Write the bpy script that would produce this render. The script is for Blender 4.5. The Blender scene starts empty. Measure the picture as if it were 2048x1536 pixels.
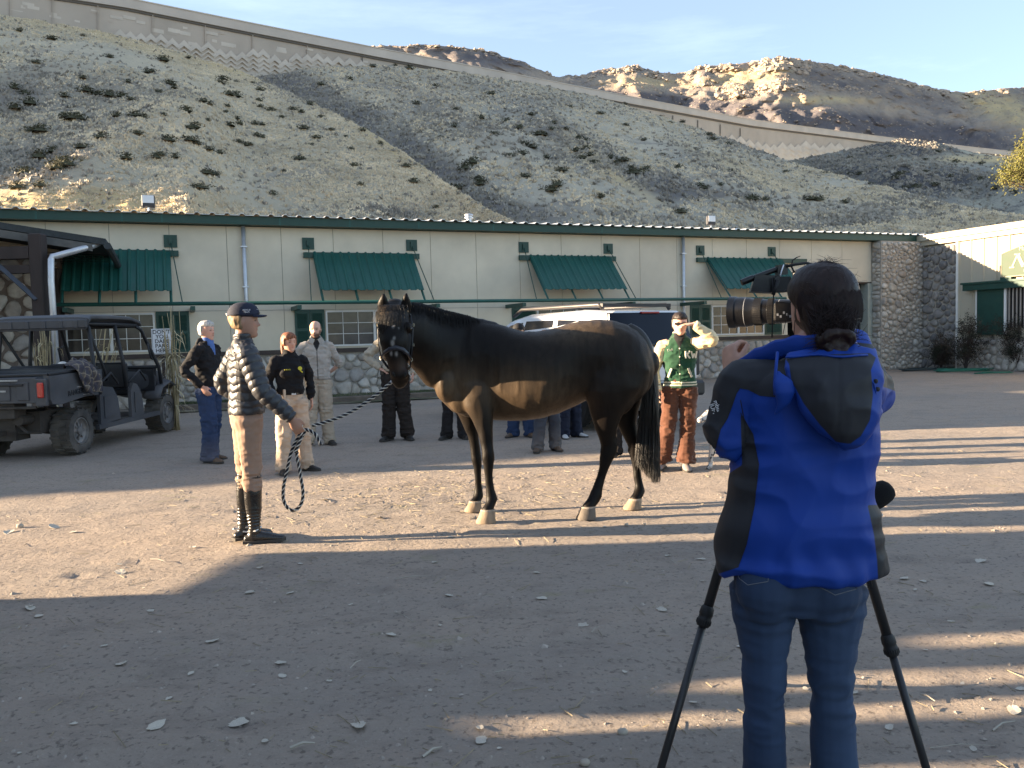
import bpy, math, random
import numpy as np
from mathutils import Vector, Matrix

# ------------------------------------------------------------------ camera
FPX = 1640.0; EYE = 1.525
_th = math.radians(1.5); _p = math.atan(97/1640.)
_F = np.array([0, math.cos(_p), -math.sin(_p)]); _U0 = np.array([0, math.sin(_p), math.cos(_p)]); _R0 = np.array([1., 0, 0])
_R = math.cos(_th)*_R0 - math.sin(_th)*_U0
_U = math.sin(_th)*_R0 + math.cos(_th)*_U0
sc = bpy.context.scene
cam = bpy.data.cameras.new('camera'); camo = bpy.data.objects.new('camera', cam)
sc.collection.objects.link(camo); sc.camera = camo
cam.sensor_width = 36; cam.sensor_fit = 'HORIZONTAL'; cam.lens = 36*FPX/2048
cam.clip_start = .05; cam.clip_end = 5000
M4 = Matrix(((_R[0], _U[0], -_F[0], 0), (_R[1], _U[1], -_F[1], 0), (_R[2], _U[2], -_F[2], EYE), (0, 0, 0, 1)))
camo.matrix_world = M4

# ------------------------------------------------------------------ sun and sky
SUN_EL = math.radians(10.8)
SUN_TR = Vector((math.cos(SUN_EL), .02, -math.sin(SUN_EL))).normalized()   # the way the light travels
sl = bpy.data.lights.new('sun', 'SUN'); sl.energy = 5.0; sl.angle = math.radians(.5); sl.color = (1, .77, .52)
so = bpy.data.objects.new('sun', sl); sc.collection.objects.link(so)
so.rotation_euler = SUN_TR.to_track_quat('-Z', 'Y').to_euler(); so.location = (-30, 0, 20)
w = bpy.data.worlds.new("World"); sc.world = w; w.use_nodes = True
nt = w.node_tree; nt.nodes.clear()
o_ = nt.nodes.new('ShaderNodeOutputWorld'); bg = nt.nodes.new('ShaderNodeBackground')
sk = nt.nodes.new('ShaderNodeTexSky'); sk.sky_type = 'NISHITA'; sk.sun_disc = False
sk.sun_elevation = SUN_EL; sk.sun_rotation = math.radians(-90); sk.altitude = 1400; sk.dust_density = .6; sk.ozone_density = 1.6; sk.air_density = 1.0
# thin cirrus drawn with noise over the whole sky
tc = nt.nodes.new('ShaderNodeTexCoord'); mp = nt.nodes.new('ShaderNodeMapping')
mp.inputs['Location'].default_value = (2.3, 1.1, .4); mp.inputs['Rotation'].default_value = (.3, .25, .5); mp.inputs['Scale'].default_value = (1.2, 3.5, 9)
nz = nt.nodes.new('ShaderNodeTexNoise'); nz.inputs['Scale'].default_value = 1.3; nz.inputs['Detail'].default_value = 7; nz.inputs['Roughness'].default_value = .62
rp = nt.nodes.new('ShaderNodeMapRange'); rp.inputs[1].default_value = .56; rp.inputs[2].default_value = .9; rp.inputs[3].default_value = .10; rp.inputs[4].default_value = .22
mx = nt.nodes.new('ShaderNodeMix'); mx.data_type = 'RGBA'; mx.inputs[7].default_value = (10.5, 11.6, 13.4, 1)
nt.links.new(tc.outputs['Generated'], mp.inputs['Vector']); nt.links.new(mp.outputs[0], nz.inputs['Vector'])
nt.links.new(nz.outputs[0], rp.inputs[0]); nt.links.new(rp.outputs[0], mx.inputs[0])
nt.links.new(sk.outputs[0], mx.inputs[6]); nt.links.new(mx.outputs[2], bg.inputs['Color'])
bg.inputs['Strength'].default_value = .052
nt.links.new(bg.outputs[0], o_.inputs['Surface'])
sc.view_settings.view_transform = 'Standard'; sc.view_settings.look = 'None'
sc.view_settings.gamma = 1; sc.view_settings.use_curve_mapping = False
sc.view_settings.exposure = 2.52
sc.cycles.max_bounces = 6

# ------------------------------------------------------------------ pixel / world helpers
EYEV = np.array([0, 0, EYE])
def ray(px, py): return (px-1024)/FPX*_R - (py-768)/FPX*_U + _F
def P(px, py, Y):
    d = ray(px, py); return EYEV + d*Y/d[1]
def G(px, py, z=0.0):
    d = ray(px, py); return EYEV + d*(z-EYE)/d[2]
def proj(v):
    v = np.asarray(v, float) - EYEV; d = v@_F
    return 1024+FPX*(v@_R)/d, 768-FPX*(v@_U)/d
rng = np.random.default_rng(7)
random.seed(7)

# ------------------------------------------------------------------ vectorised value noise
_T = np.random.default_rng(3).random((64, 64, 64)).astype(np.float32)
def vn(p, scale=1.0, seed=0):
    q = np.asarray(p, float)*scale + seed*17.37 + 1000
    i = np.floor(q).astype(int); f = q - i; f = f*f*(3-2*f); i &= 63; j = (i+1) & 63
    x0, y0, z0 = i[..., 0], i[..., 1], i[..., 2]; x1, y1, z1 = j[..., 0], j[..., 1], j[..., 2]
    fx, fy, fz = f[..., 0], f[..., 1], f[..., 2]
    a = _T[x0, y0, z0]*(1-fx)+_T[x1, y0, z0]*fx; b = _T[x0, y1, z0]*(1-fx)+_T[x1, y1, z0]*fx
    c = _T[x0, y0, z1]*(1-fx)+_T[x1, y0, z1]*fx; d = _T[x0, y1, z1]*(1-fx)+_T[x1, y1, z1]*fx
    return ((a*(1-fy)+b*fy)*(1-fz)+(c*(1-fy)+d*fy)*fz)*2-1
def fbm(p, scale=1.0, seed=0, n=4):
    s = 0; a = 1.0; t = 0
    for k in range(n):
        s = s + a*vn(p, scale*2**k, seed+k); t += a; a *= .5
    return s/t

# ------------------------------------------------------------------ materials
MATS = {}
def mat(name, col, rough=.75, var=.18, scale=6.0, bump=.15, bscale=60.0, metal=0.0, spec=.4, coat=0.0, sheen=0.0, stretch=None, col2=None, vc=False, dist=.01, emit=None):
    if name in MATS: return MATS[name]
    m = bpy.data.materials.new(name); m.use_nodes = True; t = m.node_tree; N = t.nodes; L = t.links
    b = N['Principled BSDF']; b.inputs['Roughness'].default_value = rough; b.inputs['Metallic'].default_value = metal
    b.inputs['Specular IOR Level'].default_value = spec; b.inputs['Coat Weight'].default_value = coat
    b.inputs['Coat Roughness'].default_value = .15
    b.inputs['Sheen Weight'].default_value = sheen; b.inputs['Sheen Roughness'].default_value = .45
    tc = N.new('ShaderNodeTexCoord'); mp = N.new('ShaderNodeMapping'); L.new(tc.outputs['Object'], mp.inputs[0])
    if stretch: mp.inputs['Scale'].default_value = stretch
    n = N.new('ShaderNodeTexNoise'); n.inputs['Scale'].default_value = scale; n.inputs['Detail'].default_value = 5; n.inputs['Roughness'].default_value = .6
    L.new(mp.outputs[0], n.inputs['Vector'])
    mr = N.new('ShaderNodeMapRange'); mr.inputs[1].default_value = .3; mr.inputs[2].default_value = .7
    mr.inputs[3].default_value = 1-var; mr.inputs[4].default_value = 1+var
    L.new(n.outputs[0], mr.inputs[0])
    mm = N.new('ShaderNodeMix'); mm.data_type = 'RGBA'; mm.blend_type = 'MULTIPLY'; mm.inputs[0].default_value = 1
    if vc:
        at = N.new('ShaderNodeAttribute'); at.attribute_name = 'Col'; L.new(at.outputs['Color'], mm.inputs[6])
    elif col2:
        n2 = N.new('ShaderNodeTexNoise'); n2.inputs['Scale'].default_value = scale*.37; n2.inputs['Detail'].default_value = 6
        L.new(mp.outputs[0], n2.inputs['Vector'])
        r2 = N.new('ShaderNodeMapRange'); r2.inputs[1].default_value = .42; r2.inputs[2].default_value = .6; L.new(n2.outputs[0], r2.inputs[0])
        m2 = N.new('ShaderNodeMix'); m2.data_type = 'RGBA'; m2.inputs[6].default_value = (*col, 1); m2.inputs[7].default_value = (*col2, 1)
        L.new(r2.outputs[0], m2.inputs[0]); L.new(m2.outputs[2], mm.inputs[6])
    else:
        mm.inputs[6].default_value = (*col, 1)
    L.new(mr.outputs[0], mm.inputs[7]); L.new(mm.outputs[2], b.inputs['Base Color'])
    if bump:
        nb = N.new('ShaderNodeTexNoise'); nb.inputs['Scale'].default_value = bscale; nb.inputs['Detail'].default_value = 6; nb.inputs['Roughness'].default_value = .65
        L.new(mp.outputs[0], nb.inputs['Vector'])
        bp = N.new('ShaderNodeBump'); bp.inputs['Strength'].default_value = bump; bp.inputs['Distance'].default_value = dist
        L.new(nb.outputs[0], bp.inputs['Height']); L.new(bp.outputs[0], b.inputs['Normal'])
    if rough > .2:
        rr = N.new('ShaderNodeMapRange'); rr.inputs[3].default_value = max(.05, rough-.1); rr.inputs[4].default_value = min(1, rough+.1)
        L.new(n.outputs[0], rr.inputs[0]); L.new(rr.outputs[0], b.inputs['Roughness'])
    MATS[name] = m; return m

# ------------------------------------------------------------------ mesh builder
def nrm(v):
    v = np.asarray(v, float); return v/(np.linalg.norm(v)+1e-12)
class MB:
    def __init__(s): s.v = []; s.f = []; s.mi = []; s.m = 0
    def add(s, V, F):
        o = len(s.v); s.v.extend([tuple(map(float, p)) for p in V]); s.f.extend([tuple(i+o for i in f) for f in F]); s.mi.extend([s.m]*len(F)); return s
    def box(s, a, b, T=None, bev=0):
        (x0, y0, z0), (x1, y1, z1) = a, b
        if bev:
            V = []; 
            for z, k in ((z0, bev), (z0+bev, 0), (z1-bev, 0), (z1, bev)):
                V += [(x0+k, y0+bev, z), (x0+bev, y0+k, z), (x1-bev, y0+k, z), (x1-k, y0+bev, z), (x1-k, y1-bev, z), (x1-bev, y1-k, z), (x0+bev, y1-k, z), (x0+k, y1-bev, z)]
            F = [tuple(range(7, -1, -1)), tuple(range(24, 32))]
            for r in range(3):
                for i in range(8): j = (i+1) % 8; F.append((r*8+i, r*8+j, r*8+8+j, r*8+8+i))
        else:
            V = [(x0, y0, z0), (x1, y0, z0), (x1, y1, z0), (x0, y1, z0), (x0, y0, z1), (x1, y0, z1), (x1, y1, z1), (x0, y1, z1)]
            F = [(3, 2, 1, 0), (4, 5, 6, 7), (0, 1, 5, 4), (1, 2, 6, 5), (2, 3, 7, 6), (3, 0, 4, 7)]
        if T is not None: V = [T(*p) for p in V]
        return s.add(V, F)
    def tube(s, pts, r, n=8, cap=True, side=None, ratio=1.0):
        pts = [np.asarray(p, float) for p in pts]; R = r if hasattr(r, '__len__') else [r]*len(pts)
        V = []; F = []; m = len(pts); prev = None
        for i, p in enumerate(pts):
            t = nrm(pts[min(i+1, m-1)]-pts[max(i-1, 0)])
            if side is not None: u = np.asarray(side, float)
            elif prev is not None: u = prev
            else: u = np.array([0, 0, 1.]) if abs(t[2]) < .9 else np.array([1., 0, 0])
            u = nrm(u-(u@t)*t); prev = u; v = np.cross(t, u)
            for k in range(n):
                a = 2*math.pi*k/n; V.append(p+R[i]*(math.cos(a)*u+ratio*math.sin(a)*v))
        for i in range(m-1):
            for k in range(n): j = (k+1) % n; F.append((i*n+k, i*n+j, (i+1)*n+j, (i+1)*n+k))
        if cap: F.append(tuple(range(n-1, -1, -1))); F.append(tuple((m-1)*n+k for k in range(n)))
        return s.add(V, F)
    def loft(s, rings, n=24, cap=True, power=1.0, round_=0):
        """rings: (centre, a, b, side, tangent) ; ellipse a along side, b across"""
        R = list(rings)
        def mk(r):
            c, a, b, u, t = r[:5]; u = np.asarray(u, float); t = nrm(t); u = nrm(u-(u@t)*t); v = np.cross(t, u); out = []
            for k in range(n):
                th = 2*math.pi*k/n; cc, ss = math.cos(th), math.sin(th)
                cc = math.copysign(abs(cc)**power, cc); ss = math.copysign(abs(ss)**power, ss)
                out.append(np.asarray(c, float)+a*cc*u+b*ss*v)
            return out
        if round_:
            c, a, b, u, t = R[0][:5]; t = nrm(t); h = round_*min(a, b)
            pre = [(np.asarray(c)-t*h*math.sin(q), a*math.cos(q), b*math.cos(q), u, t) for q in (1.45, 1.1, .75, .38)]
            c, a, b, u, t = R[-1][:5]; t = nrm(t); h = round_*min(a, b)
            post = [(np.asarray(c)+t*h*math.sin(q), a*math.cos(q), b*math.cos(q), u, t) for q in (.38, .75, 1.1, 1.45)]
            R = pre+R+post
        V = [p for r in R for p in mk(r)]; F = []; m = len(R)
        for i in range(m-1):
            for k in range(n): j = (k+1) % n; F.append((i*n+k, i*n+j, (i+1)*n+j, (i+1)*n+k))
        if cap: F.append(tuple(range(n-1, -1, -1))); F.append(tuple((m-1)*n+k for k in range(n)))
        return s.add(V, F)
    def limb(s, pts, ra, rb=None, side=(1, 0, 0), n=16, sub=5, round_=1.0):
        """smooth limb through joints; ra/rb radii per joint"""
        pts = np.asarray(pts, float); rb = ra if rb is None else rb; m = len(pts)
        out = []
        tt = np.linspace(0, m-1, (m-1)*sub+1)
        def cr(A, t):
            A = np.asarray(A, float); i = min(int(t), m-2); f = t-i
            p0, p1, p2, p3 = A[max(i-1, 0)], A[i], A[i+1], A[min(i+2, m-1)]
            return .5*((2*p1)+(-p0+p2)*f+(2*p0-5*p1+4*p2-p3)*f*f+(-p0+3*p1-3*p2+p3)*f**3)
        C = [cr(pts, t) for t in tt]
        for i, t in enumerate(tt):
            tg = C[min(i+1, len(C)-1)]-C[max(i-1, 0)]
            out.append((C[i], max(.002, float(cr(ra, t))), max(.002, float(cr(rb, t))), side, tg))
        return s.loft(out, n=n, round_=round_)
    def ball(s, c, r, n=12, m=8, rot=None):
        r = r if hasattr(r, '__len__') else (r, r, r); V = []; F = []
        c = np.asarray(c, float)
        for i in range(1, m):
            ph = math.pi*i/m
            for k in range(n):
                a = 2*math.pi*k/n; q = np.array([r[0]*math.sin(ph)*math.cos(a), r[1]*math.sin(ph)*math.sin(a), r[2]*math.cos(ph)])
                V.append(c+(rot@q if rot is not None else q))
        for i in range(m-2):
            for k in range(n): j = (k+1) % n; F.append((i*n+k, (i+1)*n+k, (i+1)*n+j, i*n+j))
        q = np.array([0, 0, r[2]]); q = rot@q if rot is not None else q
        V.append(c+q); V.append(c-q); a = len(V)-2
        for k in range(n): j = (k+1) % n; F.append((a, k, j)); F.append((a+1, (m-2)*n+j, (m-2)*n+k))
        return s.add(V, F)
    def lathe(s, prof, c, ax, n=24, closed=True):
        """prof: (r, h) pairs along axis ax from c"""
        ax = nrm(ax); u = nrm(np.cross(ax, (0, 0, 1) if abs(ax[2]) < .9 else (1, 0, 0))); v = np.cross(ax, u); c = np.asarray(c, float)
        V = []; F = []
        for r, h in prof:
            for k in range(n): a = 2*math.pi*k/n; V.append(c+ax*h+r*(math.cos(a)*u+math.sin(a)*v))
        for i in range(len(prof)-1):
            for k in range(n): j = (k+1) % n; F.append((i*n+k, i*n+j, (i+1)*n+j, (i+1)*n+k))
        if closed: F.append(tuple(range(n-1, -1, -1))); F.append(tuple((len(prof)-1)*n+k for k in range(n)))
        return s.add(V, F)
    def prism(s, poly, T, h0, h1):
        n = len(poly); V = [T(x, y, h0) for x, y in poly]+[T(x, y, h1) for x, y in poly]
        F = [tuple(range(n-1, -1, -1)), tuple(range(n, 2*n))]+[(i, (i+1) % n, n+(i+1) % n, n+i) for i in range(n)]
        return s.add(V, F)
    def mesh(s, name, mats, smooth=False):
        me = bpy.data.meshes.new(name); me.from_pydata(s.v, [], s.f)
        for m in (mats if isinstance(mats, (list, tuple)) else [mats]): me.materials.append(m)
        if any(s.mi): me.polygons.foreach_set('material_index', s.mi)
        if smooth is True: me.polygons.foreach_set('use_smooth', [True]*len(s.f))
        me.update()
        if smooth == 'auto':
            me.polygons.foreach_set('use_smooth', [True]*len(s.f))
            try: me.set_sharp_from_angle(angle=math.radians(38))
            except Exception: pass
        return me
    def obj(s, name, mats, parent=None, smooth=False):
        return link(name, s.mesh(name, mats, smooth), parent)
def link(name, me, parent=None):
    o = bpy.data.objects.new(name, me); sc.collection.objects.link(o)
    if parent is not None:
        o.parent = parent
        o.matrix_parent_inverse = Matrix.Identity(4)
    return o
def tag(o, label=None, cat=None, group=None, kind=None):
    if label: o['label'] = label
    if cat: o['category'] = cat
    if group: o['group'] = group
    if kind: o['kind'] = kind
    return o
def thing(name, label, cat, loc=(0, 0, 0), rz=0, group=None):
    o = bpy.data.objects.new(name, None); sc.collection.objects.link(o); o.empty_display_size = .2
    o.location = tuple(map(float, loc)); o.rotation_euler = (0, 0, rz)
    return tag(o, label, cat, group)
def remesh(mb, name, mats, voxel=.008, smooth=4, parent=None, fn=None, colfn=None, factor=.5):
    me = mb.mesh(name+'_raw', mats) if isinstance(mb, MB) else mb
    o = bpy.data.objects.new('tmp', me); sc.collection.objects.link(o)
    r = o.modifiers.new('r', 'REMESH'); r.mode = 'VOXEL'; r.voxel_size = voxel; r.use_smooth_shade = True
    if smooth: q = o.modifiers.new('s', 'SMOOTH'); q.iterations = smooth; q.factor = factor
    dg = bpy.context.evaluated_depsgraph_get(); dg.update()
    nm = bpy.data.meshes.new_from_object(o.evaluated_get(dg)); nm.name = name
    bpy.data.objects.remove(o); bpy.data.meshes.remove(me)
    if len(nm.materials) == 0:
        for m in (mats if isinstance(mats, (list, tuple)) else [mats]): nm.materials.append(m)
    n = len(nm.vertices); co = np.empty(n*3); nm.vertices.foreach_get('co', co); co = co.reshape(-1, 3)
    if fn is not None:
        no = np.empty(n*3); nm.vertices.foreach_get('normal', no); no = no.reshape(-1, 3)
        co = fn(co.copy(), no); nm.vertices.foreach_set('co', co.ravel()); nm.update()
    if colfn is not None:
        setcol(nm, colfn(co))
    nm.polygons.foreach_set('use_smooth', [True]*len(nm.polygons))
    return link(name, nm, parent)
def setcol(me, C):
    a = me.color_attributes.new('Col', 'FLOAT_COLOR', 'POINT')
    C = np.asarray(C, float); C = np.concatenate([C[:, :3], np.ones((len(C), 1))], 1); a.data.foreach_set('color', C.ravel())
def text_obj(s, name, size, loc, xdir, ydir, m, parent=None, ext=.002, align='CENTER', bold=0.0, sx=1.0):
    c = bpy.data.curves.new(name, 'FONT'); c.body = s; c.size = size; c.extrude = ext; c.align_x = align; c.align_y = 'CENTER'; c.offset = bold; c.resolution_u = 3
    o = bpy.data.objects.new('tmp', c); sc.collection.objects.link(o)
    dg = bpy.context.evaluated_depsgraph_get(); me = bpy.data.meshes.new_from_object(o.evaluated_get(dg)); bpy.data.objects.remove(o)
    x = nrm(xdir); y = np.asarray(ydir, float); y = nrm(y-(y@x)*x); z = np.cross(x, y)
    me.transform(Matrix(((x[0]*sx, y[0], z[0], loc[0]), (x[1]*sx, y[1], z[1], loc[1]), (x[2]*sx, y[2], z[2], loc[2]), (0, 0, 0, 1))))
    me.materials.clear(); me.materials.append(m)
    return link(name, me, parent)
# ================================================================== GROUND
_hr = np.random.default_rng(77)
HOOF = [(_hr.uniform(-3.5, 4), _hr.uniform(2.6, 8.6), _hr.uniform(.05, .075)) for _ in range(110)]
def ground_h(x, y):
    p = np.stack([x, y, np.zeros_like(x)], -1)
    near = np.clip(1.2-np.hypot(x, y)/40, 0, 1)
    q = np.stack([x*.35, y, np.zeros_like(x)], -1)
    ruts = 0
    for a, b_, c in ((3.1, .10, 0), (3.9, .12, .4), (6.2, -.05, 1.1), (7.5, -.06, 1.6), (8.6, .22, 2.1)):
        d = y-(a+b_*x+.10*np.sin(x*.8+c)); ruts = ruts-.011*np.exp(-(d/.10)**2)+.006*np.exp(-((np.abs(d)-.19)/.06)**2)
    for hx, hy, r_ in HOOF:
        d2 = ((x-hx)**2+((y-hy)*1.1)**2)/(r_*r_); ruts = ruts-.014*np.exp(-d2**2)+.006*np.exp(-(np.sqrt(d2)-1.45)**2*6)
    return ruts*near+near*(.018*fbm(q, 1.1, 5, 3)+.010*fbm(p, 5, 9, 4))-.004
def build_ground():
    ys = np.concatenate([np.linspace(-14, 1.5, 20), np.geomspace(1.6, 34, 420)])
    K = np.linspace(-1, 1, 420)
    W = np.where(np.abs(ys) < 34, 3.0+np.clip(ys, 0, None)*1.05, 0)+4
    X = K[None, :]*W[:, None]; Y = np.repeat(ys[:, None], len(K), 1)
    Z = ground_h(X, Y)
    V = np.stack([X, Y, Z], -1).reshape(-1, 3)
    nr, nc = X.shape; i = np.arange(nr-1)[:, None]*nc+np.arange(nc-1)[None, :]
    F = np.stack([i, i+1, i+nc+1, i+nc], -1).reshape(-1, 4)
    me = bpy.data.meshes.new('ground'); me.from_pydata(V.tolist(), [], F.tolist())
    me.materials.append(M_dirt); me.polygons.foreach_set('use_smooth', [True]*len(F)); me.update()
    tag(link('ground', me), kind='structure')
    b = MB(); b.add([(-900, -400, -.06), (900, -400, -.06), (900, 900, -.06), (-900, 900, -.06)], [(0, 1, 2, 3)])
    tag(b.obj('ground', M_dirt), kind='structure')
def dirt_material():
    m = bpy.data.materials.new('packed dirt'); m.use_nodes = True; t = m.node_tree; N = t.nodes; L = t.links
    b = N['Principled BSDF']; b.inputs['Roughness'].default_value = .92; b.inputs['Specular IOR Level'].default_value = .15
    tc = N.new('ShaderNodeTexCoord')
    def noise(sx, sy, scale, det=6, rough=.6):
        mp = N.new('ShaderNodeMapping'); mp.inputs['Scale'].default_value = (sx, sy, 1); L.new(tc.outputs['Object'], mp.inputs[0])
        n = N.new('ShaderNodeTexNoise'); n.inputs['Scale'].default_value = scale; n.inputs['Detail'].default_value = det; n.inputs['Roughness'].default_value = rough
        L.new(mp.outputs[0], n.inputs['Vector']); return n.outputs[0]
    def mr(i, a, b_, c, d):
        r = N.new('ShaderNodeMapRange'); r.inputs[1].default_value = a; r.inputs[2].default_value = b_; r.inputs[3].default_value = c; r.inputs[4].default_value = d; L.new(i, r.inputs[0]); return r.outputs[0]
    def mix(f, a, c, bt='MIX'):
        x = N.new('ShaderNodeMix'); x.data_type = 'RGBA'; x.blend_type = bt
        for k, v in ((0, f), (6, a), (7, c)):
            if hasattr(v, 'is_linked') or hasattr(v, 'links'): L.new(v, x.inputs[k])
            elif isinstance(v, (int, float)): x.inputs[k].default_value = v
            else: x.inputs[k].default_value = (*v, 1)
        return x.outputs[2]
    c = mix(mr(noise(.4, 1, .5), .38, .62, 0, 1), (.345, .285, .232), (.295, .255, .218))
    c = mix(mr(noise(1, 1.6, 2.2, 8, .7), .5, .68, 0, .7), c, (.225, .19, .16))
    c = mix(mr(noise(1, 1, 30, 4), .56, .66, 0, .8), c, (.15, .125, .105))
    c = mix(mr(noise(1, 1, 75, 4, .7), .60, .68, 0, .7), c, (.40, .36, .30))
    c = mix(mr(noise(1, 1.5, 1.1, 6, .75), .60, .68, 0, .55), c, (.27, .245, .15))
    L.new(c, b.inputs['Base Color'])
    bp = N.new('ShaderNodeBump'); bp.inputs['Strength'].default_value = .9; bp.inputs['Distance'].default_value = .025
    L.new(noise(1, 1, 22, 10, .72), bp.inputs['Height'])
    b2 = N.new('ShaderNodeBump'); b2.inputs['Strength'].default_value = .5; b2.inputs['Distance'].default_value = .07
    L.new(noise(1, 1.8, 2.2, 5, .6), b2.inputs['Height']); L.new(bp.outputs[0], b2.inputs['Normal'])
    L.new(b2.outputs[0], b.inputs['Normal'])
    return m
M_dirt = dirt_material()
build_ground()

def pebbles():
    b = MB(); V = []; F = []
    base = np.array([(1, 0, 0), (.3, .95, 0), (-.8, .6, 0), (-.8, -.6, 0), (.3, -.95, 0), (.1, .1, .8)])
    fc = [(0, 1, 5), (1, 2, 5), (2, 3, 5), (3, 4, 5), (4, 0, 5)]
    n = 9000; r = np.random.default_rng(11)
    y = 1.6+r.random(n)**1.6*13; x = (r.random(n)*2-1)*(y*.68+.5)
    z = ground_h(x, y); sz = .0035+.011*r.random(n)**4+np.where(r.random(n) < .006, .018, 0)
    for i in range(n):
        a = r.random()*6.28; c, s = math.cos(a), math.sin(a); k = base*sz[i]*(.7+.6*r.random((6, 1)))
        q = np.stack([k[:, 0]*c-k[:, 1]*s+x[i], k[:, 0]*s+k[:, 1]*c+y[i], k[:, 2]*.8+z[i]-.001], 1)
        o = len(V); V.extend(q.tolist()); F.extend([(f[0]+o, f[1]+o, f[2]+o) for f in fc])
    me = bpy.data.meshes.new('gravel'); me.from_pydata(V, [], F); me.materials.append(mat('pebble', (.30, .26, .22), .9, .4, 9, 0)); me.update()
    tag(link('gravel', me), 'small loose pebbles scattered over the packed dirt yard', 'gravel', kind='stuff')
    # straw
    V = []; F = []
    n = 1500; k = r.random(n)
    y = 2+r.random(n)**1.5*9; x = (r.random(n)*2-1)*(y*.66+.3)
    hot = k < .45
    x = np.where(hot, -.9+r.normal(0, .9, n), x); y = np.where(hot, 7.9+r.normal(0, .75, n), y)
    z = ground_h(x, y)
    for i in range(n):
        a = r.random()*6.28; L_ = .012+.06*r.random()**3; wd = .0008+.001*r.random()
        d = np.array([math.cos(a), math.sin(a)]); nn = np.array([-d[1], d[0]])*wd; h = .004+.01*r.random()
        p0 = np.array([x[i], y[i]])-d*L_; p1 = p0+2*d*L_; zz = z[i]+.002
        o = len(V); V += [(*(p0-nn), zz), (*(p0+nn), zz), (*(p1+nn), zz+h), (*(p1-nn), zz+h), (*p0, zz+.003), (*p1, zz+h+.003)]
        F += [(o, o+3, o+5, o+4), (o+1, o+4, o+5, o+2)]
    me = bpy.data.meshes.new('straw'); me.from_pydata(V, [], F); me.materials.append(mat('straw', (.27, .225, .145), .8, .3, 30, 0)); me.update()
    tag(link('straw', me), 'thin bits of straw littered over the yard near the horse', 'straw', kind='stuff')
pebbles()

# ================================================================== HILLS
def interp(px, pts):
    pts = np.asarray(pts, float); return np.interp(px, pts[:, 0], pts[:, 1])
def veg_of(V, veg):  # growth tones, with some light and shade painted in
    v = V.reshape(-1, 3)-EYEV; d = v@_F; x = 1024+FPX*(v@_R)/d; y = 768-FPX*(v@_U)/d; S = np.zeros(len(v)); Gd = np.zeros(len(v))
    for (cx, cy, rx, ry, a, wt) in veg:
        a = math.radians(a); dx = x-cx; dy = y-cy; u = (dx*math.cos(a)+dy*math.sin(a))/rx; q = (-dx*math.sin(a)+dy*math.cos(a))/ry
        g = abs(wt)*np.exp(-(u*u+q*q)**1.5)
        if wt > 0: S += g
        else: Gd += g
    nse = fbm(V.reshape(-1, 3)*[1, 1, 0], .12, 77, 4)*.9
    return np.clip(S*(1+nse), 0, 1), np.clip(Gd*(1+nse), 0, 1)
class Hill:
    """terrain given by its crest (px, py, depth) seen from the yard; every column runs up a real slope in 3-D"""
    def __init__(s, crest, base, foot=0.0, power=1.0, back=1, noise=1.0, nseed=0, gul=1.0, wob=0.0):
        s.c = np.asarray(crest, float); s.b = np.asarray(base, float); s.foot = foot; s.p = power; s.back = back; s.n = noise; s.seed = nseed; s.g = gul; s.w = wob
    def pt(s, px, t):
        px = np.asarray(px, float); t = np.asarray(t, float)
        py = np.interp(px, s.c[:, 0], s.c[:, 1]); Yt = np.interp(px, s.c[:, 0], s.c[:, 2]); Y0 = np.interp(px, s.b[:, 0], s.b[:, 1])
        d = ((px-1024)/FPX)[..., None]*_R-((py-768)/FPX)[..., None]*_U+_F
        top = EYEV+d*(Yt/d[..., 1])[..., None]
        k = top[..., 0]/top[..., 1]; z1 = top[..., 2]
        tt = np.clip(t, 0, 1); Y = Y0+(Yt-Y0)*tt; z = s.foot+(z1-s.foot)*tt**s.p
        over = np.clip(t-1, 0, None)
        Y = Y+over*(Yt-Y0)*.9; z = z-over*(Yt-Y0)*(.5 if s.back else .03)
        p = np.stack([k*Y, Y, z], -1)
        amp = s.n*np.clip(tt*(1-tt)*4, 0.0, 1)+s.n*np.clip(over*3, 0, 1)
        q = p.copy(); q[..., 2] = 0
        z = z+amp*(fbm(q*np.array([1.6, .5, 1])*s.g, .05, s.seed, 5)*.02*(Yt+30)+(.0028*Yt*fbm(q*s.g, .35, s.seed+9, 3)))
        z = z + s.n*.0025*Yt*fbm(q*s.g, .9, s.seed+4, 2)
        p[..., 2] = z
        if s.w:      # relief of spurs and benches
            q = np.stack([px/55+t*1.5, t*9.0, px*0], -1); r_ = 1-2*np.abs(fbm(q, 1.0, 5, 5)); a_ = np.clip((1.25-t)*3, 0, 1)
            p = EYEV+(p-EYEV)*(1+s.w*r_*a_)[..., None]
        return p
    def build(s, name, px, nt, m, tmax=1.6, veg=None):
        nb = max(6, nt//4)
        T = np.concatenate([np.linspace(0, 1, nt), np.linspace(1, tmax, nb)[1:]])
        PX, TT = np.meshgrid(px, T); V = s.pt(PX, TT); nr, nc = PX.shape
        i = np.arange(nr-1)[:, None]*nc+np.arange(nc-1)[None, :]
        F = np.stack([i, i+1, i+nc+1, i+nc], -1).reshape(-1, 4)
        me = bpy.data.meshes.new(name); me.from_pydata(V.reshape(-1, 3).tolist(), [], F.tolist()); me.materials.append(m)
        me.polygons.foreach_set('use_smooth', [True]*len(F)); me.update()
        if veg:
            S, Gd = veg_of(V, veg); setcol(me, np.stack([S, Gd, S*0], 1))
        return tag(link(name, me), kind='structure')
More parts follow.
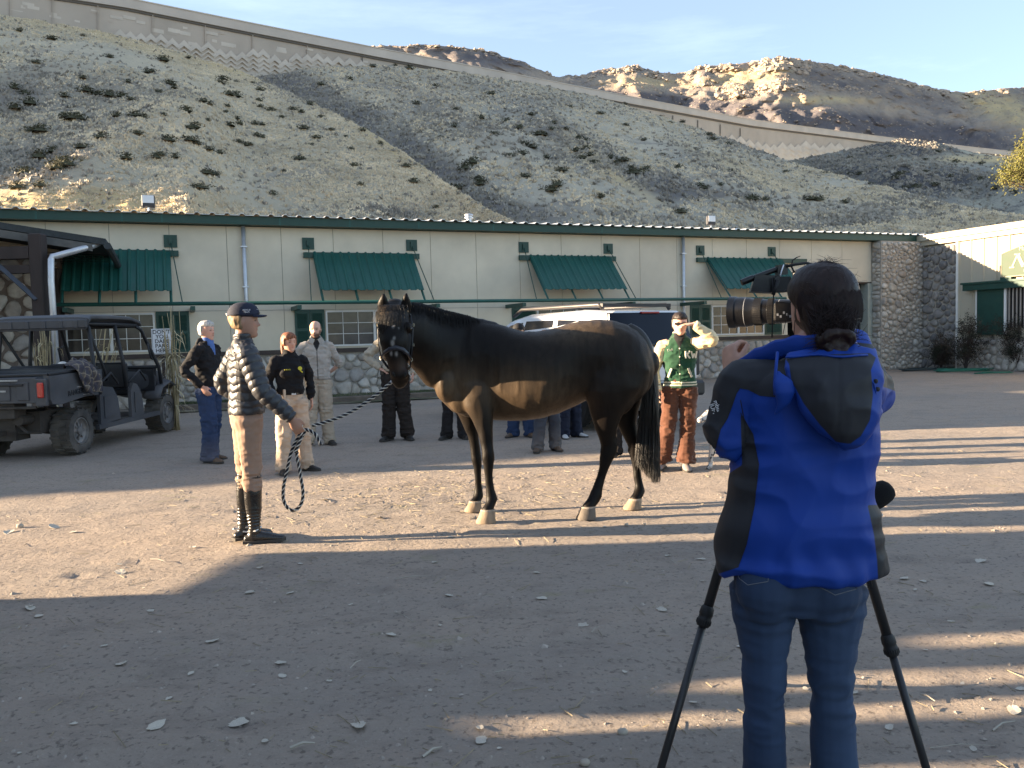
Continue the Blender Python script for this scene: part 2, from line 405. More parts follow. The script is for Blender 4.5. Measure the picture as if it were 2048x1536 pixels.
def hill_material(name, c1, c2, c3, s, dark=.5, bdist=.5, veg=True):
    m = bpy.data.materials.new(name); m.use_nodes = True; t = m.node_tree; N = t.nodes; L = t.links
    b = N['Principled BSDF']; b.inputs['Roughness'].default_value = .95; b.inputs['Specular IOR Level'].default_value = .1
    tc = N.new('ShaderNodeTexCoord')
    def noise(scale, det=6, rough=.6, st=(1, 1, 1)):
        mp = N.new('ShaderNodeMapping'); mp.inputs['Scale'].default_value = st; L.new(tc.outputs['Object'], mp.inputs[0])
        n = N.new('ShaderNodeTexNoise'); n.inputs['Scale'].default_value = scale; n.inputs['Detail'].default_value = det; n.inputs['Roughness'].default_value = rough
        L.new(mp.outputs[0], n.inputs['Vector']); return n.outputs[0]
    def ramp(i, a, b_, c=0, d=1):
        r = N.new('ShaderNodeMapRange'); r.inputs[1].default_value = a; r.inputs[2].default_value = b_; r.inputs[3].default_value = c; r.inputs[4].default_value = d; L.new(i, r.inputs[0]); return r.outputs[0]
    def mix(f, a, c):
        x = N.new('ShaderNodeMix'); x.data_type = 'RGBA'; L.new(f, x.inputs[0])
        for k, v in ((6, a), (7, c)):
            if isinstance(v, tuple): x.inputs[k].default_value = (*v, 1)
            else: L.new(v, x.inputs[k])
        return x.outputs[2]
    c = mix(ramp(noise(.05*s, 8, .65, (1, .6, 1)), .44, .58), c1, c2)
    c = mix(ramp(noise(.12*s, 9, .75, (.6, 1, 1)), .52, .60, 0, dark), c, c3)
    c = mix(ramp(noise(1.6*s, 6, .7), .55, .68, 0, .35), c, c3)
    c = mix(ramp(noise(3.5*s, 4, .7), .58, .70, 0, .3), c, tuple(min(1, v*1.25) for v in c1))
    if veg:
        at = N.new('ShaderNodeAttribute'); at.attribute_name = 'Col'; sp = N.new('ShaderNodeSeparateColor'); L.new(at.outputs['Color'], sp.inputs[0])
        c = mix(sp.outputs[0], c, tuple(v*.85 for v in c3)); c = mix(sp.outputs[1], c, (.60, .47, .27))  # second mix: straw tone, also the painted sunlit patch
    L.new(c, b.inputs['Base Color'])
    bp = N.new('ShaderNodeBump'); bp.inputs['Strength'].default_value = .8; bp.inputs['Distance'].default_value = bdist
    L.new(noise(1.2*s, 10, .75), bp.inputs['Height']); L.new(bp.outputs[0], b.inputs['Normal'])
    return m
M_hA = hill_material('dry grass slope', (.60, .515, .375), (.47, .42, .32), (.28, .25, .22), 1, .42)
M_hB = hill_material('grey sage slope', (.57, .50, .375), (.44, .40, .32), (.235, .215, .195), .8, .6)
M_hC = hill_material('rocky lower slope', (.46, .43, .33), (.33, .315, .27), (.13, .125, .125), .9, .9)
M_hD = hill_material('rocky mountain', (.42, .345, .265), (.27, .24, .22), (.17, .155, .16), .12, .5, 3, True)

# road wall runs along the slope, receding to the right
WALL = np.array([(-500, -115, 100), (0, -38, 120), (250, 0, 129), (500, 50, 138), (760, 101, 152), (1000, 146, 173), (1240, 192, 200), (1500, 241, 240), (1800, 280, 292), (2048, 307, 345), (2500, 340, 440)], float)
WBOT = np.array([(-500, -60), (0, 30), (250, 75), (400, 118), (520, 150), (560, 152), (700, 140), (850, 135), (1000, 160), (1200, 200), (1400, 262), (1560, 315), (1650, 312), (1750, 296), (2048, 330), (2500, 360)], float)
hillA = Hill([(-4500, -5200, 120), (-2500, -2300, 112), (-1400, -1000, 108), (-700, -420, 106), (-300, -120, 108), (0, 28, 112), (200, 62, 116), (340, 98, 119), (470, 138, 122), (560, 178, 112), (700, 240, 94), (800, 300, 83), (870, 350, 75), (950, 402, 66), (1030, 447, 59), (1120, 490, 52), (1300, 560, 47)],
             [(-4500, 53), (-1500, 43), (-600, 38.2), (0, 34), (360, 30.5), (480, 36), (1030, 42), (1300, 44)], power=.97, nseed=1)
hillB = Hill([(250, 200, 138), (430, 160, 137), (540, 150, 136), (640, 133, 140), (760, 130, 146), (900, 142, 156), (1080, 170, 168), (1180, 190, 172), (1300, 226, 168), (1400, 258, 158), (1500, 294, 146), (1600, 330, 132), (1700, 356, 118), (1800, 382, 104), (1920, 412, 90), (2100, 440, 84), (2400, 470, 80)],
             [(250, 70), (900, 50), (1300, 44), (1800, 46), (2400, 50)], power=.93, nseed=21)
hillC = Hill([(1300, 420, 120), (1500, 330, 170), (1600, 318, 195), (1690, 300, 205), (1800, 279, 212), (1870, 284, 214), (1930, 302, 216), (2048, 318, 225), (2500, 330, 240)],
             [(1300, 110), (1700, 80), (2500, 64)], power=.95, nseed=41)
hillD = Hill([(-3500, 240, 620), (-1500, 190, 600), (-500, 150, 590), (200, 100, 580), (500, 80, 575), (740, 92, 570), (860, 88, 570), (960, 97, 570), (1050, 125, 570), (1110, 152, 570), (1160, 151, 575), (1200, 140, 575), (1270, 131, 575), (1320, 145, 575), (1370, 147, 575), (1400, 132, 570), (1500, 125, 560), (1530, 120, 555), (1560, 113, 552), (1590, 119, 556), (1650, 126, 566), (1720, 138, 572), (1800, 158, 580), (1870, 177, 585), (1930, 185, 590), (1990, 178, 620), (2048, 175, 650), (2500, 150, 720)],
             [(-3500, 330), (500, 350), (2500, 380)], foot=40, power=1.0, nseed=61, gul=.3, noise=.9, wob=.02)
VA = [(130, 200, 150, 60, 5, .55), (60, 320, 110, 45, -5, .9), (20, 200, 90, 60, 0, .5), (300, 180, 120, 20, 5, .3), (560, 180, 60, 14, 30, .4), (250, 80, 240, 14, 18, -.8), (60, 40, 90, 14, 10, -.6), (430, 125, 120, 12, 22, -.8), (860, 350, 190, 22, 35, -.6), (980, 430, 60, 20, 35, -.7), (790, 300, 140, 16, 35, -.4), (800, 430, 60, 14, 5, .6), (740, 415, 25, 8, 0, .5), (180, 408, 230, 30, 0, -1.3), (620, 250, 60, 15, 30, .25)]  # pale spots also paint the sunlit patch and the brighter spur flank
VB = [(640, 205, 120, 40, 35, .68), (760, 265, 110, 40, 33, .68), (860, 330, 90, 36, 38, .68), (950, 390, 80, 34, 38, .68), (560, 160, 60, 22, 20, .8), (1010, 425, 120, 20, 8, .8), (900, 240, 150, 40, 20, .45), (1130, 290, 130, 40, 25, .5), (1000, 180, 260, 22, 8, .35), (1330, 372, 55, 26, 15, 1.3), (1400, 385, 90, 10, 3, .8), (1250, 335, 90, 14, 38, .6), (1480, 290, 90, 20, 22, .45), (1420, 330, 100, 22, 30, .3), (1240, 360, 110, 9, 30, -.9), (1180, 300, 80, 8, 30, -.6), (1180, 430, 260, 20, 6, .35), (1560, 410, 220, 16, 4, .2), (1500, 345, 180, 12, 22, -.4), (1700, 440, 180, 12, -6, .5), (1850, 400, 150, 14, -4, .45), (1100, 250, 60, 30, 30, .4)]  # dark scrub along the spur edge, also standing in for missing shade
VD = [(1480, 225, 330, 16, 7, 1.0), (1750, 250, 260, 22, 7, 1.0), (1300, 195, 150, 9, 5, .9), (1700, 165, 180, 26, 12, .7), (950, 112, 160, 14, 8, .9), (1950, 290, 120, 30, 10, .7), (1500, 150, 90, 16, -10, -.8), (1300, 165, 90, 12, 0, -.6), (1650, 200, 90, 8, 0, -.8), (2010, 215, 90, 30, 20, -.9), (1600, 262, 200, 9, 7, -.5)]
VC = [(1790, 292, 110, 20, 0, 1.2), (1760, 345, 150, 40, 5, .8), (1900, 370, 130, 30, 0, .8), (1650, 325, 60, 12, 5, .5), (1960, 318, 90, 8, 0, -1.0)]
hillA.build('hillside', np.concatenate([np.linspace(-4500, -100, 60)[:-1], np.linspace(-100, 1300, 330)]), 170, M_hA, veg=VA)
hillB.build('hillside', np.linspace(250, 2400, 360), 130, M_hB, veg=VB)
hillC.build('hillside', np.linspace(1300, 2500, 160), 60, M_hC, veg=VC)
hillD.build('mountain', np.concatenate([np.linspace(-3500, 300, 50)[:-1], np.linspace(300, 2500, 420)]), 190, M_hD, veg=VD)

def scrub_meshes():
    out = []
    for k in range(6):
        r = np.random.default_rng(50+k); V = []; F = []; n = 150
        for i in range(n):
            a = r.random()*6.28; e = r.random()**.7*1.45; rad = .55+.45*r.random()
            c = np.array([math.cos(a)*math.cos(e)*1.0, math.sin(a)*math.cos(e)*1.0, math.sin(e)*.75])*rad
            s1 = r.normal(0, .11, 3); s2 = r.normal(0, .11, 3)
            o = len(V); V += [tuple(c), tuple(c+s1), tuple(c+s1*.4+s2)]; F.append((o, o+1, o+2))
        V += [(0, 0, .5), (.7, 0, -.1), (0, .7, -.1), (-.7, 0, -.1), (0, -.7, -.1)]; o = len(V)-5
        F += [(o, o+1, o+2), (o, o+2, o+3), (o, o+3, o+4), (o, o+4, o+1)]
        me = bpy.data.meshes.new('shrub'); me.from_pydata(V, [], F); me.materials.append(mat('scrub', (.062, .062, .034), .9, .35, 2, 0)); me.update(); out.append(me)
    return out
SCRUB = scrub_meshes()
def scatter_scrub(hill, spots, group, label):
    for (px, t, s) in spots:
        p = hill.pt(np.array(px), np.array(t))
        o = link('sage_shrub', SCRUB[rng.integers(6)]); o.location = p+np.array([0, 0, .1*s])
        s = s*.56; o.scale = (s*(1+.9*rng.random()), s*(.9+.3*rng.random()), s*(.65+.3*rng.random())); o.rotation_euler = (0, 0, rng.normal(0, .4))
        tag(o, label, 'shrub', group)
def t_of(hill, px, py):
    ts = np.linspace(0, 1, 120); pp = hill.pt(np.full(120, float(px)), ts)
    v = pp-EYEV; d = v@_F; y = 768-FPX*(v@_U)/d
    i = np.argmin(np.abs(y-py)); return ts[i]
def spots(hill, L): return [(x, t_of(hill, x, y), s) for x, y, s in L]
SA = [(100,80,1.3),(35,65,1),(165,72,.8),(325,125,1.6),(375,118,.9),(290,147,1.2),(300,145,1.0),(160,157,1),(65,125,1),(445,160,1.3),(440,168,1.1),(470,165,.7),(520,182,.9),(505,166,.7),(520,167,.6),(455,190,1.4),(470,195,1.5),(400,205,1.1),(415,210,.9),(450,215,.9),(335,172,1.5),(345,178,1.1),(315,187,.9),(165,186,1.5),(185,189,1.3),(210,195,1.5),(235,196,1.2),(255,202,.8),(20,178,1.2),(40,190,1.0),(120,195,1.0),(365,228,1.3),(320,233,.7),(225,234,1),(260,235,1.3),(280,238,.9),(135,240,1.5),(120,238,1.1),(150,243,1.1),(445,224,.7),(515,202,.8),(518,215,1.0),(540,222,1.1),(585,220,1.0),(600,226,.9),(620,210,1),(470,240,.9),(455,257,1.2),(475,250,.9),(505,250,1.0),(520,252,.7),(380,260,1.2),(370,262,.8),(65,265,1.6),(50,262,1.0),(190,280,1.2),(325,285,1.5),(370,285,1.4),(385,290,1.0),(410,243,.6),(495,292,.7),(485,290,1.0),(470,288,.8),(508,274,1),(520,275,.8),(605,260,1.0),(630,277,1),(660,262,.7),(300,315,1),(310,314,.8),(340,316,.9),(240,320,1.1),(410,305,1.1),(430,306,.8),(590,320,1.1),(600,321,.8),(650,311,.6),(725,263,1),(760,290,.9),(620,291,.7),(400,350,1),(415,351,.9),(385,377,1.0),(535,387,.8),(810,336,1.1),(825,365,1),(700,300,.6),(60,320,1.4),(110,335,1.5),(95,345,1.2),(30,350,1.3),(640,235,.8),(690,275,.6),(560,236,.7),(250,165,.8),(215,115,1.0),(50,215,1.6),(20,225,1.5),(90,305,1.0),(265,272,.8),(150,300,.9),(560,345,.5),(705,333,.8),(715,370,.7),(870,415,.6),(15,375,1.1),(60,372,1.0)]
SB = [(745,135,1.2),(820,138,1.6),(790,128,.9),(1010,245,1.3),(960,240,1.2),(1035,256,1.2),(905,255,1.2),(985,270,1.0),(1075,270,1.3),(1085,274,1.2),(1105,248,1.0),(1100,260,1),(1155,278,1.2),(1165,285,1.4),(1150,300,1.2),(1170,300,1.3),(1178,312,1.2),(1160,320,1.2),(1185,328,1.2),(1220,318,1.1),(1230,330,1.2),(1245,326,1.2),(1260,342,1.2),(1275,346,1.2),(1290,340,1),(1265,352,1.2),(1130,262,1),(1060,300,1.4),(1045,290,1.1),(940,330,1.5),(925,338,1.6),(950,365,1.4),(955,372,1.3),(905,380,1.2),(1120,345,1.2),(1095,380,1.2),(1110,375,1.2),(1040,310,1.1),(1045,355,1.1),(1195,398,1.1),(1090,318,.9),(1390,300,.9),(1365,245,1.3),(1420,272,1.4),(1425,280,1.3),(1455,290,1.4),(1320,235,1.1),(1325,310,.8),(1340,248,.9),(1250,200,1.1),(1400,375,1),(1410,380,1.0),(1480,330,.8),(1500,403,1.3),(1510,404,1.1),(1530,402,1.0),(1620,400,1.3),(1635,401,1.2),(1650,350,.9),(1572,346,.8),(1360,425,1.2),(1460,343,.8),(1740,370,.9),(1690,405,.9),(1250,250,1.0),(1200,230,1.1),(1140,215,1),(870,175,1.3),(700,160,1.2),(640,170,1.2),(980,190,1.2),(1285,282,1),(1060,230,1),(830,210,1.2),(910,220,1),(1355,335,.9),(1440,372,.8),(875,280,1.0),(1015,315,.9)]
SC = [(1700,345,1.4),(1720,352,1.5),(1760,340,1.4),(1800,350,1.5),(1790,360,1.6),(1850,345,1.5),(1900,352,1.4),(1930,345,1.4),(1960,360,1.6),(1830,375,1.6),(1810,380,1.5),(1870,372,1.4),(1920,385,1.4),(1990,380,1.5),(1780,315,1.3),(1740,328,1.3),(1850,320,1.3),(1910,325,1.3),(1960,330,1.4),(1875,303,1.2),(2010,345,1.5),(2030,385,1.5),(1700,318,1.2),(1660,330,1.2),(1770,385,1.4)]
scatter_scrub(hillA, spots(hillA, SA), 'dark shrubs on the near grassy slope', 'dark low shrub growing on the near dry grass slope above the barn roof')
scatter_scrub(hillB, spots(hillB, [(x, y, s*1.1) for x, y, s in SB]), 'dark shrubs on the middle slope', 'dark low shrub growing on the middle grey green slope below the road wall')
scatter_scrub(hillC, spots(hillC, [(x, y, s*1.1) for x, y, s in SC]), 'dark shrubs on the slope at right', 'dark shrub on the rocky slope at right below the road wall')

def tufts(hill, n, pxr, name, label, m, hgt, seed, veg, sage=False, tmin=.12, tmax=.999, trim=1.0):
    r = np.random.default_rng(seed); px = pxr[0]+(pxr[1]-pxr[0])*r.random(n); t = tmin+(tmax-tmin)*r.random(n)
    p = hill.pt(px, t); s = hgt*(.4+.9*r.random(n)); V = np.empty((n, 12, 3)); 
    dens = fbm(p*np.array([1, 1, 0]), .09, seed, 4)
    S, Gd = veg_of(p, veg); keep = (r.random(n) < .10+1.3*S) if sage else ((dens > -.25*trim+r.normal(0, .12, n))&(r.random(n) > S*1.25))
    p = p[keep]; s = s[keep]; n = len(p); V = np.empty((n, 12, 3))
    for b in range(4):
        a = r.random(n)*6.28; l = (r.random(n)-.5)*1.3
        d = np.stack([np.cos(a), np.sin(a)], 1)*(s*1.0)[:, None]
        V[:, b*3, 0] = p[:, 0]-d[:, 0]*.5; V[:, b*3, 1] = p[:, 1]-d[:, 1]*.5; V[:, b*3, 2] = p[:, 2]-.1
        V[:, b*3+1, 0] = p[:, 0]+d[:, 0]*.5; V[:, b*3+1, 1] = p[:, 1]+d[:, 1]*.5; V[:, b*3+1, 2] = p[:, 2]-.1
        V[:, b*3+2, 0] = p[:, 0]+l*s*.7; V[:, b*3+2, 1] = p[:, 1]+d[:, 1]*.2; V[:, b*3+2, 2] = p[:, 2]+s*(.28+.30*r.random(n))
    F = np.arange(n*12).reshape(-1, 3)
    me = bpy.data.meshes.new(name); me.vertices.add(n*12); me.vertices.foreach_set('co', V.ravel()); 
    me.loops.add(n*12); me.loops.foreach_set('vertex_index', F.ravel()); me.polygons.add(n*4)
    me.polygons.foreach_set('loop_start', np.arange(n*4)*3); me.polygons.foreach_set('loop_total', np.full(n*4, 3)); me.update(calc_edges=True); me.validate()
    me.materials.append(m); tag(link(name, me), label, 'grass', kind='stuff')
M_tuft = mat('pale bunch grass', (.64, .55, .405), .9, .3, .25, 0)
M_tuft2 = mat('grey sage tuft', (.32, .295, .255), .9, .35, .3, 0)
tufts(hillA, 95000, (-60, 1280), 'dry_grass', 'pale dry bunch grass covering the near slope', M_tuft, .27, 3, VA)
tufts(hillA, 30000, (-60, 1280), 'dry_grass', 'grey sage brush tufts among the grass of the near slope', M_tuft2, .45, 4, VA, True)
tufts(hillB, 90000, (500, 2200), 'dry_grass', 'pale dry bunch grass covering the middle slope', M_tuft, .34, 5, VB)
tufts(hillB, 34000, (500, 2200), 'dry_grass', 'grey sage brush tufts on the middle slope', M_tuft2, .6, 6, VB, True)
tufts(hillC, 26000, (1500, 2300), 'dry_grass', 'grey scrub covering the rocky slope at right', M_tuft2, .7, 8, VC, True)

def crags():
    r = np.random.default_rng(9); V = []; F = []
    base = [(1, 0, 0), (.4, .9, 0), (-.7, .7, 0), (-.9, -.5, 0), (.2, -1, 0), (.5, .1, 1), (-.3, .4, 1.1), (-.2, -.5, .9)]
    fc = [(0, 1, 5), (1, 6, 5), (1, 2, 6), (2, 3, 6), (3, 7, 6), (3, 4, 7), (4, 5, 7), (4, 0, 5), (5, 6, 7)]
    def put(px, t, s):
        p = hillD.pt(np.array(float(px)), np.array(t)); a = r.random()*6.28; c, q = math.cos(a), math.sin(a); o = len(V)
        for b in base:
            x, y, z = np.array(b)*s*(.7+.6*r.random(3)); V.append((p[0]+x*c-y*q, p[1]+x*q+y*c, p[2]+z*.8-s*.5))
        F.extend([tuple(i+o for i in f) for f in fc])
    for x0, x1, ta, tb, n, s in ((740, 1110, .97, 1, 160, 1.7), (1130, 1340, .93, 1, 240, 2.0), (1370, 1480, .95, 1, 120, 1.9), (1500, 1620, .90, 1.0, 300, 3.0), (1620, 1900, .95, 1, 260, 1.9), (1430, 1620, .74, .82, 320, 2.0), (1100, 2048, .5, .95, 1500, .9), (1240, 1500, .82, .86, 160, 1.6), (1560, 1760, .78, .83, 150, 1.6), (1900, 2048, .9, 1, 60, 2)):
        for _ in range(n): put(x0+(x1-x0)*r.random(), ta+(tb-ta)*r.random(), s*(.35+.9*r.random()**2))
    me = bpy.data.meshes.new('crag'); me.from_pydata(V, [], F); me.materials.append(mat('crag rock', (.36, .29, .225), .95, .3, .15, .5, 1.0, dist=.5)); me.update()
    tag(link('crag', me), 'rock outcrops and boulders along the mountain crest', 'rocks', kind='stuff')
crags()

# ---------------------------------------------------------------- road wall
def road_wall():
    root = thing('retaining_wall', 'long tan concrete highway retaining wall climbing across the hillside', 'wall')
    M_wall = mat('tan concrete', (.44, .38, .32), .9, .12, .12, .1, 3); M_panel = mat('light concrete panel', (.56, .50, .43), .9, .1, .3, .1, 3)
    M_par = mat('parapet concrete', (.52, .46, .40), .9, .1, .2, .05, 3); M_joint = mat('dark joint', (.13, .115, .10), .9, .1)
    PX = np.linspace(-480, 2480, 150)
    top = [P(x, interp(x, WALL[:, :2]), interp(x, WALL[:, [0, 2]])) for x in PX]
    def strip(name, f0, f1, off, th, m, sm=False):
        V = []; F = []; 
        for i, p in enumerate(top):
            n = nrm(np.cross((0, 0, 1), top[min(i+1, len(top)-1)]-top[max(i-1, 0)])); n = -n if n[1] > 0 else n
            a = p+n*off; b = a-n*th
            for q, z in ((a, f0(i)), (a, f1(i)), (b, f1(i)), (b, f0(i))): V.append((q[0], q[1], z))
        for i in range(len(top)-1):
            for k in range(4): j = (k+1) % 4; F.append((i*4+k, i*4+j, i*4+4+j, i*4+4+k))
        F += [(3, 2, 1, 0), tuple(len(V)-4+k for k in range(4))]
        return MB().add(V, F).obj(name, m, root)
    strip('wall_face', lambda i: top[i][2]-16-.02*i, lambda i: top[i][2]-.0, 0, 1.2, M_wall)
    strip('parapet', lambda i: top[i][2]-1.35*(.8+.5*i/150), lambda i: top[i][2]+.12, .45, 1.6, M_par)
    strip('coping', lambda i: top[i][2]+.12, lambda i: top[i][2]+.28, .55, 1.8, M_panel)
    strip('joint', lambda i: top[i][2]-1.75*(.8+.5*i/150), lambda i: top[i][2]-1.35*(.8+.5*i/150)-.004, .22, 1.2, M_joint)
    # lighter rectangular blocks
    def at(x, py, off=.06):
        Y = interp(x, WALL[:, [0, 2]]); p = P(x, py, Y-off); return p
    def quad(x0, y0, x1, y1, m, off=.12, name='panel', th=.14, pts=None):
        pts = pts or [(x0, y0), (x1, y0+(x1-x0)*.19), (x1, y1+(x1-x0)*.19), (x0, y1)]
        A = [at(x, y, off) for x, y in pts]; B = [at(x, y, off-th-.1) for x, y in pts]; n = len(A)
        F = [tuple(range(n)), tuple(range(2*n-1, n-1, -1))]+[(i, n+i, n+(i+1) % n, (i+1) % n) for i in range(n)]
        return MB().add(A+B, F).obj(name, m, root)
    r = np.random.default_rng(5)
    for k in range(46):
        x = r.choice([r.uniform(20, 520), r.uniform(20, 520), r.uniform(520, 1000)]); w = r.uniform(9, 26) 
        tp = interp(x, WALL[:, :2])+22; bt = interp(x, WBOT)-12
        if bt-tp < 10: continue
        y = r.uniform(tp, bt); quad(x, y, x+w, y+r.uniform(4, 8), M_panel if r.random() < .8 else M_wall)
    for (x, y) in ((1430, 240), (1460, 247), (1405, 244), (1530, 275), (1635, 268), (1560, 270), (1580, 190)):
        pass
    # slender vertical posts on the face
    for x in (20, 105, 195, 305, 410, 505, 614, 724, 1300, 1345, 1395, 1440, 1480):
        a = interp(x, WALL[:, :2])+19; b = interp(x, WBOT)+6
        if b-a > 6: quad(0, 0, 0, 0, M_joint if x > 700 else M_wall, off=.3, name='pilaster', th=.3, pts=[(x, a), (x+1.6, a+.4), (x+1.6, b), (x, b)])
    # relief of mountain peaks
    def peaks(x0, x1, step, seed, hgt, low):
        r = np.random.default_rng(seed); x = x0
        while x < x1:
            w = step*(1.3+.5*r.random()); b = interp(x+w/2, WBOT)+10
            h = hgt(x)*(.75+.45*r.random()); yt = interp(x+w/2, WBOT)-h
            quad(0, 0, 0, 0, M_panel, off=.35+.2*r.random(), name='peak_panel', th=.3, pts=[(x-w*.15, yt+w*.45+3), (x+w/2, yt), (x+w*1.15, yt+w*.55+3), (x+w*1.15, b), (x-w*.15, b)])
            for q in range(1, low):
                yy = yt+q*9
                if yy+8 < b-4: quad(0, 0, 0, 0, M_panel, off=.75, name='peak_chevron', th=.3, pts=[(x+1, yy+w*.34), (x+w/2, yy), (x+w-1, yy+w*.4), (x+w-1, yy+w*.4+2.5), (x+w/2, yy+3), (x+1, yy+w*.34+2.5)])
            x += w*.92
    peaks(230, 530, 15, 3, lambda x: interp(x, [(230, 18), (330, 30), (430, 42), (530, 48)]), 5)
    peaks(515, 725, 15, 4, lambda x: interp(x, [(515, 44), (600, 36), (700, 24), (725, 12)]), 4)
    peaks(1455, 1690, 12, 8, lambda x: interp(x, [(1455, 12), (1560, 30), (1620, 32), (1690, 14)]), 3)
road_wall()
# ================================================================== BARN
PHI = math.radians(22.0); B0 = np.array([-9.46, 19.63, 0]); BD = np.array([math.cos(PHI), math.sin(PHI), 0]); BN = np.array([math.sin(PHI), -math.cos(PHI), 0])
def FW(s, z, d=0.0): return B0+BD*s+BN*d+np.array([0, 0, z])
def Tb(s, d, z): return FW(s, z, d)            # box coords: along, outward, up
def s_at(px, z, d=0.0):
    a, b = -40., 60.
    for _ in range(60):
        m = (a+b)/2
        if proj(FW(m, z, d))[0] < px: a = m
        else: b = m
    return a
M_cream = mat('cream stucco', (.66, .59, .46), .85, .10, .9, .12, 30, col2=(.58, .52, .41))
M_green = mat('dark green paint', (.016, .058, .045), .45, .15, 4, .05, 60)
M_green2 = mat('green metal sheet', (.014, .085, .070), .40, .12, 2.5, .03, 60)
M_galv = mat('galvanised steel', (.55, .57, .60), .42, .12, 6, .05, 40, metal=.6)
M_white = mat('white paint', (.72, .71, .68), .5, .05)
M_wframe = mat('white window frame', (.66, .65, .62), .5, .06)
M_brown = mat('dark brown timber', (.055, .040, .034), .7, .25, 5, .25, 40, stretch=(1, 1, .15))
M_mortar = mat('grey mortar', (.34, .31, .27), .95, .15, 5, .4, 50)
M_stones = [mat('river stone %s' % n, c, .85, .22, 7, .25, 35) for n, c in (('grey', (.395, .36, .315)), ('tan', (.40, .365, .315)), ('brown', (.31, .275, .24)), ('pale', (.47, .44, .395)), ('slate', (.30, .28, .26)))]
M_stones2 = [mat('basalt stone %d' % i, c, .85, .22, 7, .25, 35) for i, c in enumerate(((.21, .195, .185), (.18, .168, .16), (.155, .145, .14), (.25, .23, .21), (.135, .13, .13)))]  # darker river stones, their shade put into the colour
M_dark = mat('black interior', (.012, .011, .010), .9, .2)
def glass_mat(name, tint, rough=.03):
    m = bpy.data.materials.new(name); m.use_nodes = True; b = m.node_tree.nodes['Principled BSDF']
    b.inputs['Base Color'].default_value = (*tint, 1); b.inputs['Roughness'].default_value = rough; b.inputs['Specular IOR Level'].default_value = .8
    b.inputs['Transmission Weight'].default_value = .0; return m
M_pane = mat('window glass', (.06, .05, .043), .16, .6, 1.5, .02, 3, spec=.45)
M_tint = glass_mat('tinted glass', (.008, .010, .018))

def cell_stones(w, h, n, T, parent, seed, gap=.018, dome=.06, squash=1.0, name='stone', maxn=300, size_var=.6, lim=None, mats=None):
    """river stones filling a w x h rectangle: relaxed cells, shrunk, rounded and domed; T(x, depth, y) -> world"""
    r = np.random.default_rng(seed); pts = r.random((n, 2))*[w, h]; wt = r.random(n)**2*size_var
    def cells(pts):
        out = []
        for i in range(len(pts)):
            poly = [(0, 0), (w, 0), (w, h), (0, h)]; p = pts[i]
            dd = ((pts-p)*[1, squash])**2; o = np.argsort(dd.sum(1))[1:16]
            for j in o:
                q = pts[j]; nx, ny = (q-p)*[1, squash**2]; k = .5+.22*(wt[i]-wt[j]); m = p+(q-p)*k; c = nx*m[0]+ny*m[1]; new = []
                for a in range(len(poly)):
                    A, B = poly[a], poly[(a+1) % len(poly)]; da = nx*A[0]+ny*A[1]-c; db = nx*B[0]+ny*B[1]-c
                    if da <= 0: new.append(A)
                    if da*db < 0: t = da/(da-db); new.append((A[0]+(B[0]-A[0])*t, A[1]+(B[1]-A[1])*t))
                poly = new
                if len(poly) < 3: break
            out.append(poly)
        return out
    for _ in range(3):
        cs = cells(pts); pts = np.array([np.mean(c, 0) if len(c) > 2 else p for c, p in zip(cs, pts)])*.8+pts*.2
    cnt = 0
    for poly in cells(pts):
        if len(poly) < 3: continue
        P_ = np.array(poly); c = P_.mean(0)
        Q = []
        for a in range(len(P_)):
            A, B = P_[a], P_[(a+1) % len(P_)]; Q += [A*.75+B*.25, A*.25+B*.75]
        Q = np.array(Q); R_ = []
        for a in range(len(Q)):
            A, B = Q[a], Q[(a+1) % len(Q)]
            R_.append((A+B)/2)
        Q = np.array(R_)
        if lim is not None and not lim(c): continue
        rad = np.sqrt(((Q-c)**2).sum(1)).mean()
        if rad < .02: continue
        f = max(.3, 1-gap/rad); dm = min(dome, rad*.55)*r.uniform(.7, 1.2); m = len(Q)
        Q = c+(Q-c)*(1+r.normal(0, .045, (m, 1)))
        tx, ty = r.normal(0, .12, 2)
        V = []
        for kk, dd in ((1.0, -.02), (1.0, .35), (.80, .82), (.42, 1.0)):
            for q in Q: e = (q-c)*f*kk; V.append(T(c[0]+e[0], dd*dm+(tx*e[0]+ty*e[1])*(dd > 0), c[1]+e[1]))
        V.append(T(c[0], 1.03*dm, c[1])); F = []
        for a in range(3):
            for b in range(m): j = (b+1) % m; F.append((a*m+b, a*m+j, a*m+m+j, a*m+m+b))
        for b in range(m): F.append((3*m+b, 3*m+(b+1) % m, 4*m))
        MB().add(V, F).obj(name, (mats or M_stones)[r.choice(5, p=[.33, .22, .15, .2, .1])], parent, True); cnt += 1
    return cnt

